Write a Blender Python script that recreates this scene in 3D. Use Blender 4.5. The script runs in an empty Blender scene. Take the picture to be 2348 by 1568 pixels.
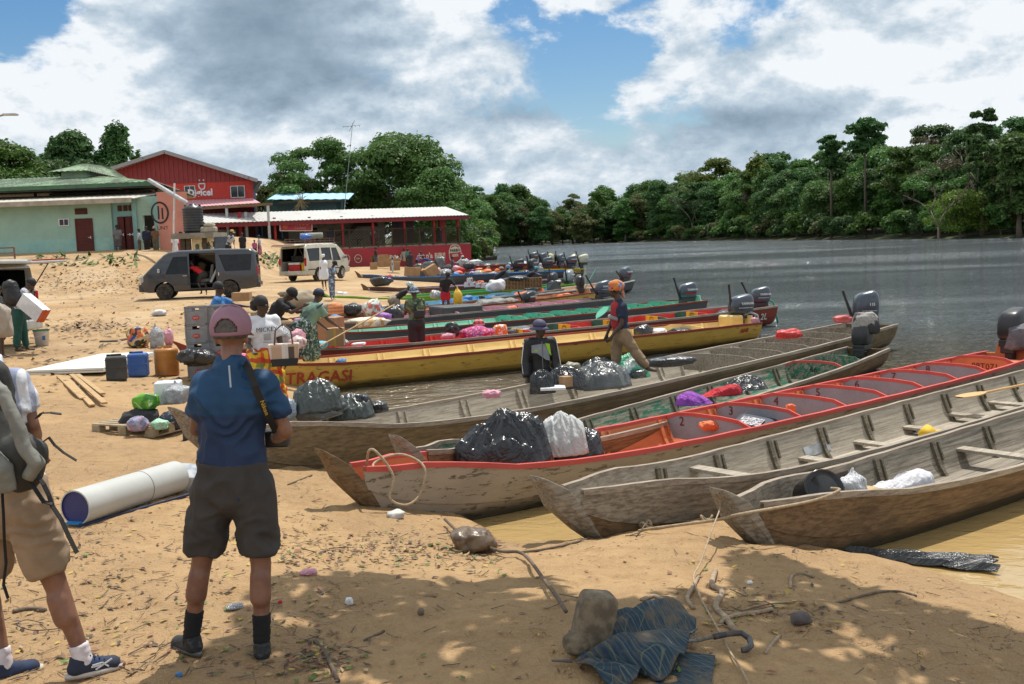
# Reconstruction of a river landing. Order: camera, light, materials, helpers, ground, boats, trees, buildings, people, vans, cargo, foreground.
import bpy,bmesh,math,random,bisect
import numpy as np
from math import sin,cos,pi,radians as R,sqrt,atan2,hypot
from mathutils import Vector as V,Matrix,noise,Euler
rnd=random.Random(7)
S=bpy.context.scene
C=S.collection
CZ=2.8;FPX=2400.0;PITCH=math.atan(234/2400);ROLL=.038
F_=V((0,cos(PITCH),-sin(PITCH)));U0=V((0,sin(PITCH),cos(PITCH)));X0=V((1,0,0))
R_=X0*cos(ROLL)-U0*sin(ROLL);U_=U0*cos(ROLL)+X0*sin(ROLL)
cd=bpy.data.cameras.new('camera');cam=bpy.data.objects.new('camera',cd);C.objects.link(cam)
cd.sensor_width=36;cd.lens=36*FPX/2347;cd.clip_end=6000;cd.clip_start=.05
m=Matrix((R_,U_,-F_)).transposed().to_4x4();m.translation=V((0,0,CZ));cam.matrix_world=m
S.camera=cam
def ray(u,v):return(F_+R_*((u-1173.5)/FPX)-U_*((v-784)/FPX))
def onz(u,v,z):
 d=ray(u,v);t=(z-CZ)/d.z;return V((d.x*t,d.y*t,z))
def at(u,v,y):
 d=ray(u,v);t=y/d.y;return V((d.x*t,y,CZ+d.z*t))
SUN_EL,SUN_AZ=67.0,22.0
sd=V((sin(R(SUN_AZ))*cos(R(SUN_EL)),cos(R(SUN_AZ))*cos(R(SUN_EL)),sin(R(SUN_EL))))
sl=bpy.data.lights.new('sun','SUN');sl.energy=4.7;sl.angle=R(.53);sl.color=(1,.95,.87)
so=bpy.data.objects.new('sun',sl);C.objects.link(so);so.rotation_euler=(-sd).to_track_quat('-Z','Y').to_euler()
S.view_settings.view_transform='Standard';S.view_settings.look='None';S.view_settings.exposure=0;S.view_settings.gamma=1
S.view_settings.use_curve_mapping=False
class NT:
 """tiny node-tree helper"""
 def __init__(s,t):s.t=t
 def n(s,ty,**k):
  o=s.t.nodes.new('ShaderNode'+ty)
  ins=k.pop('i',{})
  for a,b in k.items():setattr(o,a,b)
  for a,b in ins.items():s.put(o.inputs[a],b)
  return o
 def put(s,inp,b):
  if isinstance(b,bpy.types.NodeSocket):s.t.links.new(b,inp)
  elif isinstance(b,bpy.types.Node):s.t.links.new(b.outputs[0],inp)
  else:
   try:inp.default_value=b
   except Exception:
    inp.default_value=(*b,1)if len(b)==3 else b
 def math(s,op,a,b=0,c=0,clamp=False):
  o=s.n('Math',operation=op,use_clamp=clamp);s.put(o.inputs[0],a);s.put(o.inputs[1],b);s.put(o.inputs[2],c);return o.outputs[0]
 def vm(s,op,a,b=(0,0,0)):
  o=s.n('VectorMath',operation=op);s.put(o.inputs[0],a)
  if op=='SCALE':s.put(o.inputs['Scale'],b)
  else:s.put(o.inputs[1],b)
  return o
 def mr(s,v,a,b,c=0,d=1,smooth=True):
  o=s.n('MapRange',interpolation_type='SMOOTHSTEP' if smooth else 'LINEAR');s.put(o.inputs[0],v)
  for k,x in zip((1,2,3,4),(a,b,c,d)):s.put(o.inputs[k],x)
  return o.outputs[0]
 def mix(s,f,a,b,mode='MIX'):
  o=s.n('Mix',data_type='RGBA',blend_type=mode);s.put(o.inputs[0],f);s.put(o.inputs[6],a);s.put(o.inputs[7],b);return o.outputs[2]
 def noise(s,vec,sc,det=4,ro=.55,dist=0):
  o=s.n('TexNoise',i={'Scale':sc,'Detail':det,'Roughness':ro,'Distortion':dist})
  if vec is not None:s.put(o.inputs['Vector'],vec)
  return o.outputs[0]
W=bpy.data.worlds.new('World');S.world=W;W.use_nodes=True
w=NT(W.node_tree);W.node_tree.nodes.clear()
sky=w.n('TexSky',sky_type='NISHITA',sun_disc=False,sun_elevation=R(SUN_EL),sun_rotation=R(SUN_AZ),air_density=1.0,dust_density=.6,ozone_density=2.0)
skc=w.n('HueSaturation',i={'Color':w.vm('SCALE',sky.outputs[0],.10).outputs[0],'Saturation':1.35,'Value':1.0}).outputs[0]
tc=w.n('TexCoord').outputs['Generated']
sx=w.n('SeparateXYZ',i={0:tc})
dz=sx.outputs[2]
pv=w.n('Mapping',i={'Vector':tc,'Scale':(1,1,1.75)}).outputs[0]
pv2=w.n('Mapping',i={'Vector':tc,'Scale':(1,1,1.75),'Location':(0,0,-.03)}).outputs[0]
n1=w.noise(pv,6.5,12,.60,.1);n1b=w.noise(pv2,6.5,12,.60,.1)
n2=w.noise(pv,2.1,3,.5,0)
n3=w.noise(pv,17,9,.62,.2);n3b=w.noise(pv2,17,9,.62,.2)
def blob(u,v,r0,r1,sq=1.0):
 d0=ray(u,v).normalized()
 df=w.vm('SUBTRACT',tc,tuple(d0)).outputs[0]
 df=w.n('Mapping',i={'Vector':df,'Scale':(1,1,sq)}).outputs[0]
 ln=w.vm('LENGTH',df).outputs['Value']
 ln=w.math('ADD',ln,w.math('MULTIPLY',w.math('SUBTRACT',n1,.5),r1*.8))
 return w.mr(ln,r0,r1,1,0)
cov=w.math('ADD',w.math('MULTIPLY',n1,.55),w.math('MULTIPLY',n2,.45))
gap=w.math('ADD',w.math('MULTIPLY',blob(1375,120,.0,.075,1.15),.85),w.math('MULTIPLY',blob(40,20,.0,.07),.9))
gap=w.math('ADD',gap,w.math('ADD',w.math('MULTIPLY',blob(1180,-30,.0,.05),.8),w.math('MULTIPLY',blob(1350,250,.0,.04),.5)))
gap=w.math('ADD',gap,w.math('MULTIPLY',blob(1540,-40,.0,.13),.62))
cov=w.math('SUBTRACT',cov,w.math('MULTIPLY',gap,.22))
low=w.mr(dz,0,.12,.10,.0)
cov=w.math('ADD',w.math('ADD',cov,low),w.math('MULTIPLY',w.math('SUBTRACT',n3,.5),.16))
cm=w.mr(cov,.36,.445)
emb=w.math('ADD',w.math('MULTIPLY',w.math('SUBTRACT',n1,n1b),2.0),w.math('MULTIPLY',w.math('SUBTRACT',n3,n3b),.55))
dark=w.math('ADD',blob(610,70,.02,.17,1.5),w.math('MULTIPLY',blob(1730,285,.0,.13,2.6),.62))
dark=w.math('ADD',dark,w.math('MULTIPLY',blob(1280,330,.0,.25,3.5),.0))
big=w.mr(n2,.35,.65,-.15,.13)
emb=w.math('MULTIPLY',emb,w.math('SUBTRACT',1,w.math('MULTIPLY',dark,.65)))
lum=w.math('ADD',w.math('ADD',.93,emb),big)
lum=w.math('SUBTRACT',lum,w.math('MULTIPLY',dark,.68),clamp=True)
ramp=w.n('ValToRGB',i={0:lum})
cr=ramp.color_ramp;cr.elements[0].position=0;cr.elements[0].color=(.15,.21,.27,1);cr.elements[1].position=1;cr.elements[1].color=(.90,.94,.98,1)
for p_,c_ in((.3,(.24,.33,.42,1)),(.55,(.38,.49,.60,1)),(.78,(.58,.68,.77,1))):
 e=cr.elements.new(p_);e.color=c_
skyc=w.mix(cm,skc,ramp.outputs[0])
bg=w.n('Background',i={'Color':skyc,'Strength':1.0})
W.node_tree.links.new(bg.outputs[0],w.n('OutputWorld').inputs[0])
S.cycles.max_bounces=6;S.cycles.transparent_max_bounces=12;S.cycles.caustics_reflective=False;S.cycles.caustics_refractive=False
try:S.cycles.use_denoising=True
except Exception:pass
MATS={}
def mk(name):
 m=bpy.data.materials.new(name);m.use_nodes=True;m.node_tree.nodes.clear();return m,NT(m.node_tree)
def fin(m,t,surf):m.node_tree.links.new(surf,t.n('OutputMaterial').inputs[0]);return m
def pm(name,col,col2=None,sc=3,rough=.7,bump=0,bsc=40,metal=0,lo=.4,hi=.6,stretch=(1,1,1),coat=0,spec=.5,grime=0):
 """general painted / plain surface with a second tone"""
 if name in MATS:return MATS[name]
 m,t=mk(name)
 co=t.n('TexCoord').outputs['Object']
 if stretch!=(1,1,1):co=t.n('Mapping',i={'Vector':co,'Scale':stretch}).outputs[0]
 c=(*col,1)
 if col2 is None:col2=tuple(x*.8 for x in col)
 f=t.mr(t.noise(co,sc,6,.62),lo,hi)
 c=t.mix(f,(*col,1),(*col2,1))
 if grime:
  g=t.mr(t.noise(co,sc*.35,8,.7,.5),.5,.72,0,grime)
  c=t.mix(g,c,(.09,.065,.04,1))
 b=t.n('BsdfPrincipled',i={'Base Color':c,'Roughness':rough,'Metallic':metal})
 b.inputs['Coat Weight'].default_value=coat;b.inputs['Specular IOR Level'].default_value=spec
 if bump:
  bn=t.n('Bump',i={'Strength':bump,'Distance':.01,'Height':t.noise(co,bsc,4,.6)})
  t.put(b.inputs['Normal'],bn)
 MATS[name]=fin(m,t,b.outputs[0]);return MATS[name]
def wood(name,base,dark,paint=None,wear=.5,moss=0,lines=1.0,rough=.85,wl=0):
 """weathered planks, grain along local X; optional worn paint over it"""
 if name in MATS:return MATS[name]
 m,t=mk(name)
 co=t.n('TexCoord').outputs['Object']
 g=t.n('Mapping',i={'Vector':co,'Scale':(.5,20,20)}).outputs[0]
 grain=t.noise(g,1.8,8,.7,.25)
 blot=t.noise(t.n('Mapping',i={'Vector':co,'Scale':(.5,1.5,1.5)}).outputs[0],2.4,6,.65)
 c=t.mix(t.mr(grain,.36,.66),(*base,1),(*dark,1))
 c=t.mix(t.mr(blot,.45,.75,0,.5),c,tuple(x*.6 for x in dark)+(1,))
 fine=t.mr(t.noise(t.n('Mapping',i={'Vector':co,'Scale':(3,60,60)}).outputs[0],3,3,.5),.62,.70,0,.5*lines)
 c=t.mix(fine,c,(.03,.022,.016,1))
 if moss:c=t.mix(t.mr(t.noise(co,1.6,6,.7),.52,.68,0,moss),c,(.06,.075,.03,1))
 if paint:
  chip=t.noise(t.n('Mapping',i={'Vector':co,'Scale':(1.1,6,6)}).outputs[0],2.6,9,.74,.3)
  k=t.mr(chip,1-wear-.03,1-wear+.03)
  pc=t.mix(t.mr(blot,.4,.7,0,.35),(*paint,1),tuple(x*.55 for x in paint)+(1,))
  c=t.mix(k,pc,c)
 if wl:
  hh=t.math('ADD',t.n('SeparateXYZ',i={0:co}).outputs[2],t.math('MULTIPLY',t.math('SUBTRACT',blot,.5),.25))
  c=t.mix(t.mr(hh,.06,.19,.85,0),c,(.028,.026,.014,1))
 b=t.n('BsdfPrincipled',i={'Base Color':c,'Roughness':rough});b.inputs['Specular IOR Level'].default_value=.3
 bn=t.n('Bump',i={'Strength':.45,'Distance':.012,'Height':t.math('ADD',grain,t.math('MULTIPLY',fine,-.6))})
 t.put(b.inputs['Normal'],bn)
 MATS[name]=fin(m,t,b.outputs[0]);return MATS[name]
def leafmat(name,c1,c2,tr=.35):
 if name in MATS:return MATS[name]
 m,t=mk(name)
 co=t.n('TexCoord').outputs['Object'];oi=t.n('ObjectInfo').outputs['Random']
 f=t.mr(t.noise(co,.55,5,.7),.35,.65)
 c=t.mix(f,(*c1,1),(*c2,1))
 f2=t.n('TexWhiteNoise',noise_dimensions='3D',i={0:t.n('NewGeometry').outputs['True Normal']}).outputs[0]
 c=t.mix(t.math('MULTIPLY',f2,.45),c,tuple(x*.45 for x in c1)+(1,))
 h=t.n('HueSaturation',i={'Color':c,'Hue':t.mr(oi,0,1,.485,.515,False),'Value':t.mr(oi,0,1,.75,1.25,False)}).outputs[0]
 d=t.n('BsdfPrincipled',i={'Base Color':h,'Roughness':.55});d.inputs['Specular IOR Level'].default_value=.35
 tl=t.n('BsdfTranslucent',i={0:h})
 mx=t.n('MixShader',i={0:tr,1:d.outputs[0],2:tl.outputs[0]})
 MATS[name]=fin(m,t,mx.outputs[0]);return MATS[name]
def bagmat(name,col,col2=None,rough=.25,bsc=9,bump=.6,sc=3,lo=.4,hi=.6,tra=0):
 """thin crinkled plastic"""
 if name in MATS:return MATS[name]
 m,t=mk(name)
 co=t.n('TexCoord').outputs['Object']
 rg=lambda k:t.math('POWER',t.math('ABSOLUTE',t.math('SUBTRACT',t.noise(co,bsc*k,2,.5,1.5),.5)),.6)
 r_=t.math('ADD',rg(.6),t.math('MULTIPLY',rg(1.7),.45))
 c=t.mix(t.mr(t.noise(co,sc,4,.6),lo,hi),(*col,1),(*(col2 or tuple(x*.7 for x in col)),1))
 b=t.n('BsdfPrincipled',i={'Base Color':c,'Roughness':rough});b.inputs['Specular IOR Level'].default_value=.6
 bn=t.n('Bump',i={'Strength':bump,'Distance':.045,'Height':r_});t.put(b.inputs['Normal'],bn)
 MATS[name]=fin(m,t,b.outputs[0]);return MATS[name]
def checks(name,cols,sc=9,rough=.85,wob=.05):
 """woven check / printed cloth in several colours"""
 if name in MATS:return MATS[name]
 m,t=mk(name)
 co=t.n('TexCoord').outputs['Object']
 co=t.vm('ADD',co,t.vm('SCALE',t.n('TexNoise',i={'Scale':3,'Vector':co}).outputs[1],wob).outputs[0]).outputs[0]
 s=t.n('SeparateXYZ',i={0:co})
 c=(*cols[0],1)
 for k,cc in enumerate(cols[1:]):
  ax=s.outputs[0]if k%2==0 else s.outputs[2]
  if k>=2:ax=t.math('ADD',ax,t.math('MULTIPLY',s.outputs[1],.7))
  wv=t.math('SINE',t.math('ADD',t.math('MULTIPLY',ax,sc*6.28*(1+.37*(k//2))),k*1.3))
  c=t.mix(t.mr(wv,.25,.45,0,.85),c,(*cc,1))
 b=t.n('BsdfPrincipled',i={'Base Color':c,'Roughness':rough})
 bn=t.n('Bump',i={'Strength':.3,'Distance':.01,'Height':t.noise(co,30,3)});t.put(b.inputs['Normal'],bn)
 MATS[name]=fin(m,t,b.outputs[0]);return MATS[name]
def spots(name,cols,sc=8,rough=.8):
 """camouflage / floral / printed blotches"""
 if name in MATS:return MATS[name]
 m,t=mk(name)
 co=t.n('TexCoord').outputs['Object']
 c=(*cols[0],1)
 for k,cc in enumerate(cols[1:]):
  nn=t.noise(t.vm('ADD',co,(k*7.1,k*3.3,k)).outputs[0],sc*(1+.25*k),3,.55,.8)
  c=t.mix(t.mr(nn,.52,.55),c,(*cc,1))
 b=t.n('BsdfPrincipled',i={'Base Color':c,'Roughness':rough})
 MATS[name]=fin(m,t,b.outputs[0]);return MATS[name]
def link(o,parent=None):
 C.objects.link(o)
 if parent is not None:o.parent=parent
 return o
def tag(o,label=None,cat=None,group=None,kind=None):
 if label:o['label']=label
 if cat:o['category']=cat
 if group:o['group']=group
 if kind:o['kind']=kind
 return o
def empty(name,loc=(0,0,0),rz=0,label=None,cat=None,group=None):
 o=bpy.data.objects.new(name,None);o.empty_display_size=.2;C.objects.link(o);o.location=loc
 o.rotation_euler=(0,0,rz);return tag(o,label,cat,group)
class MB:
 def __init__(s):s.v=[];s.f=[];s.m=[]
 def add(s,vs,fs,mi=0,M=None):
  b=len(s.v)
  s.v+=[tuple(M@V(p))if M is not None else tuple(p)for p in vs]
  s.f+=[tuple(b+i for i in f)for f in fs];s.m+=[mi]*len(fs);return s
 def box(s,c,d,mi=0,rot=None,M=None,taper=1.0):
  x,y,z=d[0]/2,d[1]/2,d[2]/2
  vs=[V((a*x*(taper if e>0 else 1),b_*y*(taper if e>0 else 1),e*z))for e in(-1,1)for b_ in(-1,1)for a in(-1,1)]
  Q=Matrix.Translation(c)@(Euler(rot).to_matrix().to_4x4()if rot else Matrix.Identity(4))
  if M is not None:Q=M@Q
  return s.add(vs,[(0,2,3,1),(4,5,7,6),(0,1,5,4),(2,6,7,3),(0,4,6,2),(1,3,7,5)],mi,Q)
 def bar(s,a,b,w_,h=None,mi=0,up=(0,0,1)):
  a,b=V(a),V(b);d=b-a;L=d.length
  if L<1e-6:return s
  x=d/L;u=V(up);y=u.cross(x)
  if y.length<1e-4:y=V((0,1,0)).cross(x)
  y.normalize();z=x.cross(y)
  M=Matrix((x,y,z)).transposed().to_4x4();M.translation=(a+b)/2
  return s.box((0,0,0),(L,w_,h or w_),mi,M=M)
 def tube(s,pts,r,n=8,mi=0,cap=True,sq=1.0):
  pts=[V(p)for p in pts];rr=r if isinstance(r,(list,tuple))else[r]*len(pts)
  vs=[];prev=None
  for i,p in enumerate(pts):
   t=(pts[min(i+1,len(pts)-1)]-pts[max(i-1,0)])
   if t.length<1e-9:t=V((0,0,1))
   t.normalize()
   a=prev if prev is not None else(V((0,0,1))if abs(t.z)<.9 else V((1,0,0)))
   e1=(a-t*a.dot(t));e1.normalize();prev=e1;e2=t.cross(e1)
   for k in range(n):
    an=2*pi*k/n;vs.append(p+e1*cos(an)*rr[i]*sq+e2*sin(an)*rr[i])
  fs=[(i*n+k,i*n+(k+1)%n,(i+1)*n+(k+1)%n,(i+1)*n+k)for i in range(len(pts)-1)for k in range(n)]
  if cap:fs+=[tuple(range(n))[::-1],tuple((len(pts)-1)*n+k for k in range(n))]
  return s.add(vs,fs,mi)
 def lathe(s,prof,n=16,mi=0,M=None,cap=True):
  vs=[(r*cos(2*pi*k/n),r*sin(2*pi*k/n),z)for r,z in prof for k in range(n)]
  fs=[(i*n+k,i*n+(k+1)%n,(i+1)*n+(k+1)%n,(i+1)*n+k)for i in range(len(prof)-1)for k in range(n)]
  if cap:fs+=[tuple(range(n))[::-1],tuple((len(prof)-1)*n+k for k in range(n))]
  return s.add(vs,fs,mi,M)
 def ell(s,c,r,M=None,n=12,mi=0):
  vs=[];fs=[];h=n//2+1
  for i in range(1,h):
   for k in range(n):vs.append((r[0]*sin(pi*i/h)*cos(2*pi*k/n),r[1]*sin(pi*i/h)*sin(2*pi*k/n),r[2]*cos(pi*i/h)))
  for i in range(h-2):
   for k in range(n):fs.append((i*n+k,(i+1)*n+k,(i+1)*n+(k+1)%n,i*n+(k+1)%n))
  b=len(vs);vs+=[(0,0,r[2]),(0,0,-r[2])]
  for k in range(n):fs+=[(b,k,(k+1)%n),(b+1,(h-2)*n+(k+1)%n,(h-2)*n+k)]
  Q=Matrix.Translation(c)
  if M is not None:Q=Q@M.to_4x4()
  return s.add(vs,fs,mi,Q)
 def prism(s,poly,a,b,axis=1,mi=0,M=None):
  """polygon in two axes extruded along the third from a to b"""
  def P(p,t):return(p[0],t,p[1])if axis==1 else((p[0],p[1],t)if axis==2 else(t,p[0],p[1]))
  n=len(poly);vs=[P(p,a)for p in poly]+[P(p,b)for p in poly]
  fs=[tuple(range(n)),tuple(range(2*n-1,n-1,-1))]+[(i,n+i,n+(i+1)%n,(i+1)%n)for i in range(n)]
  return s.add(vs,fs,mi,M)
 def mesh(s,name,mats,smooth=False,norm=True):
  me=bpy.data.meshes.new(name);me.from_pydata(s.v,[],s.f)
  for m_ in(mats if isinstance(mats,(list,tuple))else[mats]):me.materials.append(m_)
  me.polygons.foreach_set('material_index',s.m)
  if norm:
   bm=bmesh.new();bm.from_mesh(me);bmesh.ops.recalc_face_normals(bm,faces=bm.faces);bm.to_mesh(me);bm.free()
  if smooth:me.polygons.foreach_set('use_smooth',[True]*len(me.polygons))
  me.update();return me
 def obj(s,name,mats,parent=None,smooth=False,loc=None,bevel=0,seg=2):
  o=bpy.data.objects.new(name,s.mesh(name,mats,smooth));link(o,parent)
  if loc is not None:o.location=loc
  if bevel:bev(o,bevel,seg)
  return o
def bev(o,w_,seg=2):
 b=o.modifiers.new('bevel','BEVEL');b.width=w_;b.segments=seg;b.limit_method='ANGLE';b.angle_limit=R(35);return o
def bake(o):
 """apply all modifiers, keep the object"""
 dg=bpy.context.evaluated_depsgraph_get();dg.update()
 me=bpy.data.meshes.new_from_object(o.evaluated_get(dg));o.modifiers.clear();o.data=me;return o
def text(name,s,size,mat,parent,M,ext=.003,align='CENTER',bold=0,sx=1.0):
 cu=bpy.data.curves.new(name,'FONT');cu.body=s;cu.size=size;cu.extrude=ext;cu.align_x=align;cu.align_y='CENTER';cu.offset=bold
 cu.resolution_u=2
 t=bpy.data.objects.new('t',cu);C.objects.link(t)
 dg=bpy.context.evaluated_depsgraph_get()
 me=bpy.data.meshes.new_from_object(t.evaluated_get(dg));bpy.data.objects.remove(t)
 me.transform(Matrix.Diagonal((sx,1,1,1)))
 me.materials.clear();me.materials.append(mat)
 o=bpy.data.objects.new(name,me);link(o,parent);o.matrix_local=M;return o
def frame(o,x,y):
 """matrix with local x, y directions (text plane) at o"""
 x=V(x).normalized();z=x.cross(V(y)).normalized();y=z.cross(x)
 M=Matrix((x,y,z)).transposed().to_4x4();M.translation=V(o);return M
def copy_tree(o,parent=None):
 c=o.copy();C.objects.link(c);c.parent=parent
 for ch in o.children:copy_tree(ch,c)
 return c
def sstep(a,b,x):
 t=np.clip((x-a)/(b-a),0,1);return t*t*(3-2*t)
_sh=[(2347+500,1560),(2347,1385),(2150,1330),(1990,1290),(1875,1266),(1800,1240),(1700,1216),(1600,1204),(1530,1208),(1480,1220),(1400,1237),(1300,1254),(1200,1262),(1150,1250),(1120,1215),(1060,1185),(980,1150),(880,1060),(790,990),(725,915),(750,860),(900,775),(1030,710),(1060,660),(1079,628),(1087,606),(1108,588),(1140,567),(1300,558.5),(1450,555),(1600,552),(1800,551),(2000,549),(2200,547),(2347,545)]
SHORE=[onz(u,v,0).xy for u,v in _sh]+[V((170,120)),V((300,60)),V((900,-60))]
LAND=[tuple(p)for p in SHORE]+[(2500,2500),(-2500,2500),(-2500,-600),(900,-600),(60,-20),(9,-2)]
LAND=[(p[0],p[1])for p in LAND]
n_s=len(SHORE)
NEAR_END=tuple(SHORE[0])
def _inside(px,py,poly):
 ins=np.zeros(px.shape,bool);j=len(poly)-1
 for i in range(len(poly)):
  xi,yi=poly[i];xj,yj=poly[j]
  c=((yi>py)!=(yj>py))&(px<(xj-xi)*(py-yi)/((yj-yi)if yj!=yi else 1e-9)+xi)
  ins^=c;j=i
 return ins
POLY=[(60,-60),(14,-3)]+[tuple(p)for p in SHORE]+[(2500,-60),(2500,2500),(-2500,2500),(-2500,-60)]
EDGE=[(60,-60),(14,-3)]+[tuple(p)for p in SHORE]
def sdist(px,py):
 d=np.full(px.shape,1e9)
 for(ax,ay),(bx,by)in zip(EDGE[:-1],EDGE[1:]):
  ex,ey=bx-ax,by-ay;t=np.clip(((px-ax)*ex+(py-ay)*ey)/(ex*ex+ey*ey+1e-12),0,1)
  d=np.minimum(d,np.hypot(px-ax-t*ex,py-ay-t*ey))
 return np.where(_inside(px,py,POLY),d,-d)
def gza(x,y):
 x=np.asarray(x,float);y=np.asarray(y,float)
 s=sdist(x,y)
 z=np.where(s>0,.10*(1-np.exp(-np.maximum(s,0)/.12))+.62*(1-np.exp(-np.maximum(s,0)/2.6)),np.maximum(-2,s*.5))
 near=sstep(140,90,y)
 z=z+np.where(s>0,1,0)*near*(2.0*sstep(44,58,y)*sstep(-13,-19,x)+.35*sstep(25,42,y)*sstep(-5,-12,x)+.8*sstep(58,78,y)*sstep(-14,-22,x))
 z=z+np.where(s>6,np.minimum((s-6)*.06,6)*sstep(110,180,y),0)
 return z
def gz(x,y):
 i=min(max(bisect.bisect_right(GXL,x)-1,0),len(GXL)-2);j=min(max(bisect.bisect_right(GYL,y)-1,0),len(GYL)-2)
 a=(x-GXL[i])/(GXL[i+1]-GXL[i]);b=(y-GYL[j])/(GYL[j+1]-GYL[j]);r0,r1=GZL[j],GZL[j+1]
 return(r0[i]*(1-a)+r0[i+1]*a)*(1-b)+(r1[i]*(1-a)+r1[i+1]*a)*b
def G(u,v):
 """ground point under a picture point"""
 d=ray(u,v);t=2.0;prev=t
 while t<700:
  p=d*t
  if CZ+p.z<=max(gz(p.x,p.y),0):break
  prev=t;t*=1.03
 a,b=prev,t
 for _ in range(22):
  q=(a+b)/2;p=d*q
  if CZ+p.z<=max(gz(p.x,p.y),0):b=q
  else:a=q
 p=d*b;return V((p.x,p.y,max(gz(p.x,p.y),0)))
def axis(lo,hi,fine,step,grow):
 a=list(np.arange(fine[0],fine[1],step));s=step;x=a[-1]
 while x<hi:s*=grow;x+=s;a.append(x)
 s=step;x=a[0];pre=[]
 while x>lo:s*=grow;x-=s;pre.append(x)
 return np.array(pre[::-1]+a)
gx=axis(-2400,2400,(-4.2,5.2),.045,1.035);gy=axis(-50,2400,(4.2,11.5),.045,1.028)
GX,GY=np.meshgrid(gx,gy)
GZ=gza(GX,GY)
amp=np.clip(1-(GY-15)/60,.25,1)*np.where(np.abs(GX)<60,1,.3)
SD=sdist(GX,GY)
nz=np.array([noise.fractal(V((a*.9,b*.9,0)),1.0,2.0,4)*.05+(noise.fractal(V((a*5,b*5,3)),.9,2.1,3)*.02-.05*max(0,.55-noise.voronoi(V((a*2.6+.4*noise.noise(V((a,b,1))),b*3.2,0)))[0][0]*2.2)if b<16 and-8<a<9 else 0)for a,b in zip(GX.ravel(),GY.ravel())]).reshape(GX.shape)
GZ=GZ+nz*amp*np.clip(np.abs(SD)*2+.25,0,1)
GXL,GYL,GZL=gx.tolist(),gy.tolist(),GZ.tolist()
ny,nx=GX.shape
idx=np.arange(ny*nx).reshape(ny,nx)
faces=np.stack([idx[:-1,:-1],idx[:-1,1:],idx[1:,1:],idx[1:,:-1]],-1).reshape(-1,4)
def npmesh(name,co,fc,mats,smooth=True):
 me=bpy.data.meshes.new(name);k=fc.shape[1]
 me.vertices.add(len(co));me.vertices.foreach_set('co',np.ascontiguousarray(co,dtype=np.float32).ravel())
 me.loops.add(fc.size);me.loops.foreach_set('vertex_index',fc.astype(np.int32).ravel())
 me.polygons.add(len(fc));me.polygons.foreach_set('loop_start',np.arange(0,fc.size,k,dtype=np.int32))
 me.polygons.foreach_set('use_smooth',np.full(len(fc),smooth))
 me.update(calc_edges=True)
 for m_ in(mats if isinstance(mats,(list,tuple))else[mats]):me.materials.append(m_)
 return me
m_,t=mk('sand ground')
co=t.n('TexCoord').outputs['Object'];sp=t.n('SeparateXYZ',i={0:co})
f1=t.noise(co,.55,8,.65);f2=t.noise(co,7,6,.7);f3=t.noise(co,60,4,.6)
c=t.mix(t.mr(f1,.36,.64),(.43,.28,.14,1),(.31,.20,.105,1))
c=t.mix(t.mr(f2,.42,.72,0,.7),c,(.27,.155,.07,1))
c=t.mix(t.mr(f3,.3,.8,0,.45),c,(.50,.34,.18,1))
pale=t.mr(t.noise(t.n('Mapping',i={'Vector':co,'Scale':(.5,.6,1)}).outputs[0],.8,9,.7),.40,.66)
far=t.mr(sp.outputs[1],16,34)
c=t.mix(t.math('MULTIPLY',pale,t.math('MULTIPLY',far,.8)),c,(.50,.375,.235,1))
litter=t.mr(t.noise(co,3.2,10,.8,.4),.60,.68,0,.55)
c=t.mix(t.math('MULTIPLY',litter,t.mr(sp.outputs[1],30,60,1,.4)),c,(.16,.10,.06,1))
cr_=t.n('TexVoronoi',feature='DISTANCE_TO_EDGE',i={'Vector':t.vm('ADD',co,t.vm('SCALE',t.n('TexNoise',i={'Scale':4,'Detail':5,'Vector':co}).outputs[1],.5).outputs[0]).outputs[0],'Scale':3.2}).outputs[0]
crk=t.math('MULTIPLY',t.mr(cr_,.0,.007,1,0),t.mr(f1,.50,.60))
c=t.mix(t.math('MULTIPLY',crk,.75),c,(.10,.06,.03,1))
wet=t.mr(sp.outputs[2],.03,.14,.62,0)
c=t.mix(wet,c,(.20,.115,.045,1))
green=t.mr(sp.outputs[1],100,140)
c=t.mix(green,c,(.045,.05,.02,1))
b=t.n('BsdfPrincipled',i={'Base Color':c,'Roughness':t.mr(sp.outputs[2],.02,.10,.35,.92)});b.inputs['Specular IOR Level'].default_value=.25
hgt=t.math('ADD',t.math('ADD',f2,t.math('MULTIPLY',f3,.35)),t.math('MULTIPLY',crk,-.7))
t.put(b.inputs['Normal'],t.n('Bump',i={'Strength':.9,'Distance':.045,'Height':hgt}))
fin(m_,t,b.outputs[0])
g=bpy.data.objects.new('ground',npmesh('ground',np.stack([GX,GY,GZ],-1).reshape(-1,3),faces,m_));link(g);tag(g,kind='structure')
m_,t=mk('river water')
co=t.n('TexCoord').outputs['Object'];sp=t.n('SeparateXYZ',i={0:co})
dist=t.vm('LENGTH',co).outputs['Value']
mp=t.n('Mapping',i={'Vector':co,'Scale':(.75,1.3,1),'Rotation':(0,0,.35)}).outputs[0]
h1=t.noise(mp,1.1,4,.6,.8);h2=t.noise(mp,4.5,3,.6,.3);h3=t.noise(mp,.16,3,.5)
wind=t.mr(t.noise(t.n('Mapping',i={'Vector':co,'Scale':(.30,1.1,1),'Rotation':(0,0,.1)}).outputs[0],.055,5,.6,.4),.38,.62,.35,1.25)
calm=t.mr(dist,12,24,.05,1)
h=t.math('ADD',t.math('MULTIPLY',h1,1.0),t.math('MULTIPLY',h2,.55))
h=t.math('MULTIPLY',t.math('MULTIPLY',h,wind),calm)
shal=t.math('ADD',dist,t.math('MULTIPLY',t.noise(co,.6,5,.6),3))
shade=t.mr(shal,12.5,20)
c=t.mix(shade,(.40,.275,.115,1),(.14,.10,.05,1))
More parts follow.
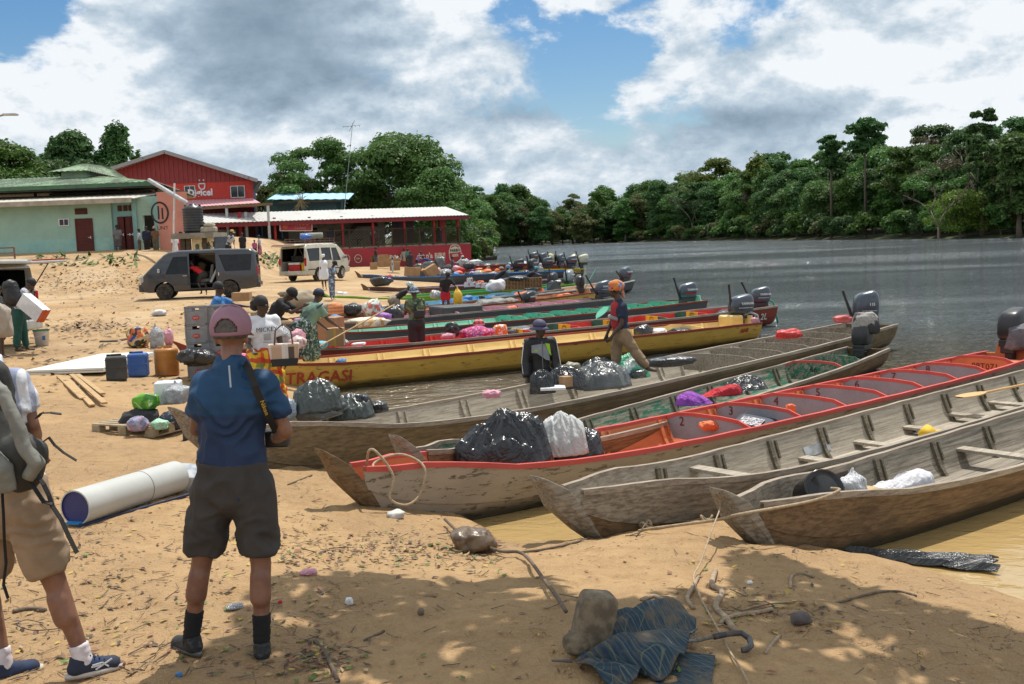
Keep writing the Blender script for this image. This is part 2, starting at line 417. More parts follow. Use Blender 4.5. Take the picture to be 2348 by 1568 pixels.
c=t.mix(t.mr(dist,17,34),c,(.125,.145,.15,1))  # distant base colour lifted to blue-grey, painting in some of the sky's reflection
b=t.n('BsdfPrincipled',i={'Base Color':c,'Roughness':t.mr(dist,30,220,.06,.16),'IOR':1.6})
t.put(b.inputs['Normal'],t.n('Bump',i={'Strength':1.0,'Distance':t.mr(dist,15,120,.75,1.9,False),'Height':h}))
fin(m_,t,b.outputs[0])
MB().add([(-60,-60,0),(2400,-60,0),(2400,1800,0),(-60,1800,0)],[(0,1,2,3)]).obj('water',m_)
tag(bpy.data.objects['water'],kind='structure')
def interp(x,xs,ys):
 return float(np.interp(x,xs,ys))
def smooth_interp(x,xs,ys):
 for i in range(len(xs)-1):
  if x<=xs[i+1]or i==len(xs)-2:
   h=xs[i+1]-xs[i];t=min(max((x-xs[i])/h,0),1)
   def sl(j):
    if j<=0 or j>=len(xs)-1:return(ys[min(j+1,len(xs)-1)]-ys[max(j-1,0)])/(xs[min(j+1,len(xs)-1)]-xs[max(j-1,0)])
    return(ys[j+1]-ys[j-1])/(xs[j+1]-xs[j-1])
   m0,m1=sl(i)*h,sl(i+1)*h
   return(2*t**3-3*t*t+1)*ys[i]+(t**3-2*t*t+t)*m0+(-2*t**3+3*t*t)*ys[i+1]+(t**3-t*t)*m1
class Boat:
 def __init__(s,label,bow,stern,B=.68,mid=.42,group='long river canoes drawn up on the landing',outer=None,outer2=None,inner=None,rail=None,bottom=None,bowm=None,nrib=9,ribm=None,seats=(),boards=(),keel=-.14,detail=True,tipfrac=.022,railw=.05,ribs=None,block=False):
  s.bow,s.st=V(bow),V(stern);d=s.st-s.bow;s.L=hypot(d.x,d.y);s.a=atan2(d.y,d.x);s.B=B
  s.dir=V((cos(s.a),sin(s.a),0));s.nf=V((-sin(s.a),cos(s.a),0))
  zb,zs=s.bow.z,s.st.z;L=s.L;s.mid=mid
  s.XS=[0,.03,.08,.16,.3,.55,.8,1]
  s.bv=[.135,.18,.45,.72,.92,1,.92,.68]
  s.zg=[zb,zb*.62+mid*.38-.02,zb*.5+mid*.5,mid*.85+zb*.15,mid,mid,mid*.7+zs*.3,zs]
  s.KX=[0,.018,.04,.065,.095,.16,.8,1]
  zt=zb-.11;s.zk=[zt,keel+(zt-keel)*.70,keel+(zt-keel)*.38,keel+(zt-keel)*.14,keel+.02,keel,keel+.04,keel+.16]
  s.root=empty('river_canoe',(s.bow.x,s.bow.y,0),s.a,label,'boat',group)
  N=34;ts=[0]+[(i/(N-1))**1.25 for i in range(1,N)]
  def P(t,q,side,inn=0,out=0):
   b_=s.b(t);zk,zg=s.k(t),s.g(t)
   y=b_*(q**.38)if q>0 else 0;z=zk+(zg-zk)*q**1.75
   y=max(y-inn*.8*(1 if q>.15 else q/.15),0)+out;z=z+inn*(.9*(1-q)+.0)
   return(t*L,side*y,z)
  def strip(name,q0,q1,side,mats,n=4,t0=0,th=.03,out=0,wav=.0):
   mb=MB();rows=[]
   tt=[x for x in ts if x>=t0]
   for t in tt:
    row=[P(t,q0+(q1-q0)*k/n,side,0,out)for k in range(n+1)]+[P(t,q0+(q1-q0)*k/n,side,th,0)for k in range(n,-1,-1)]
    rows.append(row)
   k2=2*(n+1)
   vs=[p for r in rows for p in r]
   fo,fi,fe=[],[],[]
   for i in range(len(rows)-1):
    for k in range(k2):
     f=(i*k2+k,i*k2+(k+1)%k2,(i+1)*k2+(k+1)%k2,(i+1)*k2+k)
     (fo if k<n else fi if n<k<2*n+1 else fe).append(f)
   mb.add(vs,fo,0);b0=len(mb.v)
   mb.f+=[tuple(f)for f in fi];mb.m+=[1]*len(fi)
   mb.f+=[tuple(f)for f in fe];mb.m+=[0]*len(fe)
   mb.f.append(tuple(range(k2)));mb.m.append(0);mb.f.append(tuple((len(rows)-1)*k2+k for k in range(k2)));mb.m.append(0)
   o=mb.obj(name,mats,s.root,smooth=True)
   return o
  t0=tipfrac
  def autos(o):
   for p in o.data.polygons:pass
   e=o.modifiers.new('split','EDGE_SPLIT');e.split_angle=R(35);return o
  if detail:
   autos(strip('dugout_bottom',0,.30,1,[bottom,inner],5,t0*.5,.04));autos(strip('dugout_bottom',0,.30,-1,[bottom,inner],5,t0*.5,.04))
   for sd_ in(1,-1):
    autos(strip('side_plank',.30,.63,sd_,[outer,inner],3,t0))
    autos(strip('side_plank',.632,1,sd_,[outer2 or outer,inner],3,t0,out=.014))
  else:
   for sd_ in(1,-1):autos(strip('hull',0,1,sd_,[outer,inner],7,t0))
  for sd_ in(1,-1):
   mb=MB();tt=[x for x in ts if x>=t0];vs=[]
   for i,t in enumerate(tt):
    p=P(t,1,sd_);w_=railw
    o_,i_=p[1]+sd_*.018,p[1]-sd_*(w_-.018)
    jj=.004*sin(i*2.7+s.L*3)
    vs+=[(p[0],o_,p[2]-.035),(p[0],o_,p[2]+.018+jj),(p[0],i_,p[2]+.018+jj),(p[0],i_,p[2]-.025)]
   fs=[(i*4+k,i*4+(k+1)%4,(i+1)*4+(k+1)%4,(i+1)*4+k)for i in range(len(tt)-1)for k in range(4)]
   fs+=[(0,1,2,3),tuple((len(tt)-1)*4+k for k in(3,2,1,0))]
   mb.add(vs,fs);mb.obj('gunwale',rail,s.root)
  mb=MB();bt=[0,.004,.011,.020,.030,.045,.065,.09];vs=[]
  for i,t in enumerate(bt):
   x=t*L;wd=max(s.b(t),.11)*(.62,.92,1.0,1.02,1.04,.66,.5,.4)[i];lo_=s.k(t)-.014
   f=(0,0,0,.04,.42,.86,.95,.97)[i]
   top=s.g(t)*(1-f)+(s.k(t)+.03)*f+(.035,.03,.02,.01,0,0,0,0)[i]
   if i==0:lo_=top-.055
   if i==1:lo_=top-.085
   md=(top+lo_)/2+.01;wb=wd*(.75,.75,.7,.6,.5,.5,.5,.5)[i];dish=(0,.004,.012,.02,.02,.01,.005,.0)[i]
   vs+=[(x,-wb,lo_+.015),(x,-wd,md),(x,-wd*.97,top),(x,0,top-dish),(x,wd*.97,top),(x,wd,md),(x,wb,lo_+.015),(x,0,lo_)]
  n8=8
  fs=[(i*n8+k,i*n8+(k+1)%n8,(i+1)*n8+(k+1)%n8,(i+1)*n8+k)for i in range(len(bt)-1)for k in range(n8)]+[tuple(range(n8)),tuple((len(bt)-1)*n8+k for k in range(n8))]
  mb.add(vs,fs);o=mb.obj('bow_board',bowm or bottom,s.root);bev(o,.012)
  t=1.0;side=[P(t-.002,q,1,.028)for q in(.0,.1,.25,.45,.7,1)]
  poly=[(-p[1],p[2])for p in side[::-1]]+[(p[1],p[2])for p in side[1:]]
  if block:
   top=zs;hb=s.b(1)*.62;poly=poly+[(hb*1.0,zs),(hb*.85,zs+.17),(-hb*.85,zs+.17),(-hb,zs)]
  mb=MB().prism(poly,L*.998-.045,L*.998,axis=0);bev(mb.obj('transom',inner if block else(outer2 or outer),s.root),.006)
  ribm=ribm or inner
  for t in(ribs or[.14+.80*i/max(nrib-1,1)for i in range(nrib)]):
   for sd_ in(1,-1):
    pts=[P(t,q,sd_,.045)for q in(.06,.2,.4,.65,.97)]
    mb=MB()
    for a,b_ in zip(pts[:-1],pts[1:]):mb.bar(a,(b_[0],b_[1],b_[2]+.004),.045,.055,up=(1,0,0))
    if detail:
     q0=[P(t+.13/L,q,sd_,.04)for q in(.72,.96)];mb.bar(q0[0],q0[1],.035,.03,up=(1,0,0))
    mb.obj('rib',ribm,s.root)
  s.P=P
  zf=.035;tf=[t for t in ts if s.k(t)<zf-.03 and t<.99];nf_=3 if detail else 1
  if tf:
   wf=lambda t:s.b(t)*(max(zf-s.k(t),.004)/(s.g(t)-s.k(t)))**(.38/1.75)-.03
   for j in range(nf_):
    vs=[];a_,b_=-1+2*j/nf_,-1+2*(j+1)/nf_;gp=.008
    for t in tf:vs+=[(t*L,a_*wf(t)+gp,zf+.004*j),(t*L,b_*wf(t)-gp,zf+.004*j),(t*L,a_*wf(t)+gp,zf-.02),(t*L,b_*wf(t)-gp,zf-.02)]
    fs=[f_ for i in range(len(tf)-1)for f_ in((4*i,4*i+1,4*i+5,4*i+4),(4*i+2,4*i+6,4*i+7,4*i+3),(4*i,4*i+4,4*i+6,4*i+2),(4*i+1,4*i+3,4*i+7,4*i+5))]
    MB().add(vs,fs).obj('floor_board',inner,s.root)
  for t,dz,w_,mt in seats:
   zz=s.g(t)-dz;q=((zz-s.k(t))/(s.g(t)-s.k(t)))**(1/1.75);y=s.b(t)*q**.38-.02
   bev(MB().box((t*L,0,zz),(w_,2*y,.035)).obj('thwart',mt,s.root),.006)
  s.boards=[]
  for bd in boards:
   t=bd['t'];h=bd.get('h',.26);y=s.b(t)-.045;g_=s.g(t)-.01;ar=bd.get('arch',.07)
   tp=[(-y,g_-.015),(-y*.72,g_+ar*.75),(-y*.3,g_+ar),(y*.3,g_+ar),(y*.72,g_+ar*.75),(y,g_-.015)]
   ql=lambda z:s.b(t)*(max((z-s.k(t))/(s.g(t)-s.k(t)),.01))**(.38/1.75)-.05
   bt_=[(min(y,ql(g_-h)),g_-h),(-min(y,ql(g_-h)),g_-h)]
   th=.022
   mt=bd['m']
   cs=bd.get('cols')
   rt=empty('x',(0,0,0))if 0 else None
   if cs:
    mb=MB();xs=[-y,-y*.33,y*.33,y]
    def topz(yy):return float(np.interp(yy,[p[0]for p in tp],[p[1]for p in tp]))
    for k in range(3):
     a,b_=xs[k],xs[k+1]
     pl=[(a,g_-h*.9),(b_,g_-h*.9),(b_,topz(b_))]+[p for p in tp[::-1]if a<p[0]<b_]+[(a,topz(a))]
     mb.prism(pl,t*L,t*L+th,axis=0,mi=k)
    o=mb.obj('seat_back',cs,s.root)
   else:
    o=MB().prism(tp+bt_,t*L,t*L+th,axis=0).obj('seat_back',mt,s.root)
   if bd.get('rim'):
    mb=MB()
    for a,b_ in zip(tp[:-1],tp[1:]):mb.bar((t*L+th/2,a[0],a[1]+.012),(t*L+th/2,b_[0],b_[1]+.012),.045,.03,up=(1,0,0))
    mb.obj('rim',bd['rim'],o)
   for(tx,yy,zz,sz,tm)in bd.get('txt',()):
    M=frame((t*L-.004,yy*y,g_+zz),(0,-1,0),(0,0,1));text('lettering',tx,sz,tm,o,M)
   s.boards.append(o)
 def b(s,t):return s.B*smooth_interp(t,s.XS,s.bv)
 def g(s,t):return smooth_interp(t,s.XS,s.zg)
 def k(s,t):return smooth_interp(t,s.KX,s.zk)
 def w(s,t,y=0,z=0):
  """world point at fraction t, lateral offset y (+ = far side), height z"""
  p=s.bow+s.dir*(t*s.L)+s.nf*y;return V((p.x,p.y,z))
 def t_at(s,u,v=None):
  """fraction along the centre line seen under picture column u"""
  best=None
  for i in range(201):
   t=i/200;p=s.w(t,0,s.g(t));q=proj(p)
   if best is None or abs(q[0]-u)<best[0]:best=(abs(q[0]-u),t)
  return best[1]
 def d_at(s,u,y=0):t=s.t_at(u);return s.w(t,y).y
def proj(p):
 r=V(p)-V((0,0,CZ));z=r.dot(F_);return 1173.5+FPX*r.dot(R_)/z,784-FPX*r.dot(U_)/z
grw=lambda n,b=(.27,.225,.17),d=(.12,.095,.07),**k:wood(n,b,d,**k)
W_grey=grw('weathered grey wood',(.34,.30,.24),(.15,.125,.095));W_dark=grw('dark wet wood',(.10,.075,.05),(.035,.026,.018))
W_brown=grw('brown hull wood',(.235,.155,.085),(.11,.07,.04),moss=.15,wl=1);W_pale=grw('pale inner wood',(.46,.41,.33),(.27,.23,.18))
W_mossy=grw('grey hull with moss',(.235,.175,.10),(.12,.088,.05),moss=.4,wl=1);W_raw=grw('sawn timber',(.52,.36,.19),(.36,.23,.11),lines=.4)
W_rib=grw('dull rib wood',(.20,.17,.12),(.10,.085,.06),moss=.3);W_rail=grw('grey rail wood',(.40,.34,.27),(.22,.18,.14));W_orail=wood('worn red rail',(.28,.21,.15),(.13,.09,.06),paint=(.42,.055,.04),wear=.42)
red_p=wood('red paint',(.3,.2,.13),(.15,.1,.07),paint=(.50,.05,.035),wear=.36);pink_red=wood('sun faded red paint',(.3,.2,.13),(.15,.1,.07),paint=(.55,.10,.085),wear=.33)
orange_in=wood('orange inner paint',(.42,.18,.09),(.25,.1,.05),paint=(.62,.20,.085),wear=.30);white_out=wood('worn white hull paint',(.22,.18,.13),(.09,.07,.05),paint=(.38,.32,.25),wear=.43,moss=.35,wl=1)
greyblue=wood('grey blue seat paint',(.32,.3,.28),(.2,.18,.17),paint=(.27,.295,.335),wear=.33)
yel_out=wood('worn yellow hull paint',(.30,.19,.07),(.12,.08,.035),paint=(.60,.385,.08),wear=.40,moss=.25,wl=1);yel_in=wood('cream yellow inner paint',(.5,.33,.14),(.3,.2,.1),paint=(.80,.60,.27),wear=.30)
maroon=wood('maroon rail paint',(.25,.15,.1),(.12,.07,.05),paint=(.23,.05,.035),wear=.36);redin=wood('red inner paint',(.4,.3,.3),(.25,.2,.25),paint=(.60,.06,.05),wear=.36)
mint=wood('mint inner paint',(.3,.4,.33),(.2,.3,.25),paint=(.30,.62,.47),wear=.30);teal_b=wood('teal seat paint',(.3,.4,.33),(.2,.3,.25),paint=(.11,.38,.27),wear=.30)
darkhull=wood('dark grey hull paint',(.14,.11,.09),(.06,.05,.04),paint=(.10,.10,.105),wear=.38,wl=1);pink_in=wood('pink inner paint',(.4,.3,.3),(.25,.2,.2),paint=(.58,.33,.40),wear=.32)
lblue=wood('light blue paint',(.3,.35,.4),(.2,.2,.25),paint=(.20,.50,.74),wear=.32);tan_in=wood('tan inner paint',(.4,.26,.16),(.3,.18,.1),paint=(.50,.29,.17),wear=.3)
lime=wood('lime green paint',(.2,.3,.1),(.1,.15,.05),paint=(.20,.42,.045),wear=.3);green_in=wood('green inner paint',(.15,.2,.12),(.1,.12,.08),paint=(.03,.27,.13),wear=.3)
lilac=wood('lilac paint',(.4,.35,.4),(.25,.2,.25),paint=(.50,.42,.60),wear=.32);purple_o=wood('dull purple hull',(.12,.08,.06),(.06,.04,.03),paint=(.13,.075,.085),wear=.4)
blue_p=wood('strong blue paint',(.1,.12,.2),(.05,.06,.1),paint=(.02,.16,.50),wear=.3);white_in=wood('white inner paint',(.4,.36,.3),(.3,.25,.2),paint=(.66,.62,.54),wear=.32)
ybl=wood('yellow stripe paint',(.3,.2,.1),(.2,.15,.05),paint=(.70,.48,.03),wear=.3);green_d=wood('dark green hull paint',(.1,.1,.07),(.05,.05,.03),paint=(.015,.07,.045),wear=.34)
green_w=wood('worn green inner paint',(.36,.33,.26),(.17,.15,.11),paint=(.035,.16,.10),wear=.5);cream_t=wood('cream stern paint',(.5,.35,.2),(.3,.2,.1),paint=(.72,.55,.30),wear=.3)
rasta=[pm('rasta green',(.02,.15,.09)),pm('rasta yellow',(.78,.55,.02)),pm('rasta red',(.60,.05,.03))]
ink=pm('dark red brush lettering',(.16,.02,.02));ink_blk=pm('black brush lettering',(.02,.02,.02));ink_bl=pm('blue brush lettering',(.02,.06,.16));ink_red=pm('red brush lettering',(.42,.035,.02),(.3,.04,.02),sc=9)
def wl(u,v,d):return at(u,v,d)
BT={}
bow=at(1640,1128,8.1)
BT[1]=Boat('bare brown canoe nearest the water on the right with a red line along its bow',bow,bow+V((cos(R(39.3)),sin(R(39.3)),0))*14+V((0,0,.5-bow.z)),B=0.73,mid=.42,outer=W_brown,outer2=W_brown,inner=W_grey,rail=W_rail,bottom=W_brown,bowm=W_grey,nrib=10,ribm=W_rib,seats=[(.165,.13,.2,W_raw),(.36,.18,.19,W_pale),(.5,.18,.19,W_pale)])
bow=at(1225,1100,8.6)
BT[2]=Boat('weathered grey canoe with plank thwarts between the orange one and the brown one',bow,bow+V((cos(R(41)),sin(R(41)),0))*14.5+V((0,0,.5-bow.z)),B=0.70,mid=.43,outer=W_brown,outer2=W_grey,inner=W_pale,rail=W_rail,bottom=W_brown,bowm=W_grey,nrib=12,ribm=W_rib,seats=[(.185,.10,.17,W_pale)]+[(.24+.085*i,.30,.18,W_pale)for i in range(8)])
BT[3]=Boat('white and red canoe with orange inside and numbered grey seat backs',at(728,1036,9.6),at(2325,810,18.3),B=0.74,mid=.42,outer=white_out,outer2=white_out,inner=orange_in,rail=pink_red,bottom=W_dark,bowm=W_brown,ribs=[.12,.22,.31]+[.388+.073*i for i in range(8)],ribm=orange_in,block=True,boards=[dict(t=.40+.073*i,m=greyblue,rim=pink_red,h=.26,txt=[(str(i+2),.62,-.03,.17,ink)])for i in range(7)]+[dict(t=.915,m=orange_in,rim=pink_red,h=.28,txt=[('09T071',-.1,-.08,.15,ink)])],seats=[(.95,.06,.5,orange_in)])
BT[4]=Boat('narrow grey canoe with worn green inside and purple and red cloth aboard',at(900,1003,10.6),at(1990,798,20.5),B=0.62,mid=.34,outer=W_brown,outer2=W_brown,inner=green_w,rail=W_rail,bottom=W_dark,bowm=W_grey,nrib=10,ribm=W_rib,boards=[dict(t=.80,m=green_w,rim=pink_red,h=.25,txt=[('66',.0,-.06,.14,ink_blk)]),dict(t=.88,m=green_w,h=.25)])
BT[5]=Boat('big mossy grey canoe behind the man in blue, heaped with black bags',at(392,940,10.9),at(1998,742,24.0),B=0.90,mid=.52,outer=W_mossy,outer2=W_mossy,inner=W_pale,rail=W_rail,bottom=W_mossy,bowm=W_grey,nrib=12,ribm=W_pale,boards=[dict(t=.62+.06*i,m=W_grey,h=.26,arch=.06)for i in range(6)])
BT[6]=Boat('yellow canoe with cream inside and maroon rails lettered at its bow',at(430,818,19.4),at(1705,737,26.6),B=0.95,mid=.52,outer=yel_out,inner=yel_in,rail=maroon,bottom=W_dark,bowm=yel_out,nrib=11,ribm=yel_in,block=True,boards=[dict(t=.86,m=yel_in,h=.3,arch=.06)])
b7=[]
for i in range(5):b7.append(dict(t=.50+.085*i,m=rasta[0],cols=(rasta[::-1]if i!=3 else rasta),h=.30,arch=.05))
BT[7]=Boat('red canoe with green, yellow and red seat backs moored beside the yellow one',V((-7.2,22.2,.9)),at(1748,700,31.0),B=0.90,mid=.50,outer=maroon,outer2=maroon,inner=redin,rail=W_rail,bottom=W_dark,bowm=maroon,nrib=11,ribm=redin,boards=b7)
wr=['Mali la poi mali lipi','Ting Sabi oe nefi','DEN BOO koni koi Lobi Taki','Eu ke Taangi oe Tesi','koe gadu a','a noo dome','Sonja oe waka']
rm=['III','IV','V','VI','VII','VIII','IX']
BT[8]=Boat('dark hulled canoe with mint inside and hand lettered teal seat backs',V((-6.6,26.4,.85)),at(1590,688,35.0),B=0.95,mid=.5,outer=darkhull,outer2=darkhull,inner=mint,rail=maroon,bottom=W_dark,bowm=maroon,nrib=11,ribm=mint,block=True,boards=[dict(t=.52+.064*i,m=teal_b,rim=None,h=.32,arch=.09,txt=[(rm[i],0,.03,.07,ink),(wr[i],0,-.10,.15,ink)])for i in range(7)])
BT[9]=Boat('dark canoe with pink inside and pink numbered seat backs',V((-7.6,29.8,.8)),at(1382,684,38.5),B=0.85,mid=.52,outer=darkhull,inner=pink_in,rail=W_rail,bottom=W_dark,nrib=10,ribm=pink_in,boards=[dict(t=.50+.075*i,m=pink_in,h=.3,arch=.07,txt=[(str(i+4),.3,-.07,.16,ink_blk)])for i in range(6)])
BT[10]=Boat('tan canoe with cream stern loaded with crates under a grey tarpaulin',V((-7.2,32.2,.7)),at(1339,670,42.5),B=0.88,mid=.52,outer=yel_out,inner=tan_in,rail=maroon,bottom=W_dark,nrib=9,ribm=tan_in,block=True,boards=[dict(t=.55+.12*i,m=tan_in,h=.3,arch=.05)for i in range(4)])
BT[18]=Boat('light blue canoe with lettered blue seat backs behind the tan one',at(715,720,34.0),at(1268,662,46.5),B=0.84,mid=.55,outer=darkhull,inner=lblue,rail=W_rail,bottom=W_dark,bowm=lblue,nrib=8,ribm=lblue,detail=False,block=True,boards=[dict(t=.12,m=lblue,h=.3,arch=.08,txt=[('843/82',0,-.06,.2,ink_bl)])]+[dict(t=.40+.11*i,m=lblue,h=.32,arch=.10,txt=[(['MA','MALOBI','7','VICE','MALOBI'][i],.1,-.04,.2,ink_bl)])for i in range(5)])
BT[11]=Boat('lime green canoe with dark green inside',at(737,672,43.0),at(1307,650,52.0),B=0.95,mid=.52,outer=lime,inner=green_in,rail=lime,bottom=lime,nrib=9,ribm=green_in,detail=False,boards=[dict(t=.80+.07*i,m=green_in,h=.3,arch=.06)for i in range(2)])
BT[12]=Boat('dull purple canoe with lilac inside and a black bag over its bow',at(828,652,50.0),at(1290,638,57.0),B=0.86,mid=.6,outer=purple_o,inner=lilac,rail=W_brown,bottom=purple_o,bowm=W_brown,nrib=9,ribm=lilac,detail=False)
BT[13]=Boat('dark brown canoe with blue stern and white inside',at(813,622,63.0),at(1305,621,68.0),B=0.90,mid=.75,outer=darkhull,inner=white_in,rail=blue_p,bottom=W_brown,bowm=W_brown,nrib=8,ribm=white_in,detail=False,keel=.1)
BT[17]=Boat('slate grey canoe with pale rail floating out behind the others',V((-1.2,41.5,.6)),at(1432,643,52.0),B=0.80,mid=.5,outer=darkhull,inner=tan_in,rail=white_in,bottom=W_dark,nrib=8,ribm=tan_in,detail=False)
BT[14]=Boat('black canoe with a yellow stripe and yellow stern lettering',at(940,612,72.0),at(1332,616,76.0),B=0.82,mid=.62,outer=darkhull,inner=W_dark,rail=ybl,bottom=W_dark,nrib=6,ribm=W_dark,detail=False)
BT[15]=Boat('reddish brown canoe second from the far wall',at(1010,610,80.0),at(1298,607,85.0),B=0.80,mid=.6,outer=maroon,inner=W_brown,rail=W_orail,bottom=W_dark,nrib=6,ribm=W_brown,detail=False)
BT[16]=Boat('red railed canoe with green inside, farthest of those at the wall',at(1060,606,90.0),at(1245,602,96.0),B=0.78,mid=.65,outer=maroon,inner=teal_b,rail=red_p,bottom=W_dark,nrib=6,ribm=teal_b,detail=False,boards=[dict(t=.3+.2*i,m=green_in,h=.3)for i in range(4)])
p=at(1100,591,150);BT[19]=Boat('small dark canoe moored at the river bank beyond the red wall',at(1085,590,150),at(1137,586.5,152),B=.5,mid=.4,outer=W_dark,inner=W_dark,rail=W_dark,bottom=W_dark,nrib=2,ribm=W_dark,detail=False)
def hull_text(b,s_,t,z,size,mat,sx=1.0,dy=.0,ext=.004):
 """lettering on the near (-y) side of the hull"""
 q=((z-b.k(t))/(b.g(t)-b.k(t)))**(1/1.75)
 p0=V(b.P(t,q,-1));p1=V(b.P(t,min(q+.15,1),-1));p2=V(b.P(t+.02,q,-1))
 M=frame(p0+V((0,-.013-dy,0)),(p2-p0),(p1-p0));return text('lettering',s_,size,mat,b.root,M,ext,sx=sx,bold=.004)
hull_text(BT[6],'TRAGASI',.165,.30,.33,ink_red,1.0,.02)
hull_text(BT[7],'LD 2L',.955,.3,.28,pm('pale lettering',(.6,.6,.5)),1,.03)
hull_text(BT[6],'6643',.955,.36,.14,ink_red,1,.02)
hull_text(BT[8],'Masoewa',.94,.30,.14,ink_red,1,.02)
hull_text(BT[10],'1522',.955,.36,.2,ink_red,1,.02)
hull_text(BT[14],'4-10400',.93,.36,.36,ybl,1,.02)
hull_text(BT[5],'0-41',.30,.33,.14,ink_blk,1,.02)
b=BT[1];mb=MB();pts=[b.P(t,.28,-1)for t in(.045,.06,.08,.10,.13,.17,.22)]
for a,c_ in zip(pts[:-1],pts[1:]):mb.bar(V(a)+V((0,-.012,.0)),V(c_)+V((0,-.012,0)),.012,.045)
mb.obj('painted_line',red_p,b.root)
tin=pm('tin patch',(.5,.52,.53),(.3,.31,.3),sc=6,rough=.45,metal=.6)
for bt,t,q,L_,h_,m_ in((2,.33,.70,.55,.12,tin),(2,.095,.62,.5,.12,tin),(1,.10,.60,.6,.13,pm('red repair patch',(.34,.09,.055),(.2,.07,.05),sc=8)),(1,.16,.9,.4,.10,W_dark)):
 b=BT[bt];p0=V(b.P(t,q,1,.036));p1=V(b.P(t+L_/b.L,q,1,.036));pu=V(b.P(t,q+.1,1,.036))
 M=frame((p0+p1)/2,p1-p0,pu-p0);MB().box((0,0,0),(L_,h_,.010),M=M).obj('repair_patch',m_,b.root)
b=BT[2];mb=MB();pts=[b.P(t,.34,1,.05)for t in np.linspace(.2,.95,14)]
for a,c_ in zip(pts[:-1],pts[1:]):mb.bar(a,c_,.02,.07)
mb.obj('batten',tin,b.root)
def lion(b,brd,t):
 g_=b.g(t);y=b.b(t);mb=MB();cx,cz=0,g_-.07
 x=t*b.L-.004
 def ln(p,q,w_=.012):mb.bar((x,cx+p[0],cz+p[1]),(x,cx+q[0],cz+q[1]),.004,w_,up=(1,0,0))
 for k in range(12):
  an=pi*(-.15+1.3*k/11);r0,r1=.06,.105+.02*(k%2);ln((r0*cos(an),r0*sin(an)),(r1*cos(an+.2),r1*sin(an+.2)-.01))
 ln((-.03,.015),(-.01,.015),.015);ln((.03,.015),(.01,.015),.015);ln((0,.0),(0,-.03),.015);ln((-.025,-.045),(.025,-.045),.012)
 ln((-.055,-.03),(-.02,-.09));ln((.055,-.03),(.02,-.09));ln((-.02,-.09),(.02,-.09),.02)
 mb.obj('lion_drawing',ink_blk,brd)
for i,o in enumerate(BT[7].boards):lion(BT[7],o,.50+.085*i)
blk=pm('black plastic',(.018,.019,.022),(.03,.03,.033),rough=.35);nav=pm('motor cowl paint',(.035,.05,.072),(.05,.065,.085),rough=.28,coat=.5,sc=5)
dullm=pm('dull cast metal',(.06,.07,.08),(.1,.1,.1),rough=.5,metal=.4);whitep=pm('white print',(.75,.76,.78),rough=.5);redp=pm('red print',(.55,.02,.02),rough=.5)
def cowlmesh(w_,l,h,hump=.0):
 mb=MB();n=20;rings=[]
 prof=[(0,.80),(.06,.92),(.2,1.0),(.55,1.0),(.78,.95),(.92,.82),(1.0,.55)]
 vs=[]
 for z,f in prof:
  for k in range(n):
   a=2*pi*k/n;e=.55
   cx=(abs(cos(a))**e)*(1 if cos(a)>=0 else-1);cy=(abs(sin(a))**e)*(1 if sin(a)>=0 else-1)
   zz=z*h+hump*z*cx
   vs.append((cx*l/2*f+.03*z,cy*w_/2*f,zz))
 fs=[(i*n+k,i*n+(k+1)%n,(i+1)*n+(k+1)%n,(i+1)*n+k)for i in range(len(prof)-1)for k in range(n)]+[tuple(range(n))[::-1],tuple((len(prof)-1)*n+k for k in range(n))]
 mb.add(vs,fs);return mb
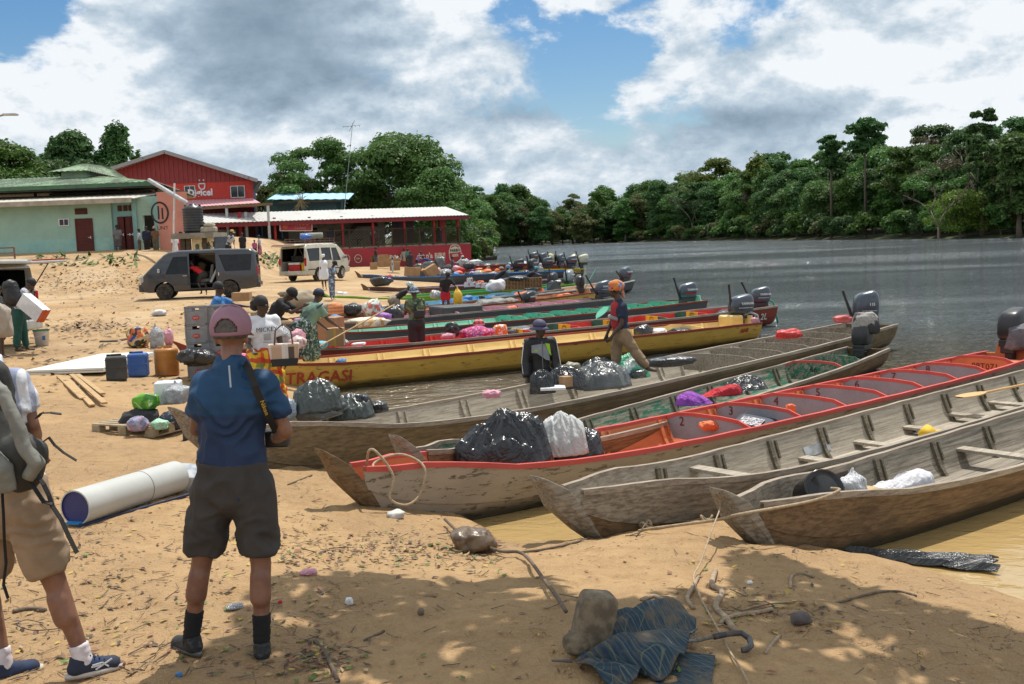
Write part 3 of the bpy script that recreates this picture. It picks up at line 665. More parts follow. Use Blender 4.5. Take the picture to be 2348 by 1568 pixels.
def motor(label,b,y=0,ins=.2,sc=1.0,turn=0,cover=None,red=False,handle=(70,.55),cm=None,dz=.0,logo='YAMAHA',size=(.34,.56,.44)):
 p=b.w(1-ins/b.L,y,b.g(1.0)-.06+dz)
 rt=empty('outboard_motor',p,b.a+turn,label,'outboard motor','outboard motors on the canoe sterns');rt.scale=(sc,sc,sc)
 w_,l,h=size
 c=cowlmesh(w_,l,h,.03).obj('cowling',cm or nav,rt,smooth=True);c.location=(.16,0,.16)
 bx=MB();bx.box((.14,0,.10),(l*.8,w_*.7,.13));bx.box((.06,0,-.08),(.16,.14,.5));bx.box((-.04,0,.0),(.10,.24,.16));bev(bx.obj('bracket',blk,rt),.02)
 lg=MB();lg.box((.20,0,-.38),(.20,.07,.75),taper=1.2);lg.box((.26,0,-.62),(.36,.2,.02));lg.tube([(.05,0,-.78),(.12,0,-.78),(.36,0,-.78),(.42,0,-.78)],[.01,.05,.055,.03],10);lg.prism([(.12,-.80),(.32,-.80),(.28,-.98),(.2,-.95)],-.01,.01,axis=1)
 bev(lg.obj('drive_leg',nav if cm is None else cm,rt),.01)
 pr=MB()
 for k in range(3):
  a=2*pi*k/3;pr.add([(.44,.02*cos(a),-.78+.02*sin(a)),(.43,.13*cos(a-.35),-.78+.13*sin(a-.35)),(.46,.14*cos(a+.1),-.78+.14*sin(a+.1)),(.47,.11*cos(a+.45),-.78+.11*sin(a+.45)),(.45,.02*cos(a+1),-.78+.02*sin(a+1))],[(0,1,2,3,4)])
 pr.obj('propeller',dullm,rt)
 if handle:
  a,L_=handle;h0=V((-.10,-.02,.12));h1=h0+V((-cos(R(a))*L_,0,sin(R(a))*L_));th=MB().tube([h0,h0+(h1-h0)*.55,h1],[.035,.032,.024],8).obj('tiller',blk,rt)
  MB().tube([h1-(h1-h0)*.3,h1],[.03,.032],8).obj('grip',blk,th)
 if not cover:
  st=[]
  for sd_ in(-1,1):
   M=frame((.23,sd_*(w_/2+.002),.16+h*.52),(1*(-sd_),0,0),(0,0,1))if 0 else frame((.26,sd_*(w_/2+.004),.16+h*.55),(-sd_*1.0 if sd_>0 else 1.0,0,0),(0,0,1))
   text('lettering',logo,.085,whitep,rt,M,.003,bold=.002)
   for sd_ in(-1,1):MB().box((.20,sd_*(w_/2+.003),.16+h*.32),(l*.6,.006,.05 if red else .018)).obj('stripe',redp if red else whitep,rt)
 return rt
def cloth_cover(label,p,size,mat,seed,cat='cover',a=0,name='cloth_cover'):
 """cloth draped over a motor head"""
 n,h=22,12;vs=[];r0=random.Random(seed)
 for i in range(h+1):
  f=i/h
  for k in range(n):
   an=2*pi*k/n;rr=(1 if f>.45 else sqrt(max(0,1-((.45-f)/.45)**2))*.96+.04)
   wv=1+(.08*sin(3*an+seed)+.05*sin(7*an+seed*2)+.16*noise.noise(V((cos(an)*3,sin(an)*3,f*4+seed))))*(.3+f)
   low=.14*noise.noise(V((cos(an)*1.5,sin(an)*1.5,seed)))
   vs.append((cos(an)*rr*wv*size[0]/2,sin(an)*rr*wv*size[1]/2,size[2]*(1-f)+(low*f*size[2]*1.4)))
 fs=[(i*n+k,i*n+(k+1)%n,(i+1)*n+(k+1)%n,(i+1)*n+k)for i in range(h)for k in range(n)]+[tuple(range(n))]
 o=MB().add(vs,fs).obj(name,mat,None,smooth=True,loc=p);o.rotation_euler=(0,0,a)
 sb=o.modifiers.new('sub','SUBSURF');sb.levels=sb.render_levels=1
 so_=o.modifiers.new('sol','SOLIDIFY');so_.thickness=.008
 return tag(o,label,cat)
def crown_np(seed,lobes,n,leaf,flat=.5,droop=0.0):
 """leaf-clump faces scattered on and in overlapping lobes; lobes = (x,y,z,rx,ry,rz)"""
 g_=np.random.RandomState(seed);L=np.array(lobes,float)
 vol=(L[:,3]*L[:,4]+L[:,4]*L[:,5]+L[:,3]*L[:,5]);pr=vol/vol.sum()
 k=g_.choice(len(L),n,p=pr);d=g_.normal(size=(n,3));d/=np.linalg.norm(d,axis=1)[:,None]
 d[:,2]=np.where(d[:,2]<-.35,-d[:,2]*.6,d[:,2])
 rr=1.06-np.abs(g_.normal(0,.27,n));rr*=1+.22*np.sin(d[:,0]*7+k*1.7+seed)*np.sin(d[:,1]*6+k)*np.sin(d[:,2]*8+k*2.2)
 c=L[k,:3]+d*L[k,3:]*rr[:,None]
 keep=(np.sin(c[:,0]*1.9+seed)*np.sin(c[:,1]*2.1)*np.sin(c[:,2]*2.3+seed*2)>-.7)
 c,d=c[keep],d[keep];n=len(c)
 nr=d*.9+np.array([0,0,flat])+g_.normal(0,.55,(n,3));nr/=np.linalg.norm(nr,axis=1)[:,None]
 a=np.cross(nr,g_.normal(size=(n,3)));a/=np.linalg.norm(a,axis=1)[:,None]+1e-9;b=np.cross(nr,a)
 s=leaf*(.45+1.3*g_.rand(n)**2)[:,None];e=g_.uniform(.45,1,n)[:,None]
 v=np.stack([c-a*s,c-b*s*e*.75,c+a*s-nr*s*.25,c+b*s*e*.75+nr*s*.12],1).reshape(-1,3)
 return v,np.arange(len(v)).reshape(-1,4)
bark=wood('tree bark',(.20,.16,.12),(.09,.07,.05));bark_p=wood('pale bark',(.42,.39,.34),(.25,.22,.19))
LF={'g':leafmat('leaf mid green',(.075,.165,.034),(.13,.24,.055)),'d':leafmat('leaf dark green',(.055,.13,.036),(.10,.20,.055)),'y':leafmat('leaf yellow green',(.16,.22,.022),(.10,.16,.025)),'o':leafmat('leaf olive',(.12,.145,.045),(.165,.18,.06)),'b':leafmat('leaf bright green',(.065,.15,.02),(.10,.19,.03)),'r':leafmat('leaf brownish',(.10,.075,.045),(.085,.08,.04))}
def limbs(mb,p,d,r,ln,g_,depth,mi=0,spread=.6):
 q=p+d*ln;mid_=(p+q)/2+V((g_.uniform(-1,1),g_.uniform(-1,1),0))*ln*.06
 mb.tube([p,mid_,q],[r,r*.82,r*.62],7 if r>.08 else 5,mi)
 if depth:
  for k in range(g_.choice([2,3])):
   a=g_.uniform(0,6.28);d2=(d+V((cos(a),sin(a),g_.uniform(-.1,.35)))*spread).normalized()
   limbs(mb,q,d2,r*.58,ln*g_.uniform(.6,.85),g_,depth-1,mi,spread)
PROTO={}
def tree_meshes(key,kind,H,Wd,seed):
 """returns (trunk mesh, crown mesh) for a tree of height H"""
 if key in PROTO:return PROTO[key]
 g_=random.Random(seed);mb=MB();lobes=[]
 if kind=='dome':
  n=26
  for i in range(n):
   a=g_.uniform(0,6.28);r=g_.uniform(.05,.80)*Wd/2;hh=g_.uniform(0,1)
   z=H*(.86-.42*(r/(Wd/2))**2)if hh<.55 else H*g_.uniform(.18,.7)
   if hh>=.55:r=g_.uniform(.45,.8)*Wd/2
   s=g_.uniform(.12,.21)*Wd;lobes.append((r*cos(a),r*sin(a),z,s,s,s*.66))
  lobes.append((0,0,H*.60,Wd*.33,Wd*.33,H*.30));lobes.append((0,0,H*.3,Wd*.3,Wd*.3,H*.26));cnt,lf=22000,.0165*H
  limbs(mb,V((0,0,-.3)),V((0,0,1)),.028*H,H*.22,g_,3)
 elif kind=='column':
  for i in range(14):
   z=H*(.08+.84*i/13);a=g_.uniform(0,6.28);r=g_.uniform(0,.22)*Wd;s=Wd*(.24+.18*sin(pi*min(1,z/H*1.05)))*g_.uniform(.8,1.2)
   lobes.append((r*cos(a),r*sin(a),z,s,s,H*.10))
  cnt,lf=16000,.017*H;limbs(mb,V((0,0,-.3)),V((0,0,1)),.02*H,H*.4,g_,1,0,.25)
 elif kind=='umbrella':
  for i in range(26):
   a=g_.uniform(0,6.28);r=g_.uniform(.0,.8)*Wd/2;z=H*(g_.uniform(.66,.97)-.05*r/Wd);s=Wd*g_.uniform(.12,.22)
   lobes.append((r*cos(a),r*sin(a),z,s,s,s*g_.uniform(.22,.42)))
  cnt,lf=5200,.020*H;mb.tube([(0,0,-.3),(.1,0,H*.5),(0,0,H*.93)],[.014*H,.010*H,.004*H],8);[mb.tube([(0,0,q_[2]-.07*H),(q_[0]*.5,q_[1]*.5,q_[2]-.02*H),(q_[0],q_[1],q_[2])],[.006*H,.004*H,.002*H],5)for q_ in lobes]
 elif kind=='bare':
  cnt,lf=500,.015*H
  lobes=[(g_.uniform(-.3,.3)*Wd,g_.uniform(-.3,.3)*Wd,H*g_.uniform(.6,.95),Wd*.2,Wd*.2,H*.08)for _ in range(6)]
  limbs(mb,V((0,0,-.3)),V((0,0,1)),.013*H,H*.24,g_,5,0,.8)
 elif kind=='bush':
  for i in range(9):
   a=g_.uniform(0,6.28);r=g_.uniform(0,.38)*Wd;s=Wd*g_.uniform(.16,.26);lobes.append((r*cos(a),r*sin(a),H*g_.uniform(.2,.75),s,s,H*.24))
  cnt,lf=6000,.05*H;limbs(mb,V((0,0,-.2)),V((0,0,1)),.03*H,H*.15,g_,1)
 elif kind=='airy':
  for i in range(20):
   a=g_.uniform(0,6.28);r=g_.uniform(.25,.95)*Wd/2;z=H*(.93-.35*(r/(Wd/2))**2)-g_.uniform(0,.2)*H;s=g_.uniform(.10,.17)*Wd;lobes.append((r*cos(a),r*sin(a),z,s,s,s*.55))
  for i in range(8):
   a=g_.uniform(0,6.28);r=g_.uniform(.2,.8)*Wd/2;s=.13*Wd;lobes.append((r*cos(a),r*sin(a),H*g_.uniform(.25,.6),s,s,s*.6))
  cnt,lf=13000,.015*H;limbs(mb,V((0,0,-.3)),V((0,0,1)),.022*H,H*.26,g_,4,0,.62)
 if key[:3]=='big' and kind!='bush':cnt=int(cnt*1.7);lf*=.8
 v,f=crown_np(seed,lobes,cnt,lf)
 PROTO[key]=(mb.mesh('trunk',bark,smooth=True),v,f);return PROTO[key]
CROWN={}
def tree(key,kind,H,Wd,seed,leaf,x,y,label,group=None,sc=1.0,name='tree',rz=None,trunkm=None,z=None,dens=1.0):
 tm,v,f=tree_meshes(key,kind,H,Wd,seed)
 if key not in CROWN:CROWN[key]=npmesh('crown',v,f,LF[leaf],False)
 rt=empty(name,(x,y,(gz(x,y)if z is None else z)-.1),rnd.uniform(0,6.28)if rz is None else rz,label,'tree' if kind!='bush' else 'bush',group)
 rt.scale=(sc,sc,sc*rnd.uniform(.92,1.1))
 link(bpy.data.objects.new('trunk',tm),rt)
 co_=link(bpy.data.objects.new('crown',CROWN[key]),rt);co_.material_slots[0].link='OBJECT';co_.material_slots[0].material=LF[leaf]
 return rt
def bank_pts():
 p0=[onz(u,v,0)for u,v in((1085,604),(1108,588),(1140,567),(1300,558.5),(1450,555),(1600,552),(1800,551),(2000,549),(2200,547),(2347,545))]+[V((132,125,0)),V((190,95,0))]
 return p0
BP=bank_pts()
def along(step,off,jit):
 out=[]
 for a,b_ in zip(BP[:-1],BP[1:]):
  L_=(b_-a).length;t=rnd.uniform(0,step)/2
  nn=V((-(b_-a).y,(b_-a).x,0)).normalized()
  while t<L_:
   p=a+(b_-a)*(t/L_)
   out.append((p,nn));t+=step*rnd.uniform(.75,1.3)*(max(p.y,170)/260)**.2
 return[(p,nn)for p,nn in out]
def inland(p,dist):
 """move away from the river"""
 best=None
 for k in range(12):
  a=2*pi*k/12;q=(p.x+dist*cos(a),p.y+dist*sin(a));s_=float(sdist(np.array([q[0]]),np.array([q[1]]))[0])
  if best is None or s_>best[0]:best=(s_,q)
 return best[1]
kinds=[('dome',17,15,11),('dome',19,13,12),('column',15,8,13),('column',18,9,14),('airy',20,14,15),('dome',15,16,16)]
descr={'g':'mid green','d':'dark green','y':'yellow green','o':'olive green','b':'bright green','r':'brownish'}
shape={'dome':'round crowned tree','column':'vine hung tree','airy':'open crowned tree','bush':'bush leaning over the water'}
cnt_t=0
ZN=[(1160,'at the distant river bend'),(1260,'left of the thin tree'),(1400,'right of the thin tree'),(1520,'midway'),(1660,'under the bare grey tree'),(1800,'near the yellow green one'),(1940,'below the left umbrella tree'),(2070,'below the right umbrella tree'),(2200,'near the leafless tree'),(2320,'under the highest tree'),(9999,'at the right edge of the view')]
RW={2.5:'at the waterline',9:'front row',20:'second row',34:'back row'}
def zone(u):return next(n for x,n in ZN if u<x)
for off,step,bush in((2.5,7.5,True),(9,9.0,False),(20,10.5,False),(34,12,False)):
 for p,nn in along(step,off,3):
  if p.y<100 and p.x>0 and p.x<90:continue
  q=inland(p,off+rnd.uniform(-1.5,2.5));pu=proj(V((q[0],q[1],0)))[0]
  if pu<1068 or pu>2600:continue
  lf=rnd.choices('gdyobr',(5,4,.6,1.4,2.4,.15))[0]
  lfb=rnd.choices('gdob',(3,3,2,2))[0];bsc=rnd.uniform(.7,1.3)
  if bush:
   tree('bush%d'%(cnt_t%3),'bush',5.5,7.5,30+cnt_t%3,lfb,q[0],q[1],'%s%s bush at the waterline %s'%('big ' if bsc>1.1 else 'low ' if bsc<.9 else '',descr[lfb],zone(pu)),'bushes along the far bank',bsc,'bush')
  else:
   k=rnd.choice(kinds);sc=rnd.uniform(.90,1.08)*(.98 if off<15 else 1.22)*(1+.16*(pu<1800))
   tree('%s%d'%(k[0],k[3]),k[0],k[1],k[2],k[3],lf,q[0],q[1],'%s%s %s %s %s'%('tall ' if sc>1.12 else '',descr[lf],shape[k[0]],RW[off],zone(pu)),'%s %ss of the far bank forest'%(descr[lf],shape[k[0]]),sc,'forest_tree')
  cnt_t+=1
def tree_px(key,kind,seed,leaf,u,vtop,dist,wpx,label,vb=None,**k):
 p=at(u,700,dist);gr=gz(p.x,p.y);H=at(u,vtop,dist).z-gr;Wd=wpx*dist/2400
 return tree(key,kind,H,Wd,seed,leaf,p.x,p.y,label,z=gr,**k)
for i in range(13):tree_px('bend%d'%(i%3),'dome',90+i%3,'gdo'[i%3],1150+i*24,452+(i*7%5)*5,440+8*(i%4),62,'%s tree at the river bend %s'%(('mid green','dark','olive')[i%3],('past the red wall','left of the thin tree','right of the thin tree')[min(i//5,2)]),name='forest_tree',group='trees at the river bend')
tree_px('em1','dome',51,'y',1740,333,330,72,'round yellow green tree rising above the dark forest',name='forest_tree')
tree_px('em2','umbrella',52,'d',1908,287,250,62,'tall tree with flat tiered crown, left of the two emergents')
tree_px('em3','umbrella',53,'d',1985,280,240,92,'tall tree with flat tiered crown and pale straight trunk, right of the two emergents')
tree_px('em4','airy',54,'d',2252,241,185,78,'dark open crowned tree standing highest above the forest at the right')
tree_px('em5','bare',55,'o',1590,382,380,75,'bare grey branching tree above the far forest')
tree_px('em6','bare',56,'r',2150,330,176,150,'leafless grey spreading tree among the dark forest trees',sc=1)
tree_px('em7','airy',57,'o',1315,430,520,70,'thin brownish tree sticking up from the distant forest')
tree_px('em8','dome',58,'d',1190,450,480,70,'small dark rounded tree on the distant skyline')
tree_px('em9','dome',59,'d',2210,285,205,150,'broad dark tree with flat topped crown behind the leafless one')
tree_px('em10','dome',60,'g',2335,262,172,120,'olive tree at the right edge of the far bank')
tree_px('em11','dome',61,'y',2200,445,186,150,'pale green spreading tree low over the water at the right')
tree_px('big1','dome',71,'g',945,279,112,300,'huge spreading green tree behind the red restaurant',name='spreading_tree')
tree_px('big1b','dome',78,'g',1010,385,104,190,'green tree hanging over the right end of the restaurant roof',name='spreading_tree')
tree_px('big2','airy',72,'g',735,300,108,230,'open limbed green tree left of the huge spreading one',name='spreading_tree',rz=.6)
tree_px('big2b','dome',76,'d',700,385,112,150,'dark green tree under the open limbed one',name='spreading_tree')
tree_px('big2c','dome',77,'d',830,400,116,190,'dark tree filling the gap between the two big crowns',name='spreading_tree')
tree_px('big3','dome',73,'o',625,412,120,75,'small olive tree right of the red gabled shop')
tree_px('big4','bush',74,'g',1082,520,118,70,'dense green bush on the river bank beyond the restaurant',name='bush')
tree_px('big5','bush',75,'o',1100,545,125,60,'scrubby dry bush at the tip of the near bank',name='bush')
tree_px('l1','dome',81,'b',30,285,100,230,'bright green sunlit tree at the left edge',name='tree')
tree_px('l2','dome',82,'d',188,298,110,150,'dark tree with two rounded heads behind the green roof')
tree_px('l3','column',83,'d',283,286,112,90,'narrow dark tree hung with creepers left of the red gable')
tree_px('l4','dome',84,'d',120,350,105,230,'low dark green tree between the bright one and the two headed one')
tree_px('l5','dome',85,'g',338,343,120,60,'green treetop showing over the left slope of the red gable')
tree_px('l6','airy',86,'d',530,378,130,60,'thin treetop showing over the right slope of the red gable')
glass_d=pm('dark window glass',(.02,.025,.03),(.03,.035,.04),rough=.08,spec=.8)
def hprism(poly,y0,y1):return poly
mint_w=pm('mint wall paint',(.33,.50,.42),(.29,.45,.38),sc=.8,rough=.9,bump=.2,grime=.25);turq_w=pm('turquoise wall paint',(.20,.42,.42),(.24,.45,.44),sc=1,rough=.9,grime=.35)
doorm=wood('brown door',(.13,.035,.03),(.08,.025,.02));whitew=pm('white frame paint',(.72,.72,.70),rough=.6);roofg=None
def roofmat(name,c1,c2,stain,th=.5,sc=1.2):
 m,t=mk(name);co=t.n('TexCoord').outputs['Object']
 a=t.noise(t.n('Mapping',i={'Vector':co,'Scale':(1,.35,1)}).outputs[0],sc,8,.75,.3)
 c=t.mix(t.noise(co,.7,3),(*c1,1),(*c2,1));c=t.mix(t.mr(a,th,th+.12,0,.8),c,(*stain,1))
 b=t.n('BsdfPrincipled',i={'Base Color':c,'Roughness':.6});fin(m,t,b.outputs[0]);MATS[name]=m;return m
roof_green=roofmat('green corrugated roof',(.16,.27,.13),(.22,.33,.19),(.04,.05,.03),.42);roof_white=roofmat('white rusty roof',(.43,.44,.42),(.50,.50,.48),(.34,.17,.10),.56)
roof_blue=roofmat('light blue roof',(.30,.55,.75),(.36,.6,.8),(.25,.45,.6),.6);roof_pink=roofmat('pink faded roof',(.60,.33,.36),(.55,.28,.3),(.45,.40,.30),.56);roof_grey=roofmat('grey roof edge',(.30,.30,.31),(.24,.24,.25),(.1,.1,.1),.55)
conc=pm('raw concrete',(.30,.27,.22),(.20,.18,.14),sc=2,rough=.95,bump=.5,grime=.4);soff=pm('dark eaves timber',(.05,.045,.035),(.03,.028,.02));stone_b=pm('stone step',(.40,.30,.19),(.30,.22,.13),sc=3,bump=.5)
def corr(name,p00,p10,p11,p01,mat,parent,pitch=.25,amp=.03,thick=.04):
 """corrugated sheet between four corners; ridges run from the p00-p10 edge to the p01-p11 edge"""
 p00,p10,p11,p01=map(V,(p00,p10,p11,p01));n=max(4,int((p10-p00).length/pitch)*2);nn=(p10-p00).cross(p01-p00).normalized()
 if nn.z<0:nn=-nn
 vs=[];fs=[]
 for i in range(n+1):
  f=i/n;o=nn*(amp if i%2 else 0);a=p00.lerp(p10,f)+o;b_=p01.lerp(p11,f)+o;vs+=[a,b_,a-nn*thick,b_-nn*thick]
 for i in range(n):
  k=i*4;fs+=[(k,k+4,k+5,k+1),(k+2,k+3,k+7,k+6),(k,k+2,k+6,k+4),(k+1,k+5,k+7,k+3)]
 fs+=[(0,1,3,2),(n*4,n*4+2,n*4+3,n*4+1)]
 return MB().add(vs,fs).obj(name,mat,parent)
def obox(name,mat,parent,c,d,rot=None,bevel=0):return MB().box(c,d,rot=rot).obj(name,mat,parent,bevel=bevel)
def window(parent,M,w_,h,frame_m=whitew,glass=glass_d,panes=2,depth=.06,name='window'):
 """window in the local xz plane of M, facing -y"""
 mb=MB();b_=.05
 for x in(-w_/2,w_/2):mb.box((x,0,0),(b_,depth,h+b_))
 for z in(-h/2,h/2):mb.box((0,0,z),(w_-b_,depth-.006,b_))
 for k in range(1,panes):mb.box((-w_/2+w_*k/panes,0,0),(b_*.7,depth-.012,h-b_))
 o=mb.obj(name,frame_m,parent);o.matrix_local=M
 for k in range(panes):
  p=MB().box((-w_/2+w_*(k+.5)/panes,.01,0),(w_/panes-b_*.9,.012,h-b_)).obj('pane',glass,o)
 return o
T=lambda x,y,z,rz=0:Matrix.Translation((x,y,z))@Matrix.Rotation(rz,4,'Z')
def wallbox(name,mat,parent,x0,x1,y0,y1,z0,z1,**k):return obox(name,mat,parent,((x0+x1)/2,(y0+y1)/2,(z0+z1)/2),(x1-x0,y1-y0,z1-z0),**k)
D=58
P_=lambda u,v,d=D:at(u,v,d)
z0=P_(200,586).z
mg=empty('market_building',(P_(125,586).x,D,z0),0,'mint green single storey building with brown doors under a mossy green roof','building')
ox=mg.location.x
def lx(u,d=D):return at(u,600,d).x-ox
def lz(u,v,d=D):return at(u,v,d).z-z0
xe=lx(263);h1=lz(150,461)
wallbox('wall',mint_w,mg,lx(-160),xe,0,.25,0,h1)
wallbox('lower_wall_band',pm('aqua wall paint',(.24,.47,.45),(.36,.55,.46),sc=1.2,lo=.3,hi=.7,rough=.9,grime=.3),mg,lx(-160),xe+.02,-.012,-.001,0,.95)
wallbox('plinth',conc,mg,lx(-160),lx(372),-.25,.3,-1.6,.0)
wallbox('wall',turq_w,mg,xe,lx(312),.15,.35,0,lz(290,459))
wallbox('pillar',turq_w,mg,lx(312),lx(322),-.1,.4,0,lz(320,455));wallbox('wall',mint_w,mg,lx(322),lx(334),.0,.25,0,lz(330,450));wallbox('wall',mint_w,mg,lx(334),lx(362),.0,.25,lz(350,493),lz(345,450));wallbox('pillar',turq_w,mg,lx(362),lx(374),-.15,.35,0,lz(365,450))
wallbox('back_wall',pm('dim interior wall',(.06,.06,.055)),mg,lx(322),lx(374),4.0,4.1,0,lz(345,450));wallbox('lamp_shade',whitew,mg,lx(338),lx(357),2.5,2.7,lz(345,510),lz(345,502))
def door(u0,u1,v0,v1,y=-.03):
 d_=wallbox('door',doorm,mg,lx(u0),lx(u1),y-.03,y+.02,lz(200,v1),lz(200,v0));fr=MB();x0,x1,a,b_=lx(u0),lx(u1),lz(200,v1),lz(200,v0)
 fr.box((x0-.04,y,(a+b_)/2),(.08,.1,b_-a+.1));fr.box((x1+.04,y,(a+b_)/2),(.08,.1,b_-a+.1));fr.box(((x0+x1)/2,y,b_+.03),(x1-x0,.09,.06));fr.obj('frame',doorm,d_)
 MB().box((x1-.12,y-.06,(a+b_)/2),(.14,.04,.03)).box((x1-.06,y-.045,(a+b_)/2),(.04,.03,.14)).obj('handle',whitew,d_)
door(183,216,503,586)
for a,b_ in((287,298),(302,313)):door(a-9,b_-9,502,580,.10)
door(305,311,502,580,.10)
def vent(u0,u1,v0,v1,y=-.02):
 w_=wallbox('vent_window',doorm,mg,lx(u0),lx(u1),y-.03,y+.03,lz(200,v1),lz(200,v0));x0,x1,a,b_=lx(u0),lx(u1),lz(200,v1),lz(200,v0)
 for k in range(3):MB().box(((x0+x1)/2,y-.04,a+(b_-a)*(k+.5)/3),(x1-x0-.1,.03,(b_-a)/3-.06),rot=(.5,0,0)).obj('louvre',W_dark,w_)
vent(181,209,477,491);vent(286-9,295-9,474,487,.11);vent(299-9,308-9,474,487,.11);vent(302,310,474,487,.11)
window(mg,T(lx(154),-.02,lz(154,509.5)),lx(165)-lx(143),lz(154,502)-lz(154,517),glass=pm('purple dark glass',(.03,.01,.03),rough=.1))
y_f=-.9
a0=(lx(-160),y_f,lz(0,472)+.12);a1=(lx(335),y_f-.0,lz(300,459)-.02)
corr('front_roof',a0,(lx(330),y_f,lz(150,462)-.0),(lx(345),3.5,lz(150,452)+.3),(lx(-160),3.5,lz(150,452)+.3),pm('pale roof sheet',(.50,.46,.38),(.38,.36,.3),sc=1),mg,.3)
obox('fascia',pm('weathered fascia',(.40,.35,.29),(.28,.25,.2),sc=2),mg,((lx(-160)+lx(325))/2,y_f-.03,lz(150,464)-.05),(lx(325)-lx(-160),.05,.26))
wallbox('clerestory_post',W_dark,mg,lx(268),lx(271),3.2,3.4,h1,h1+1.1)
for u in(30,110,190,322):wallbox('clerestory_post',W_dark,mg,lx(u),lx(u)+.12,3.2,3.35,h1,h1+1.2)
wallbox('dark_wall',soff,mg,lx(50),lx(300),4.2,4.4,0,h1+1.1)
ye,yr=1.2,9.5;zE=lz(150,428,D+1)+.1;xL,xR=lx(-140),lx(352);zR=lz(175,405,D+9.5)
rl,rr_=lx(60,D+9.5),lx(225,D+9.5)
corr('roof_slope',(xL,ye,zE-.1),(xR,ye,zE+.02),(rr_,yr,zR),(rl-6,yr,zR),roof_green,mg,.35,.05)
corr('roof_slope',(xR,ye,zE),(xR-2.8,ye+17,zE),(rr_-1,yr+1,zR),(rr_,yr-.01,zR),pm('underside sheet',(.26,.22,.16),(.16,.13,.1)),mg,.35,.05);MB().add([(xR,ye,zE-.12),(xR-2.8,ye+17,zE-.12),(xR-5,ye+17,zE-.3),(xR-2.2,ye,zE-.3)],[(0,1,2,3)]).obj('soffit',pm('underside sheet',(.26,.22,.16),(.16,.13,.1)),mg)
obox('eave_board',pm('green eave board',(.06,.14,.07)),mg,((xL+xR)/2,ye-.04,zE-.1),(xR-xL,.06,.22))
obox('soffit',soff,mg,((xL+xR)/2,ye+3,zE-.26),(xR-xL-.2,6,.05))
zl=zR-.1
for(xa,xb)in((lx(128,D+6.7),lx(214,D+6.7)),):
 xm=(xa+xb)/2;za,zt=lz(165,396,D+8),lz(165,373,D+8)
 MB().prism([(xa+.5,zR-1.2),(xb-.3,zR-1.2),(xb-.3,za),(xa+.5,za)],yr-2.2,yr+2.2).obj('lantern_wall',pm('pale green lantern',(.33,.45,.33)),mg)
 corr('lantern_roof',(xa,yr-2.8,za),(xb,yr-2.8,za),(xm+.2,yr,zt),(xm-.2,yr,zt),roof_green,mg,.3,.04)
 corr('lantern_roof',(xb,yr-2.8,za),(xb+.6,yr+3,za-.3),(xm+.9,yr+1.5,zt-.1),(xm+.2,yr,zt),roof_green,mg,.3,.04)
 corr('lantern_roof',(xa-.0,yr-2.8,za),(xa-.5,yr+2.8,za),(xm-.3,yr,zt),(xm-.2,yr,zt),roof_green,mg,.3,.04)
MB().tube([P_(342,413,56.5)-mg.location,P_(425,463,53)-mg.location,P_(428,466,53)-mg.location],.11,8).obj('gutter_pipe',pm('grey pipe',(.45,.46,.47)),mg)
for k in range(4):wallbox('stone_step',stone_b,mg,lx(318)-k*.25+.3,lx(352)+k*.2,-.9-k*.4,-.5-k*.4+.05,-.25-k*.2,-.07-k*.2,bevel=.03)
pk=empty('salmon_wall',(P_(398,590,57).x,57,z0),R(20),'salmon painted wall with round black emblem beside the water tank','wall')
w5=(P_(432,500).x-P_(378,500).x)*1.12
wallbox('panel',pm('salmon paint',(.60,.25,.18),(.52,.22,.17),sc=1,grime=.3),pk,-w5*.45,w5*.62,0,.3,-.8,3.25)
t_=MB().tube([(-.55+.42*cos(a)*1.0,-.02,2.15+.55*sin(a))for a in np.linspace(0,6.28,25)],.045,6).obj('painted_emblem',ink_blk,pk)
text('lettering','UNT',.28,ink_blk,pk,frame((-.45,-.006,1.32),(1,0,0),(0,0,1)));MB().box((-.62,-.01,2.15),(.08,.02,.7)).box((-.42,-.01,2.1),(.08,.02,.6)).obj('painted_emblem',ink_blk,pk)
sp_=empty('white_pole',(P_(396,600,54).x,54,gz(P_(396,600,54).x,54)),0,'thin pale leaning pole in front of the salmon wall','pole')
MB().tube([(0,0,-.2),P_(400,420,54)-sp_.location],.05,6).obj('shaft',whitew,sp_)
D2=52;tb=P_(445,534,D2);wt=empty('water_tank',tb,0,'ribbed black plastic water tank on a timber stand','water tank')
rt_=(P_(467,500,D2).x-P_(421,500,D2).x)/2;ht=P_(445,469,D2).z-tb.z
prof=[(.9*rt_,0)]
for k in range(9):prof+=[(rt_*.93,ht*(.04+k*.094)),(rt_,ht*(.065+k*.094)),(rt_,ht*(.105+k*.094))]
prof+=[(rt_*.8,ht*.93),(rt_*.35,ht*.98),(rt_*.33,ht*1.02),(0.02,ht*1.02)]
MB().lathe(prof,28).obj('tank_body',blk,wt,smooth=True)
for a in(-1,1):MB().box((a*rt_*.72,0,ht*.96),(rt_*.2,rt_*.3,ht*.09)).obj('lug',blk,wt,bevel=.03)
sd2=empty('tank_stand',(tb.x,tb.y,gz(tb.x,tb.y)),0,'timber platform on posts carrying the black water tank','stand');hz=tb.z-sd2.location.z
xs0,xs1=P_(410,540,D2).x-tb.x,P_(505,540,D2).x-tb.x
wallbox('platform',conc,sd2,xs0,xs1,-1.3,1.3,hz-.28,hz-.02)
for x in(xs0+.4,-.1,xs1-.6):wallbox('post',W_dark,sd2,x,x+.2,-1.1,-.9,-.3,hz-.28);wallbox('post',W_dark,sd2,x,x+.2,.9,1.1,-.3,hz-.28)
mu=empty('mural_panel',(P_(466,590,51).x,51,P_(466,572,51).z),0,'cream panel painted with a small figure below the water tank','mural')
wm=P_(490,560,51).x-P_(442,560,51).x;hm=P_(466,549,51).z-P_(466,577,51).z+.2
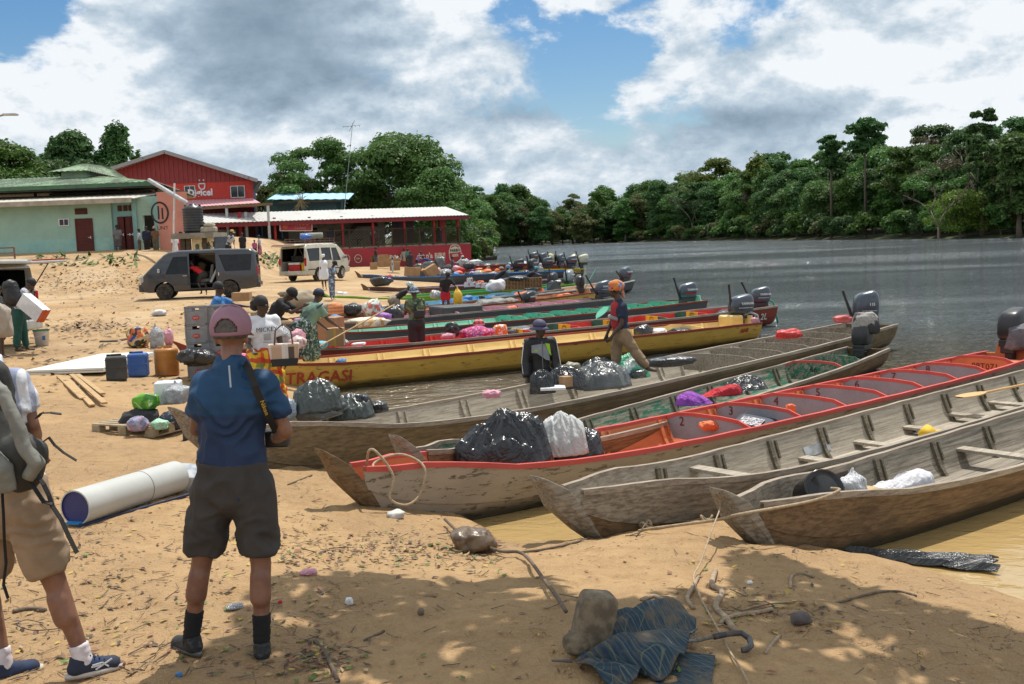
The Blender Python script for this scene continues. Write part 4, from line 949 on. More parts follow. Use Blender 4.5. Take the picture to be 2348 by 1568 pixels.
wallbox('board',pm('cream board',(.62,.50,.28)),mu,-wm/2,wm/2,0,.06,-.5,hm-.2)
MB().ell((-.25,-.03,hm-.62),(.10,.02,.12)).ell((-.25,-.03,hm-.87),(.14,.02,.17)).prism([(.05,-.2),(.45,-.2),(.3,hm-.5),(.2,hm-.5)],-.02,-.005).obj('painted_figure',pm('mural green',(.07,.08,.05)),mu,smooth=False)
text('lettering','RAT',.38,ink_blk,mu,frame((.30,-.03,.22),(1,0,0),(0,0,1)))
wallbox('dark_panel',nav,mu,wm/2+.03,wm/2+.75,.02,.1,-.5,hm-.2)
cr=empty('roof_crate_load',P_(479,534,52)+V((0,0,.02)),0,'beige bundle lying on the platform beside the tank','bundle');MB().box((0,0,.14),(.75,.6,.28)).box((.05,0,.36),(.5,.5,.16)).obj('sack',pm('beige sack',(.42,.36,.26),sc=5),cr,bevel=.08)
D3=86;bs=P_(420,590,D3);dg_=empty('red_shop',(bs.x,D3,bs.z),0,'red gabled two storey shop with white telecom lettering','building')
q=lambda u,v,d=D3:at(u,v,d)-dg_.location
wall_r=pm('bright red wall',(.50,.045,.028),(.46,.04,.03),rough=.7);gab=pm('dark red corrugated gable',(.26,.028,.028),(.22,.025,.028),rough=.6)
xl,xr=q(262,400).x,q(578,400).x;ze=q(400,421).z;ap=q(386,350)
wallbox('wall',wall_r,dg_,xl,xr,0,.3,q(400,482).z,ze);wallbox('ground_floor_wall',pm('dark red ground floor',(.14,.02,.022)),dg_,xl,xr,.8,1.0,-2,q(400,480).z)
n=60;mb=MB()
zl_,zr_=q(262,392).z,q(583,412).z
def gt(x):return zl_+(ap.z-zl_)*(x-xl)/(ap.x-xl)if x<ap.x else ap.z+(zr_-ap.z)*(x-ap.x)/(xr-ap.x)
for i in range(n):
 a,b_=xl+(xr-xl)*i/n,xl+(xr-xl)*(i+1)/n;yy=(-.02,-.06)[i%2];mb.prism([(a,ze),(b_,ze),(b_,gt(b_)),(a,gt(a))],yy,.25)
mb.obj('gable',gab,dg_)
for(pa,pb)in(((q(253,389).x,q(253,389).z),(ap.x,ap.z+.12)),((ap.x,ap.z+.12),(q(597,412).x,q(597,412).z))):
 dx,dz_=pb[0]-pa[0],pb[1]-pa[1]
 corr('roof_slope',(pa[0],-1.0,pa[1]),(pa[0]-3.4,12,pa[1]),(pb[0]-3.4,12,pb[1]),(pb[0],-1.0,pb[1]),roof_grey,dg_,.5,.04)
 MB().bar((pa[0],-1.03,pa[1]-.12),(pb[0],-1.03,pb[1]-.12),.05,.28).obj('verge_board',roof_grey,dg_)
MB().prism([(xr,0),(xr+.2,0),(xr-2.5,11),(xr-2.7,11)],-2,zr_,axis=2).obj('side_wall',pm('blue grey side wall',(.10,.13,.2)),dg_)
MB().prism([(xr+.15,q(585,440).z),(q(597,412).x,q(597,415).z),(xr+.15,q(585,415).z)],-.5,.6).obj('eave_bracket',soff,dg_)
window(dg_,T((q(501,0).x+q(534,0).x)/2,-.03,(q(517,427).z+q(517,454).z)/2),q(533,0).x-q(501,0).x,q(517,427).z-q(517,453).z,glass=glass_d)
window(dg_,T((q(394,0).x+q(418,0).x)/2,-.03,(q(405,427).z+q(405,454).z)/2),q(418,0).x-q(394,0).x,q(405,427).z-q(405,453).z,glass=glass_d)
text('lettering','Digicel',.74,whitep,dg_,frame((q(459,440).x,-.03,q(459,442).z),(1,0,0),(0,0,1)),.01,bold=.03)
cxx,czz=q(463,425).x,q(463,426).z
mb=MB();pts=[(cxx-.25,-.03,czz+.17),(cxx+.25,-.03,czz+.17)]+[(cxx+.25*cos(a),-.03,czz+.02+.32*sin(a))for a in np.linspace(0,-pi,12)]+[(cxx-.25,-.03,czz+.17)]
mb.tube(pts,.06,6,cap=False);mb.ell((cxx-.16,-.03,czz+.45),(.075,.04,.075));mb.ell((cxx+.16,-.03,czz+.45),(.075,.04,.075));mb.obj('smiling_logo',whitep,dg_)
corr('pink_roof',(q(385,478,82).x,-3.0,q(440,474,82).z),(q(590,465,82).x,-3.0,q(590,464,82).z),(q(580,457,86).x,-.1,q(520,457).z),(q(400,457,86).x,-.1,q(420,460).z),roof_pink,dg_,.3)
obox('roof_edge',W_brown,dg_,((q(385,0,82).x+q(590,0,82).x)/2,-3.03,q(500,472,82).z-.05),(q(590,0,82).x-q(385,0,82).x,.06,.2),rot=(0,-.025,0))
for u in(480,578):MB().box((q(u,0,82).x,-2.9,q(u,520,82).z),(.18,.18,3.4)).obj('post',pm('pale post',(.5,.5,.48)),dg_)
D4=100;bs=P_(690,590,D4);bb=empty('blue_roofed_building',(bs.x,D4,bs.z),0,'dark teal building with light blue metal roof behind the restaurant','building');q=lambda u,v,d=D4:at(u,v,d)-bb.location
wallbox('wall',pm('dark teal wall',(.025,.075,.085),(.02,.06,.07)),bb,q(606,500).x,q(770,500).x,.4,6,-1,q(690,458).z)
corr('roof_slope',(q(588,0).x,-.6,q(590,459).z),(q(777,0).x,-.6,q(777,458).z),(q(774,0).x,4,q(774,440).z),(q(586,0).x,4,q(586,441).z),roof_blue,bb,.8,.05)
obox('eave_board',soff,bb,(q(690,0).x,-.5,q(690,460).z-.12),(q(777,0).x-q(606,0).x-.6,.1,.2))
tf=empty('grass_tuft',P_(690,462,98.5),0,'dry grass tuft growing on the blue roof edge','plant');mb=MB()
for k in range(60):
 a=rnd.uniform(0,6.28);r=rnd.uniform(.1,.9);mb.bar((0,0,rnd.uniform(-.3,.3)),(r*cos(a),r*sin(a)*.4,rnd.uniform(-.9,1.0)),.03,.03)
mb.obj('blades',pm('dry grass',(.30,.24,.12)),tf)
TH=0
A_=onz(640,560,2.6)if False else at(640,575,84);Bp=at(1079,559,94.5)
ra=atan2(Bp.y-A_.y,Bp.x-A_.x);Lr=hypot(Bp.x-A_.x,Bp.y-A_.y);zt=Bp.z;
rs=empty('restaurant',(A_.x,A_.y,0),ra,'open fronted restaurant terrace with long rusty white roof and dark railing','building')
rw=empty('red_quay_wall',(A_.x,A_.y,0),ra,'long red painted wall with white beer slogan below the terrace','wall')
wallr=pm('red quay wall paint',(.38,.032,.045),(.33,.03,.042),sc=.7,rough=.85,bump=.2,grime=.35)
wallbox('masonry',wallr,rw,-1.5,Lr,0,.4,-.6,zt)
wallbox('end_wall',wallr,rw,Lr,Lr+.02,.4,6,-.6,zt)
def rx(u,off=0):
 """local x on the wall line under picture column u"""
 d=ray(u,600);a=V((cos(ra),sin(ra)));n_=V((-sin(ra),cos(ra)));o=A_.xy+n_*off
 t=(o.x*n_.x+o.y*n_.y)/(d.x*n_.x+d.y*n_.y);p=V((d.x*t,d.y*t));return(p-o).dot(a),d*0+V((p.x,p.y,0))
def rz_(u,v,off=0):x,p=rx(u,off);return at(u,v,p.y).z
def rtext(s,u0,u1,v,size,mat,bold=.0):
 x0,x1=rx(u0)[0],rx(u1)[0];o=text('lettering',s,size,mat,rw,frame(((x0+x1)/2,-.012,rz_((u0+u1)/2,v)),(1,0,0),(0,0,1)),.01,bold=bold)
 w_=max(p.co.x for p in o.data.vertices)-min(p.co.x for p in o.data.vertices);o.data.transform(Matrix.Diagonal(((x1-x0)/w_,1,1,1)));return o
cream=pm('cream lettering',(.66,.58,.45))
rtext('PARBO BIRI,',866,945,591,.62,cream,.02);rtext("dat n'a",956,992,587,.62,cream,.02);rtext('BIRI!',997,1021,586,.62,cream,.02)
for u in(794,821):x=rx(u)[0];MB().tube([(x+.33*cos(a),-.02,rz_(u,593)+.33*sin(a))for a in np.linspace(0,6.28,17)],.03,5).obj('round_mark',cream,rw)
text('lettering','18+',.24,cream,rw,frame((rx(821)[0],-.012,rz_(821,593)),(1,0,0),(0,0,1)))
text('lettering','SMR',.2,cream,rw,frame((rx(794)[0],-.012,rz_(794,593)),(1,0,0),(0,0,1)))
bx_,bz_=rx(1044)[0],rz_(1044,581.5)
def shield(r,h,y0,y1,nm,mt):
 pl=[(bx_+r*cos(a)*(abs(cos(a))**-.35 if abs(cos(a))>.3 else 1.4)*.85,bz_+h*sin(a))for a in np.linspace(0,6.28,28)[:-1]];MB().prism(pl,y0,y1).obj(nm,mt,rw)
shield(.78,.82,-.012,-.002,'badge',cream);shield(.70,.74,-.018,-.008,'badge',wallr)
MB().prism([(bx_-.62,bz_+.06),(bx_+.62,bz_+.12),(bx_+.5,bz_+.5),(bx_,bz_+.66),(bx_-.5,bz_+.5)],-.026,-.012).obj('badge',cream,rw)
text('lettering','PARBO',.34,ink_blk,rw,frame((bx_,-.03,bz_+.28),(1,.0,.04),(0,0,1)),.006,bold=.012);text('lettering','BIER',.34,cream,rw,frame((bx_,-.03,bz_-.16),(1,0,.04),(0,0,1)),.006,bold=.01)
dk=W_dark;xa=rx(487)[0];xb=rx(1079)[0]
wallbox('deck',conc,rs,xa,Lr,.05,7,zt,zt+.12)
zr0=lambda u:rz_(u,0)
def lxr(u):return rx(u)[0]
ztop=rz_(1066,474,-.6);zlow=rz_(1076,492,-.6)
xL_,xR_=rx(478,-.6)[0],rx(1080,-.6)[0]
zl1,zl2=rz_(490,511,-.6),rz_(1078,493,-.6);zh1,zh2=rz_(490,490,3),rz_(1078,473.5,3)
corr('roof_slope',(xL_,-.6,zl1),(xR_,-.6,zl2),(xR_-.1,3,zh2),(xL_,3,zh1),roof_white,rs,.35,.04)
corr('roof_slope',(xL_,6.6,zl1),(xR_,6.6,zl2),(xR_-.1,3.02,zh2),(xL_,3.02,zh1),roof_white,rs,.35,.04)
MB().bar((xL_,-.45,zl1-.2),(xR_,-.45,zl2-.2),.12,.3).obj('beam',pm('dark red beam',(.20,.02,.025)),rs)
pr_=pm('red post',(.42,.025,.03))
for u in(636,716,790,860,932,1000,1055):x=lxr(u);MB().box((x,.15,(zt+zl2)/2+.1),(.18,.18,zl2-zt+.1)).obj('post',pr_,rs)
MB().box((lxr(1050),2.5,(zt+zl2)/2+.2),(.6,.25,zl2-zt)).obj('post',pr_,rs)
x=lxr(700);xe_=lxr(1062);sw=1.35;zt1=rz_(900,534)
hr=1.35
k=0
while x<xe_-.2:
 x1=min(x+sw,xe_);rl_=MB();
 rail_o=MB().box(((x+x1)/2,.02,zt+.2+hr),(x1-x,.06,.09)).box(((x+x1)/2,.02,zt+.22),(x1-x,.06,.09)).box((x,.02,zt+.12+hr/2),(.1,.08,hr+.15)).obj('railing_frame',dk,rs)
 xm=(x+x1)/2;zz0,zz1=zt+.26,zt+.16+hr
 for j in range(7):
  zc=zz0-.5+j*.26
  for sgn in(-1,1):
   a=V((xm,.02,zc));e=V((xm+sgn*(x1-x)/2,.02,zc+(x1-x)/2*1.0))
   if e.z<zz0:continue
   if a.z<zz0:f=(zz0-a.z)/(e.z-a.z);a=a.lerp(e,f)
   if a.z>zz1:continue
   if e.z>zz1:f=(zz1-a.z)/(e.z-a.z);e=a.lerp(e,f)
   if(e-a).length>.05:MB().bar(a,e,.03,.10,up=(0,1,0)).obj('slat',dk,rail_o)
 x=x1;k+=1
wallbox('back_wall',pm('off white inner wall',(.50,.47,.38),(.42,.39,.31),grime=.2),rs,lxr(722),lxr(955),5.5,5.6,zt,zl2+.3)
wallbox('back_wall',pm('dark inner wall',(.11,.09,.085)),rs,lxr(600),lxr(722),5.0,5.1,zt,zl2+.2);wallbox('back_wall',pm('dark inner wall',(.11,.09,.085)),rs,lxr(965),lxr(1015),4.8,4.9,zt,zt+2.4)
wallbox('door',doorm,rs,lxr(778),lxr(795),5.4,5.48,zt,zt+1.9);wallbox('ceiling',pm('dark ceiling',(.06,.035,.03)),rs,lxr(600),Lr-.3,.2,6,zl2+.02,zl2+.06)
MB().prism([(lxr(820),zt+1.1),(lxr(860),zt+1.6),(lxr(875),zt+2.25),(lxr(925),zt+2.25),(lxr(930),zt+1.9),(lxr(880),zt+1.9),(lxr(865),zt+1.3)],4.6,4.7).obj('stair_side',W_dark,rs)
for u in(806,862,905):MB().box((lxr(u),3.2,zt+.75),(.9,.7,.06)).box((lxr(u),3.2,zt+.4),(.08,.08,.7)).obj('table',W_brown,rs)
wallbox('shop_front',pm('red shop front',(.32,.02,.03)),rs,lxr(470),lxr(566),2.2,2.4,zt+1.9,zl1);wallbox('shop_front',pm('pale shop wall',(.45,.45,.42)),rs,lxr(520),lxr(570),2.3,2.5,zt-1,zt+1.9)
text('lettering','Bar',.9,whitep,rs,frame((lxr(552),2.15,zt+2.5),(1,0,0),(0,0,1)))
for u in(566,580):MB().box((lxr(u),1.0,zt+1.0),(.22,.22,4.4)).obj('post',(pr_,pm('pale post',(.5,.5,.48)))[u==580],rs)
for u in(615,632,655,702):MB().box((lxr(u),4.6,zt+1.3),(.12,.1,2.6)).obj('post',lblue,rs)
bn=empty('banner',(0,0,0),0,"red banner with bar name and fruit picture hanging from the terrace roof",'banner');bn.location=rs.matrix_basis@V((lxr(681),-.15,rz_(681,529)));bn.rotation_euler=(0,R(1.5),ra)
wbn=lxr(719)-lxr(646);hbn=(rz_(681,505)-rz_(681,530))
wallbox('cloth',pm('banner red',(.36,.03,.06),(.22,.07,.06),sc=.5,lo=.45,hi=.55),bn,-wbn/2,wbn/2,0,.03,0,hbn)
fr=MB();
for s_ in(-1,1):fr.box((s_*wbn/2,-.01,hbn/2),(.08,.05,hbn))
for z_ in(0,hbn):fr.box((0,-.01,z_),(wbn,.052,.08))
fr.obj('border',pm('banner border',(.6,.45,.42)),bn)
text('lettering',"STICO'S",.42,pm('tan lettering',(.55,.36,.24)),bn,frame((.35,-.02,hbn*.66),(1,0,0),(0,0,1)),.005,bold=.01);text('lettering','Cocktail',.30,pm('tan lettering',(.55,.36,.24)),bn,frame((.35,-.02,hbn*.27),(1,0,0),(0,0,1)),.005)
MB().ell((-wbn*.33,-.02,hbn*.45),(.24,.03,.26)).obj('fruit_picture',pm('fruit',(.5,.12,.06)),bn)
am=at(787,510,92);mst=empty('antenna_mast',(am.x,am.y,gz(am.x,am.y)),0,'tall thin antenna mast rising above the terrace roof','mast')
MB().tube([(0,0,0),at(787,505,92)-mst.location,at(808,283,92)-mst.location],[.035,.03,.02],6).obj('pole',pm('thin metal',(.3,.33,.34),metal=.5,rough=.5),mst)
tp=at(808,290,92)-mst.location;mb=MB();
for k in range(5):mb.bar(tp+V((-.8+k*.35,-.3,0)),tp+V((-.8+k*.35,.3,0)),.03);
mb.bar(tp+V((-.8,0,0)),tp+V((.7,0,.1)),.03);mb.bar(tp+V((-.3,0,-.4)),tp+V((.2,0,.5)),.04);mb.obj('aerial',pm('thin metal',(.3,.33,.34)),mst)
lp=at(-30,600,45);sl_=empty('street_lamp',(lp.x,lp.y,gz(lp.x,lp.y)),0,'grey street lamp reaching in at the upper left edge','street lamp');o_=sl_.location
MB().tube([(0,0,0),at(-30,300,45)-o_,at(-22,276,45)-o_,at(-4,266,45)-o_,at(12,263,45)-o_],[.09,.07,.05,.045,.04],8).obj('pole',pm('galvanised',(.35,.36,.37),metal=.6,rough=.5),sl_)
MB().box(at(24,262.5,45)-o_,(.62,.24,.10),rot=(0,.03,0)).obj('lamp_head',pm('lamp head',(.5,.52,.53)),sl_,bevel=.04)
bz=empty('blue_roof_shed',P_(20,455,95)+V((0,0,-3)),0,'light blue roofed shed glimpsed under the green roof','shed');MB().box((0,0,2.9),(6,4,.3)).obj('roof',roof_blue,bz);MB().box((0,0,1.2),(5,3,3.1)).obj('wall',whitew,bz)
def remesh(mb,name,mat,parent,vox,sm=3,org=V((0,0,0)),wr=0,wsc=9,seed=0,stretch=(1,1,1)):
 me=bpy.data.meshes.new(name);me.from_pydata(mb.v,[],mb.f);me.materials.append(mat)
 o=bpy.data.objects.new('r',me);C.objects.link(o)
 r=o.modifiers.new('r','REMESH');r.mode='VOXEL';r.voxel_size=vox;r.use_smooth_shade=True
 s_=o.modifiers.new('s','SMOOTH');s_.factor=.5;s_.iterations=sm
 dg=bpy.context.evaluated_depsgraph_get();m2=bpy.data.meshes.new_from_object(o.evaluated_get(dg));bpy.data.objects.remove(o)
 m2.name=name
 if wr:
  n=len(m2.vertices);co_=np.empty(n*3,np.float32);m2.vertices.foreach_get('co',co_);no=np.empty(n*3,np.float32);m2.vertices.foreach_get('normal',no)
  co_=co_.reshape(-1,3);no=no.reshape(-1,3)
  d=np.array([1-2*abs(noise.noise(V((p[0]*wsc*stretch[0]+seed,p[1]*wsc*stretch[1],p[2]*wsc*stretch[2]+.6*noise.noise(V((p[0]*5,p[1]*5,p[2]*5+seed)))*3))))for p in co_])
  co_=co_+no*((np.clip(d,-.1,1)-.12)*wr)[:,None];m2.vertices.foreach_set('co',co_.astype(np.float32).ravel())
 m2.transform(Matrix.Translation(-org))
 m2.polygons.foreach_set('use_smooth',[True]*len(m2.polygons));m2.update()
 o=bpy.data.objects.new(name,m2);link(o,parent);return o
def bone(mb,p0,p1,r0,r1,side=None,f=1.0,caps=(True,True),n=12,over=0):
 """tapered round-ended limb; side = axis whose radius is r, the other radius is r*f"""
 p0,p1=V(p0),V(p1);d=p1-p0;L=d.length
 if L<1e-5:return
 t=d/L;a=V(side)if side is not None else V((1,0,0.01));a=a-t*a.dot(t)
 if a.length<1e-3:a=V((0,1,0))-t*t.y
 a.normalize();b=t.cross(a);st=[]
 if caps[0]:st+=[(-.98*r0*.9,.2*r0),(-.75*r0*.9,.66*r0),(-.4*r0*.9,.92*r0)]
 st+=[(L*k/5,r0+(r1-r0)*k/5)for k in range(6)]
 if caps[1]:st+=[(L+.4*r1*.9,.92*r1),(L+.75*r1*.9,.66*r1),(L+.98*r1*.9,.2*r1)]
 vs=[p0+t*x+(a*cos(2*pi*k/n)+b*sin(2*pi*k/n)*f)*r for x,r in st for k in range(n)]
 m_=len(st);fs=[(i*n+k,i*n+(k+1)%n,(i+1)*n+(k+1)%n,(i+1)*n+k)for i in range(m_-1)for k in range(n)]+[tuple(range(n))[::-1],tuple((m_-1)*n+k for k in range(n))]
 mb.add(vs,fs)
skin_d=pm('dark skin',(.055,.030,.020),(.075,.04,.027),sc=6,rough=.45);skin_m=pm('brown skin',(.11,.06,.04),(.09,.05,.03),sc=6,rough=.5)
skin_l=pm('tanned skin',(.235,.112,.07),(.18,.083,.052),sc=9,rough=.5,bump=.1,bsc=150);hairm=pm('black hair',(.012,.011,.011),rough=.7,bump=.6,bsc=60);hair_g=pm('short grey hair',(.10,.085,.075),(.06,.05,.045),sc=40,rough=.8)
def fk(loc,H,face,lean=0,aL=(0,.08,.15),aR=(0,.08,.15),lL=(0,0),lR=(0,0),headp=0,twist=0):
 """joint positions from a few angles (radians); loc = ground point between the feet; face = heading angle"""
 f=V((cos(face),sin(face),0));s=V((-sin(face),cos(face),0));up=V((0,0,1));J={}
 pv=V((0,0,0));td=up*cos(lean)+f*sin(lean);nk=pv+td*.29*H;J['pv']=pv;J['nk']=nk
 hl=lean*.55+headp;J['hd']=nk+(up*cos(hl)+f*sin(hl))*.105*H+f*.012*H;J['hup']=(up*cos(hl)+f*sin(hl));J['f']=(f*cos(hl)-up*sin(hl)).normalized();J['s']=s
 for n_,sg,(a,o_,e)in(('L',1,aL),('R',-1,aR)):
  sh=nk-td*.018*H+s*sg*.108*H;J['sh'+n_]=sh
  d1=(-up*cos(a)+f*sin(a)+s*sg*o_).normalized();el=sh+d1*.175*H;d2=(-up*cos(a+e)+f*sin(a+e)+s*sg*o_*.3).normalized()
  J['el'+n_]=el;J['wr'+n_]=el+d2*.150*H
 for n_,sg,(a,b)in(('L',1,lL),('R',-1,lR)):
  hp=pv+s*sg*.052*H-up*.01*H;J['hp'+n_]=hp;d1=-up*cos(a)+f*sin(a)+s*sg*.04;kn=hp+d1.normalized()*.235*H;d2=(-up*cos(a-b)+f*sin(a-b)).normalized();J['kn'+n_]=kn;J['an'+n_]=kn+d2*.235*H;J['toe'+n_]=J['an'+n_]+f*.085*H-up*.03*H
 lo=min(J['anL'].z,J['anR'].z);sh_=V(loc)+V((0,0,.045*H-lo))
 for k in J:
  if k not in('f','s','hup'):J[k]=J[k]+sh_
 J['H']=H;return J
def hand(mb,el,wr,s,r=1.0,grip=.5):
 d=(wr-el).normalized();b=V(s)-d*V(s).dot(d)
 if b.length<.1:b=V((0,0,1))-d*d.z
 b.normalize();n_=d.cross(b);w0=wr+d*.012
 bone(mb,w0,wr+d*.075*r,.030*r,.038*r,b,.5)
 for k in range(4):
  p=wr+d*.085*r+b*(-.027+.018*k)*r;q=p+(d*cos(grip)+n_*sin(grip))*(.040,.046,.042,.033)[k]*r;q2=q+(d*cos(grip*2.2)+n_*sin(grip*2.2))*.032*r
  bone(mb,p,q,.0105*r,.0095*r,n=6);bone(mb,q,q2,.0095*r,.008*r,n=6)
 p=wr+d*.03*r-b*.03*r;q=p+(d*.7-b*.6+n_*.3).normalized()*.045*r;bone(mb,p,q,.012*r,.010*r,n=6);bone(mb,q,q+(d*.8+n_*.4).normalized()*.028*r,.010*r,.008*r,n=6)
def person(label,J,skin=skin_d,shirt=None,sleeve=.9,pants=None,plen=1.95,skirt=None,shoes=None,hair=hairm,hat=None,hatm=None,sock=None,fat=1.0,group=None,vox=None,dress=None,detail=False,hairlong=0,tuck=0,socklen=.55,shoestyle=None):
 H=J['H'];k=H/1.75;d_=J['pv'].y;vox=vox or min(max(d_*.0011,.013),.045)
 base=V(((J['anL'].x+J['anR'].x)/2,(J['anL'].y+J['anR'].y)/2,min(J['anL'].z,J['anR'].z)-.08*k))
 rt=empty('person',base,0,label,'person',group);org=base
 s=J['s'];f=J['f'];hup=J['hup'];nk,pv,hd=J['nk'],J['pv'],J['hd'];td=(nk-pv).normalized();shv=(J['shL']-J['shR']);sv=shv.normalized()
 fb=sv.cross(td).normalized()
 ch=pv.lerp(nk,.68);ws=pv.lerp(nk,.32)
 b=MB()
 Mh=Matrix((s,f,hup)).transposed();sx_=1
 b.ell(hd+hup*.022*k,(.076*k,.094*k,.095*k),Mh);b.ell(hd-hup*.040*k+f*.022*k,(.058*k,.068*k,.075*k),Mh);b.ell(hd-hup*.098*k+f*.066*k,(.026*k,.02*k,.02*k),Mh)
 b.ell(hd+f*.098*k-hup*.022*k,(.016*k,.022*k,.022*k),Mh);b.ell(hd+f*.088*k+hup*.002*k,(.010*k,.012*k,.03*k),Mh);b.ell(hd+f*.082*k-hup*.062*k,(.028*k,.016*k,.016*k),Mh);b.ell(hd+f*.080*k+hup*.022*k,(.05*k,.014*k,.012*k),Mh)
 for sg in(1,-1):b.ell(hd+s*sg*.082*k-hup*.012*k-f*.005*k,(.010*k,.022*k,.036*k),Mh)
 bone(b,nk-td*.02*k,hd-hup*.06*k-f*.012*k,.062*k,.054*k)
 bone(b,ch-sv*.10*k,ch+sv*.10*k,.095*k*fat,.095*k*fat,td,.8);bone(b,pv,ch,.118*k*fat,.128*k*fat,sv,.66);bone(b,pv-td*.03*k,ws,.15*k*fat,.125*k*fat,sv,.72)
 bone(b,J['shL'],J['shR'],.055*k,.055*k);bone(b,nk-td*.03*k,ch,.08*k,.12*k,sv,.62)
 for n_ in 'LR':
  sh,el,wr=J['sh'+n_],J['el'+n_],J['wr'+n_];bone(b,sh,el,.052*k*fat**.5,.040*k);bone(b,el,wr,.040*k,.026*k);bone(b,el,el.lerp(wr,.4),.040*k,.040*k);hand(b,el,wr,fb if abs((wr-el).normalized().dot(fb))<.8 else sv,k)
  hp,kn,an,toe=J['hp'+n_],J['kn'+n_],J['an'+n_],J['toe'+n_]
  bone(b,hp,kn,.085*k*fat,.056*k);bone(b,kn,an,.057*k,.038*k);bone(b,kn.lerp(an,.14)-fb*.016*k,kn.lerp(an,.42)-fb*.018*k,.057*k,.059*k)
  bone(b,an-V((0,0,.03))*k,toe,.035*k,.028*k,None,.8);bone(b,an,an-(toe-an)*.12-V((0,0,.035))*k,.034*k,.032*k)
 remesh(b,'body',skin,rt,vox,3,org)
 if detail:
  e=MB()
  for sg in(1,-1):e.ell(hd+f*.088*k+s*sg*.030*k+hup*.004*k,(.012*k,.006*k,.007*k),Mh,8)
  e.obj('eyes',pm('eye white',(.6,.58,.55),rough=.3),rt,True,loc=-org)
  e=MB()
  for sg in(1,-1):e.ell(hd+f*.0935*k+s*sg*.030*k+hup*.004*k,(.005*k,.003*k,.006*k),Mh,8)
  e.ell(hd+f*.096*k-hup*.060*k,(.022*k,.005*k,.006*k),Mh,8)
  e.obj('pupils_and_lips',pm('dark lip',(.06,.02,.02),rough=.4),rt,True,loc=-org)
 g_=.018*k if detail or d_<12 else .022*k
 sd_=sum(ord(c_)for c_ in label)*.13
 wv=dict(wr=.022 if d_<9 else .018 if d_<25 else 0,wsc=7 if d_<9 else 5,seed=sd_,sm=2)
 top=shirt or dress
 if top:
  m_=MB();hem=pv-td*(.06-.09*tuck)*k
  bone(m_,ch-sv*.095*k,ch+sv*.095*k,.105*k*fat+g_,.105*k*fat+g_,td,.9);bone(m_,hem,ws,.155*k*fat+g_,.13*k*fat+g_,sv,.75,(False,True));bone(m_,ws,ch,.13*k*fat+g_,.142*k*fat+g_,sv,.72)
  bone(m_,nk-td*.035*k,ch,.085*k+g_,.135*k+g_,sv,.7);bone(m_,J['shL'],J['shR'],.058*k+g_*.7,.058*k+g_*.7)
  bone(m_,nk-td*.02*k,nk+td*.012*k,.078*k,.070*k,sv,.9,(True,False))
  for n_ in 'LR':
   sh,el,wr=J['sh'+n_],J['el'+n_],J['wr'+n_]
   if sleeve>0:
    if sleeve<=1:bone(m_,sh,sh.lerp(el,sleeve),.052*k+g_*.8,.051*k+g_*.9,caps=(True,False))
    else:bone(m_,sh,el,.056*k+g_,.046*k+g_);bone(m_,el,el.lerp(wr,sleeve-1),.046*k+g_,.036*k+g_,caps=(True,False))
  if dress:
   kk=pv.lerp((J['knL']+J['knR'])/2,.95);bone(m_,pv,kk,.155*k*fat+g_,.19*k*fat,sv,.75,(True,False))
  remesh(m_,'dress' if dress else 'shirt',top,rt,vox,org=org,**wv)
 if pants:
  m_=MB();bone(m_,pv+td*.07*k,pv-td*.05*k,.145*k*fat+g_,.165*k*fat+g_,sv,.74,(False,True))
  for n_ in 'LR':
   hp,kn,an=J['hp'+n_],J['kn'+n_],J['an'+n_]
   if plen<=1.15:bone(m_,hp,hp.lerp(kn,plen),.092*k*fat+g_,.080*k+g_*1.1,caps=(True,False))
   else:bone(m_,hp,kn,.09*k*fat+g_,.062*k+g_*1.2);bone(m_,kn,kn.lerp(an,plen-1),.062*k+g_*1.2,.045*k+g_*1.2,caps=(True,False))
  remesh(m_,'shorts' if plen<1.4 else 'trousers',pants,rt,vox,org=org,**wv)
 if skirt:
  m_=MB();kk=((J['knL']+J['knR'])/2).lerp((J['anL']+J['anR'])/2,.45);bone(m_,pv+td*.08*k,pv-td*.06*k,.14*k*fat+g_,.175*k*fat+g_,sv,.78,(False,True));bone(m_,pv-V((0,0,.05))*k,kk,.17*k*fat+g_,.22*k*fat,sv,.8,(True,False),16)
  remesh(m_,'skirt',skirt,rt,vox,org=org,wr=.05 if d_<40 else 0,wsc=4,seed=sd_,stretch=(2.2,2.2,.4))
 for n_ in 'LR':
  an,toe,kn=J['an'+n_],J['toe'+n_],J['kn'+n_];td2=(toe-an);td2.z=0;td2=td2.normalized()if td2.length>.01 else V((0,1,0));sd2=V((-td2.y,td2.x,0))
  if sock:m_=MB();bone(m_,an-V((0,0,.02)),an.lerp(kn,socklen*.5),.038*k+.006,.046*k+.004,caps=(True,False));remesh(m_,'sock',sock,rt,vox*.8,org=org,sm=2,wr=.004 if d_<8 else 0,wsc=25,stretch=(.4,.4,2))
  if shoes:
   z_=an.z-.055*k;c_=V((an.x,an.y,z_));m_=MB()
   bone(m_,c_-td2*.045*k+V((0,0,.014)),c_+td2*.135*k,.045*k,.046*k,sd2,.85);bone(m_,c_-td2*.03*k+V((0,0,.02)),an-td2*.022*k+V((0,0,.012)),.048*k,.046*k,td2,1.0,(True,False));bone(m_,an-td2*.0*k-V((0,0,.02)),c_+td2*.11*k+V((0,0,.012)),.042*k,.036*k,sd2,.8)
   so_=remesh(m_,'shoe',shoes,rt,vox*.75,org=org,sm=3)
   sl=MB();pl=[]
   for a in np.linspace(0,2*pi,22)[:-1]:
    x=cos(a);y=sin(a);lx_=.048*k+x*.145*k*1.0;wy=y*(.046+.008*x)*k;pl.append(c_+td2*lx_+sd2*wy)
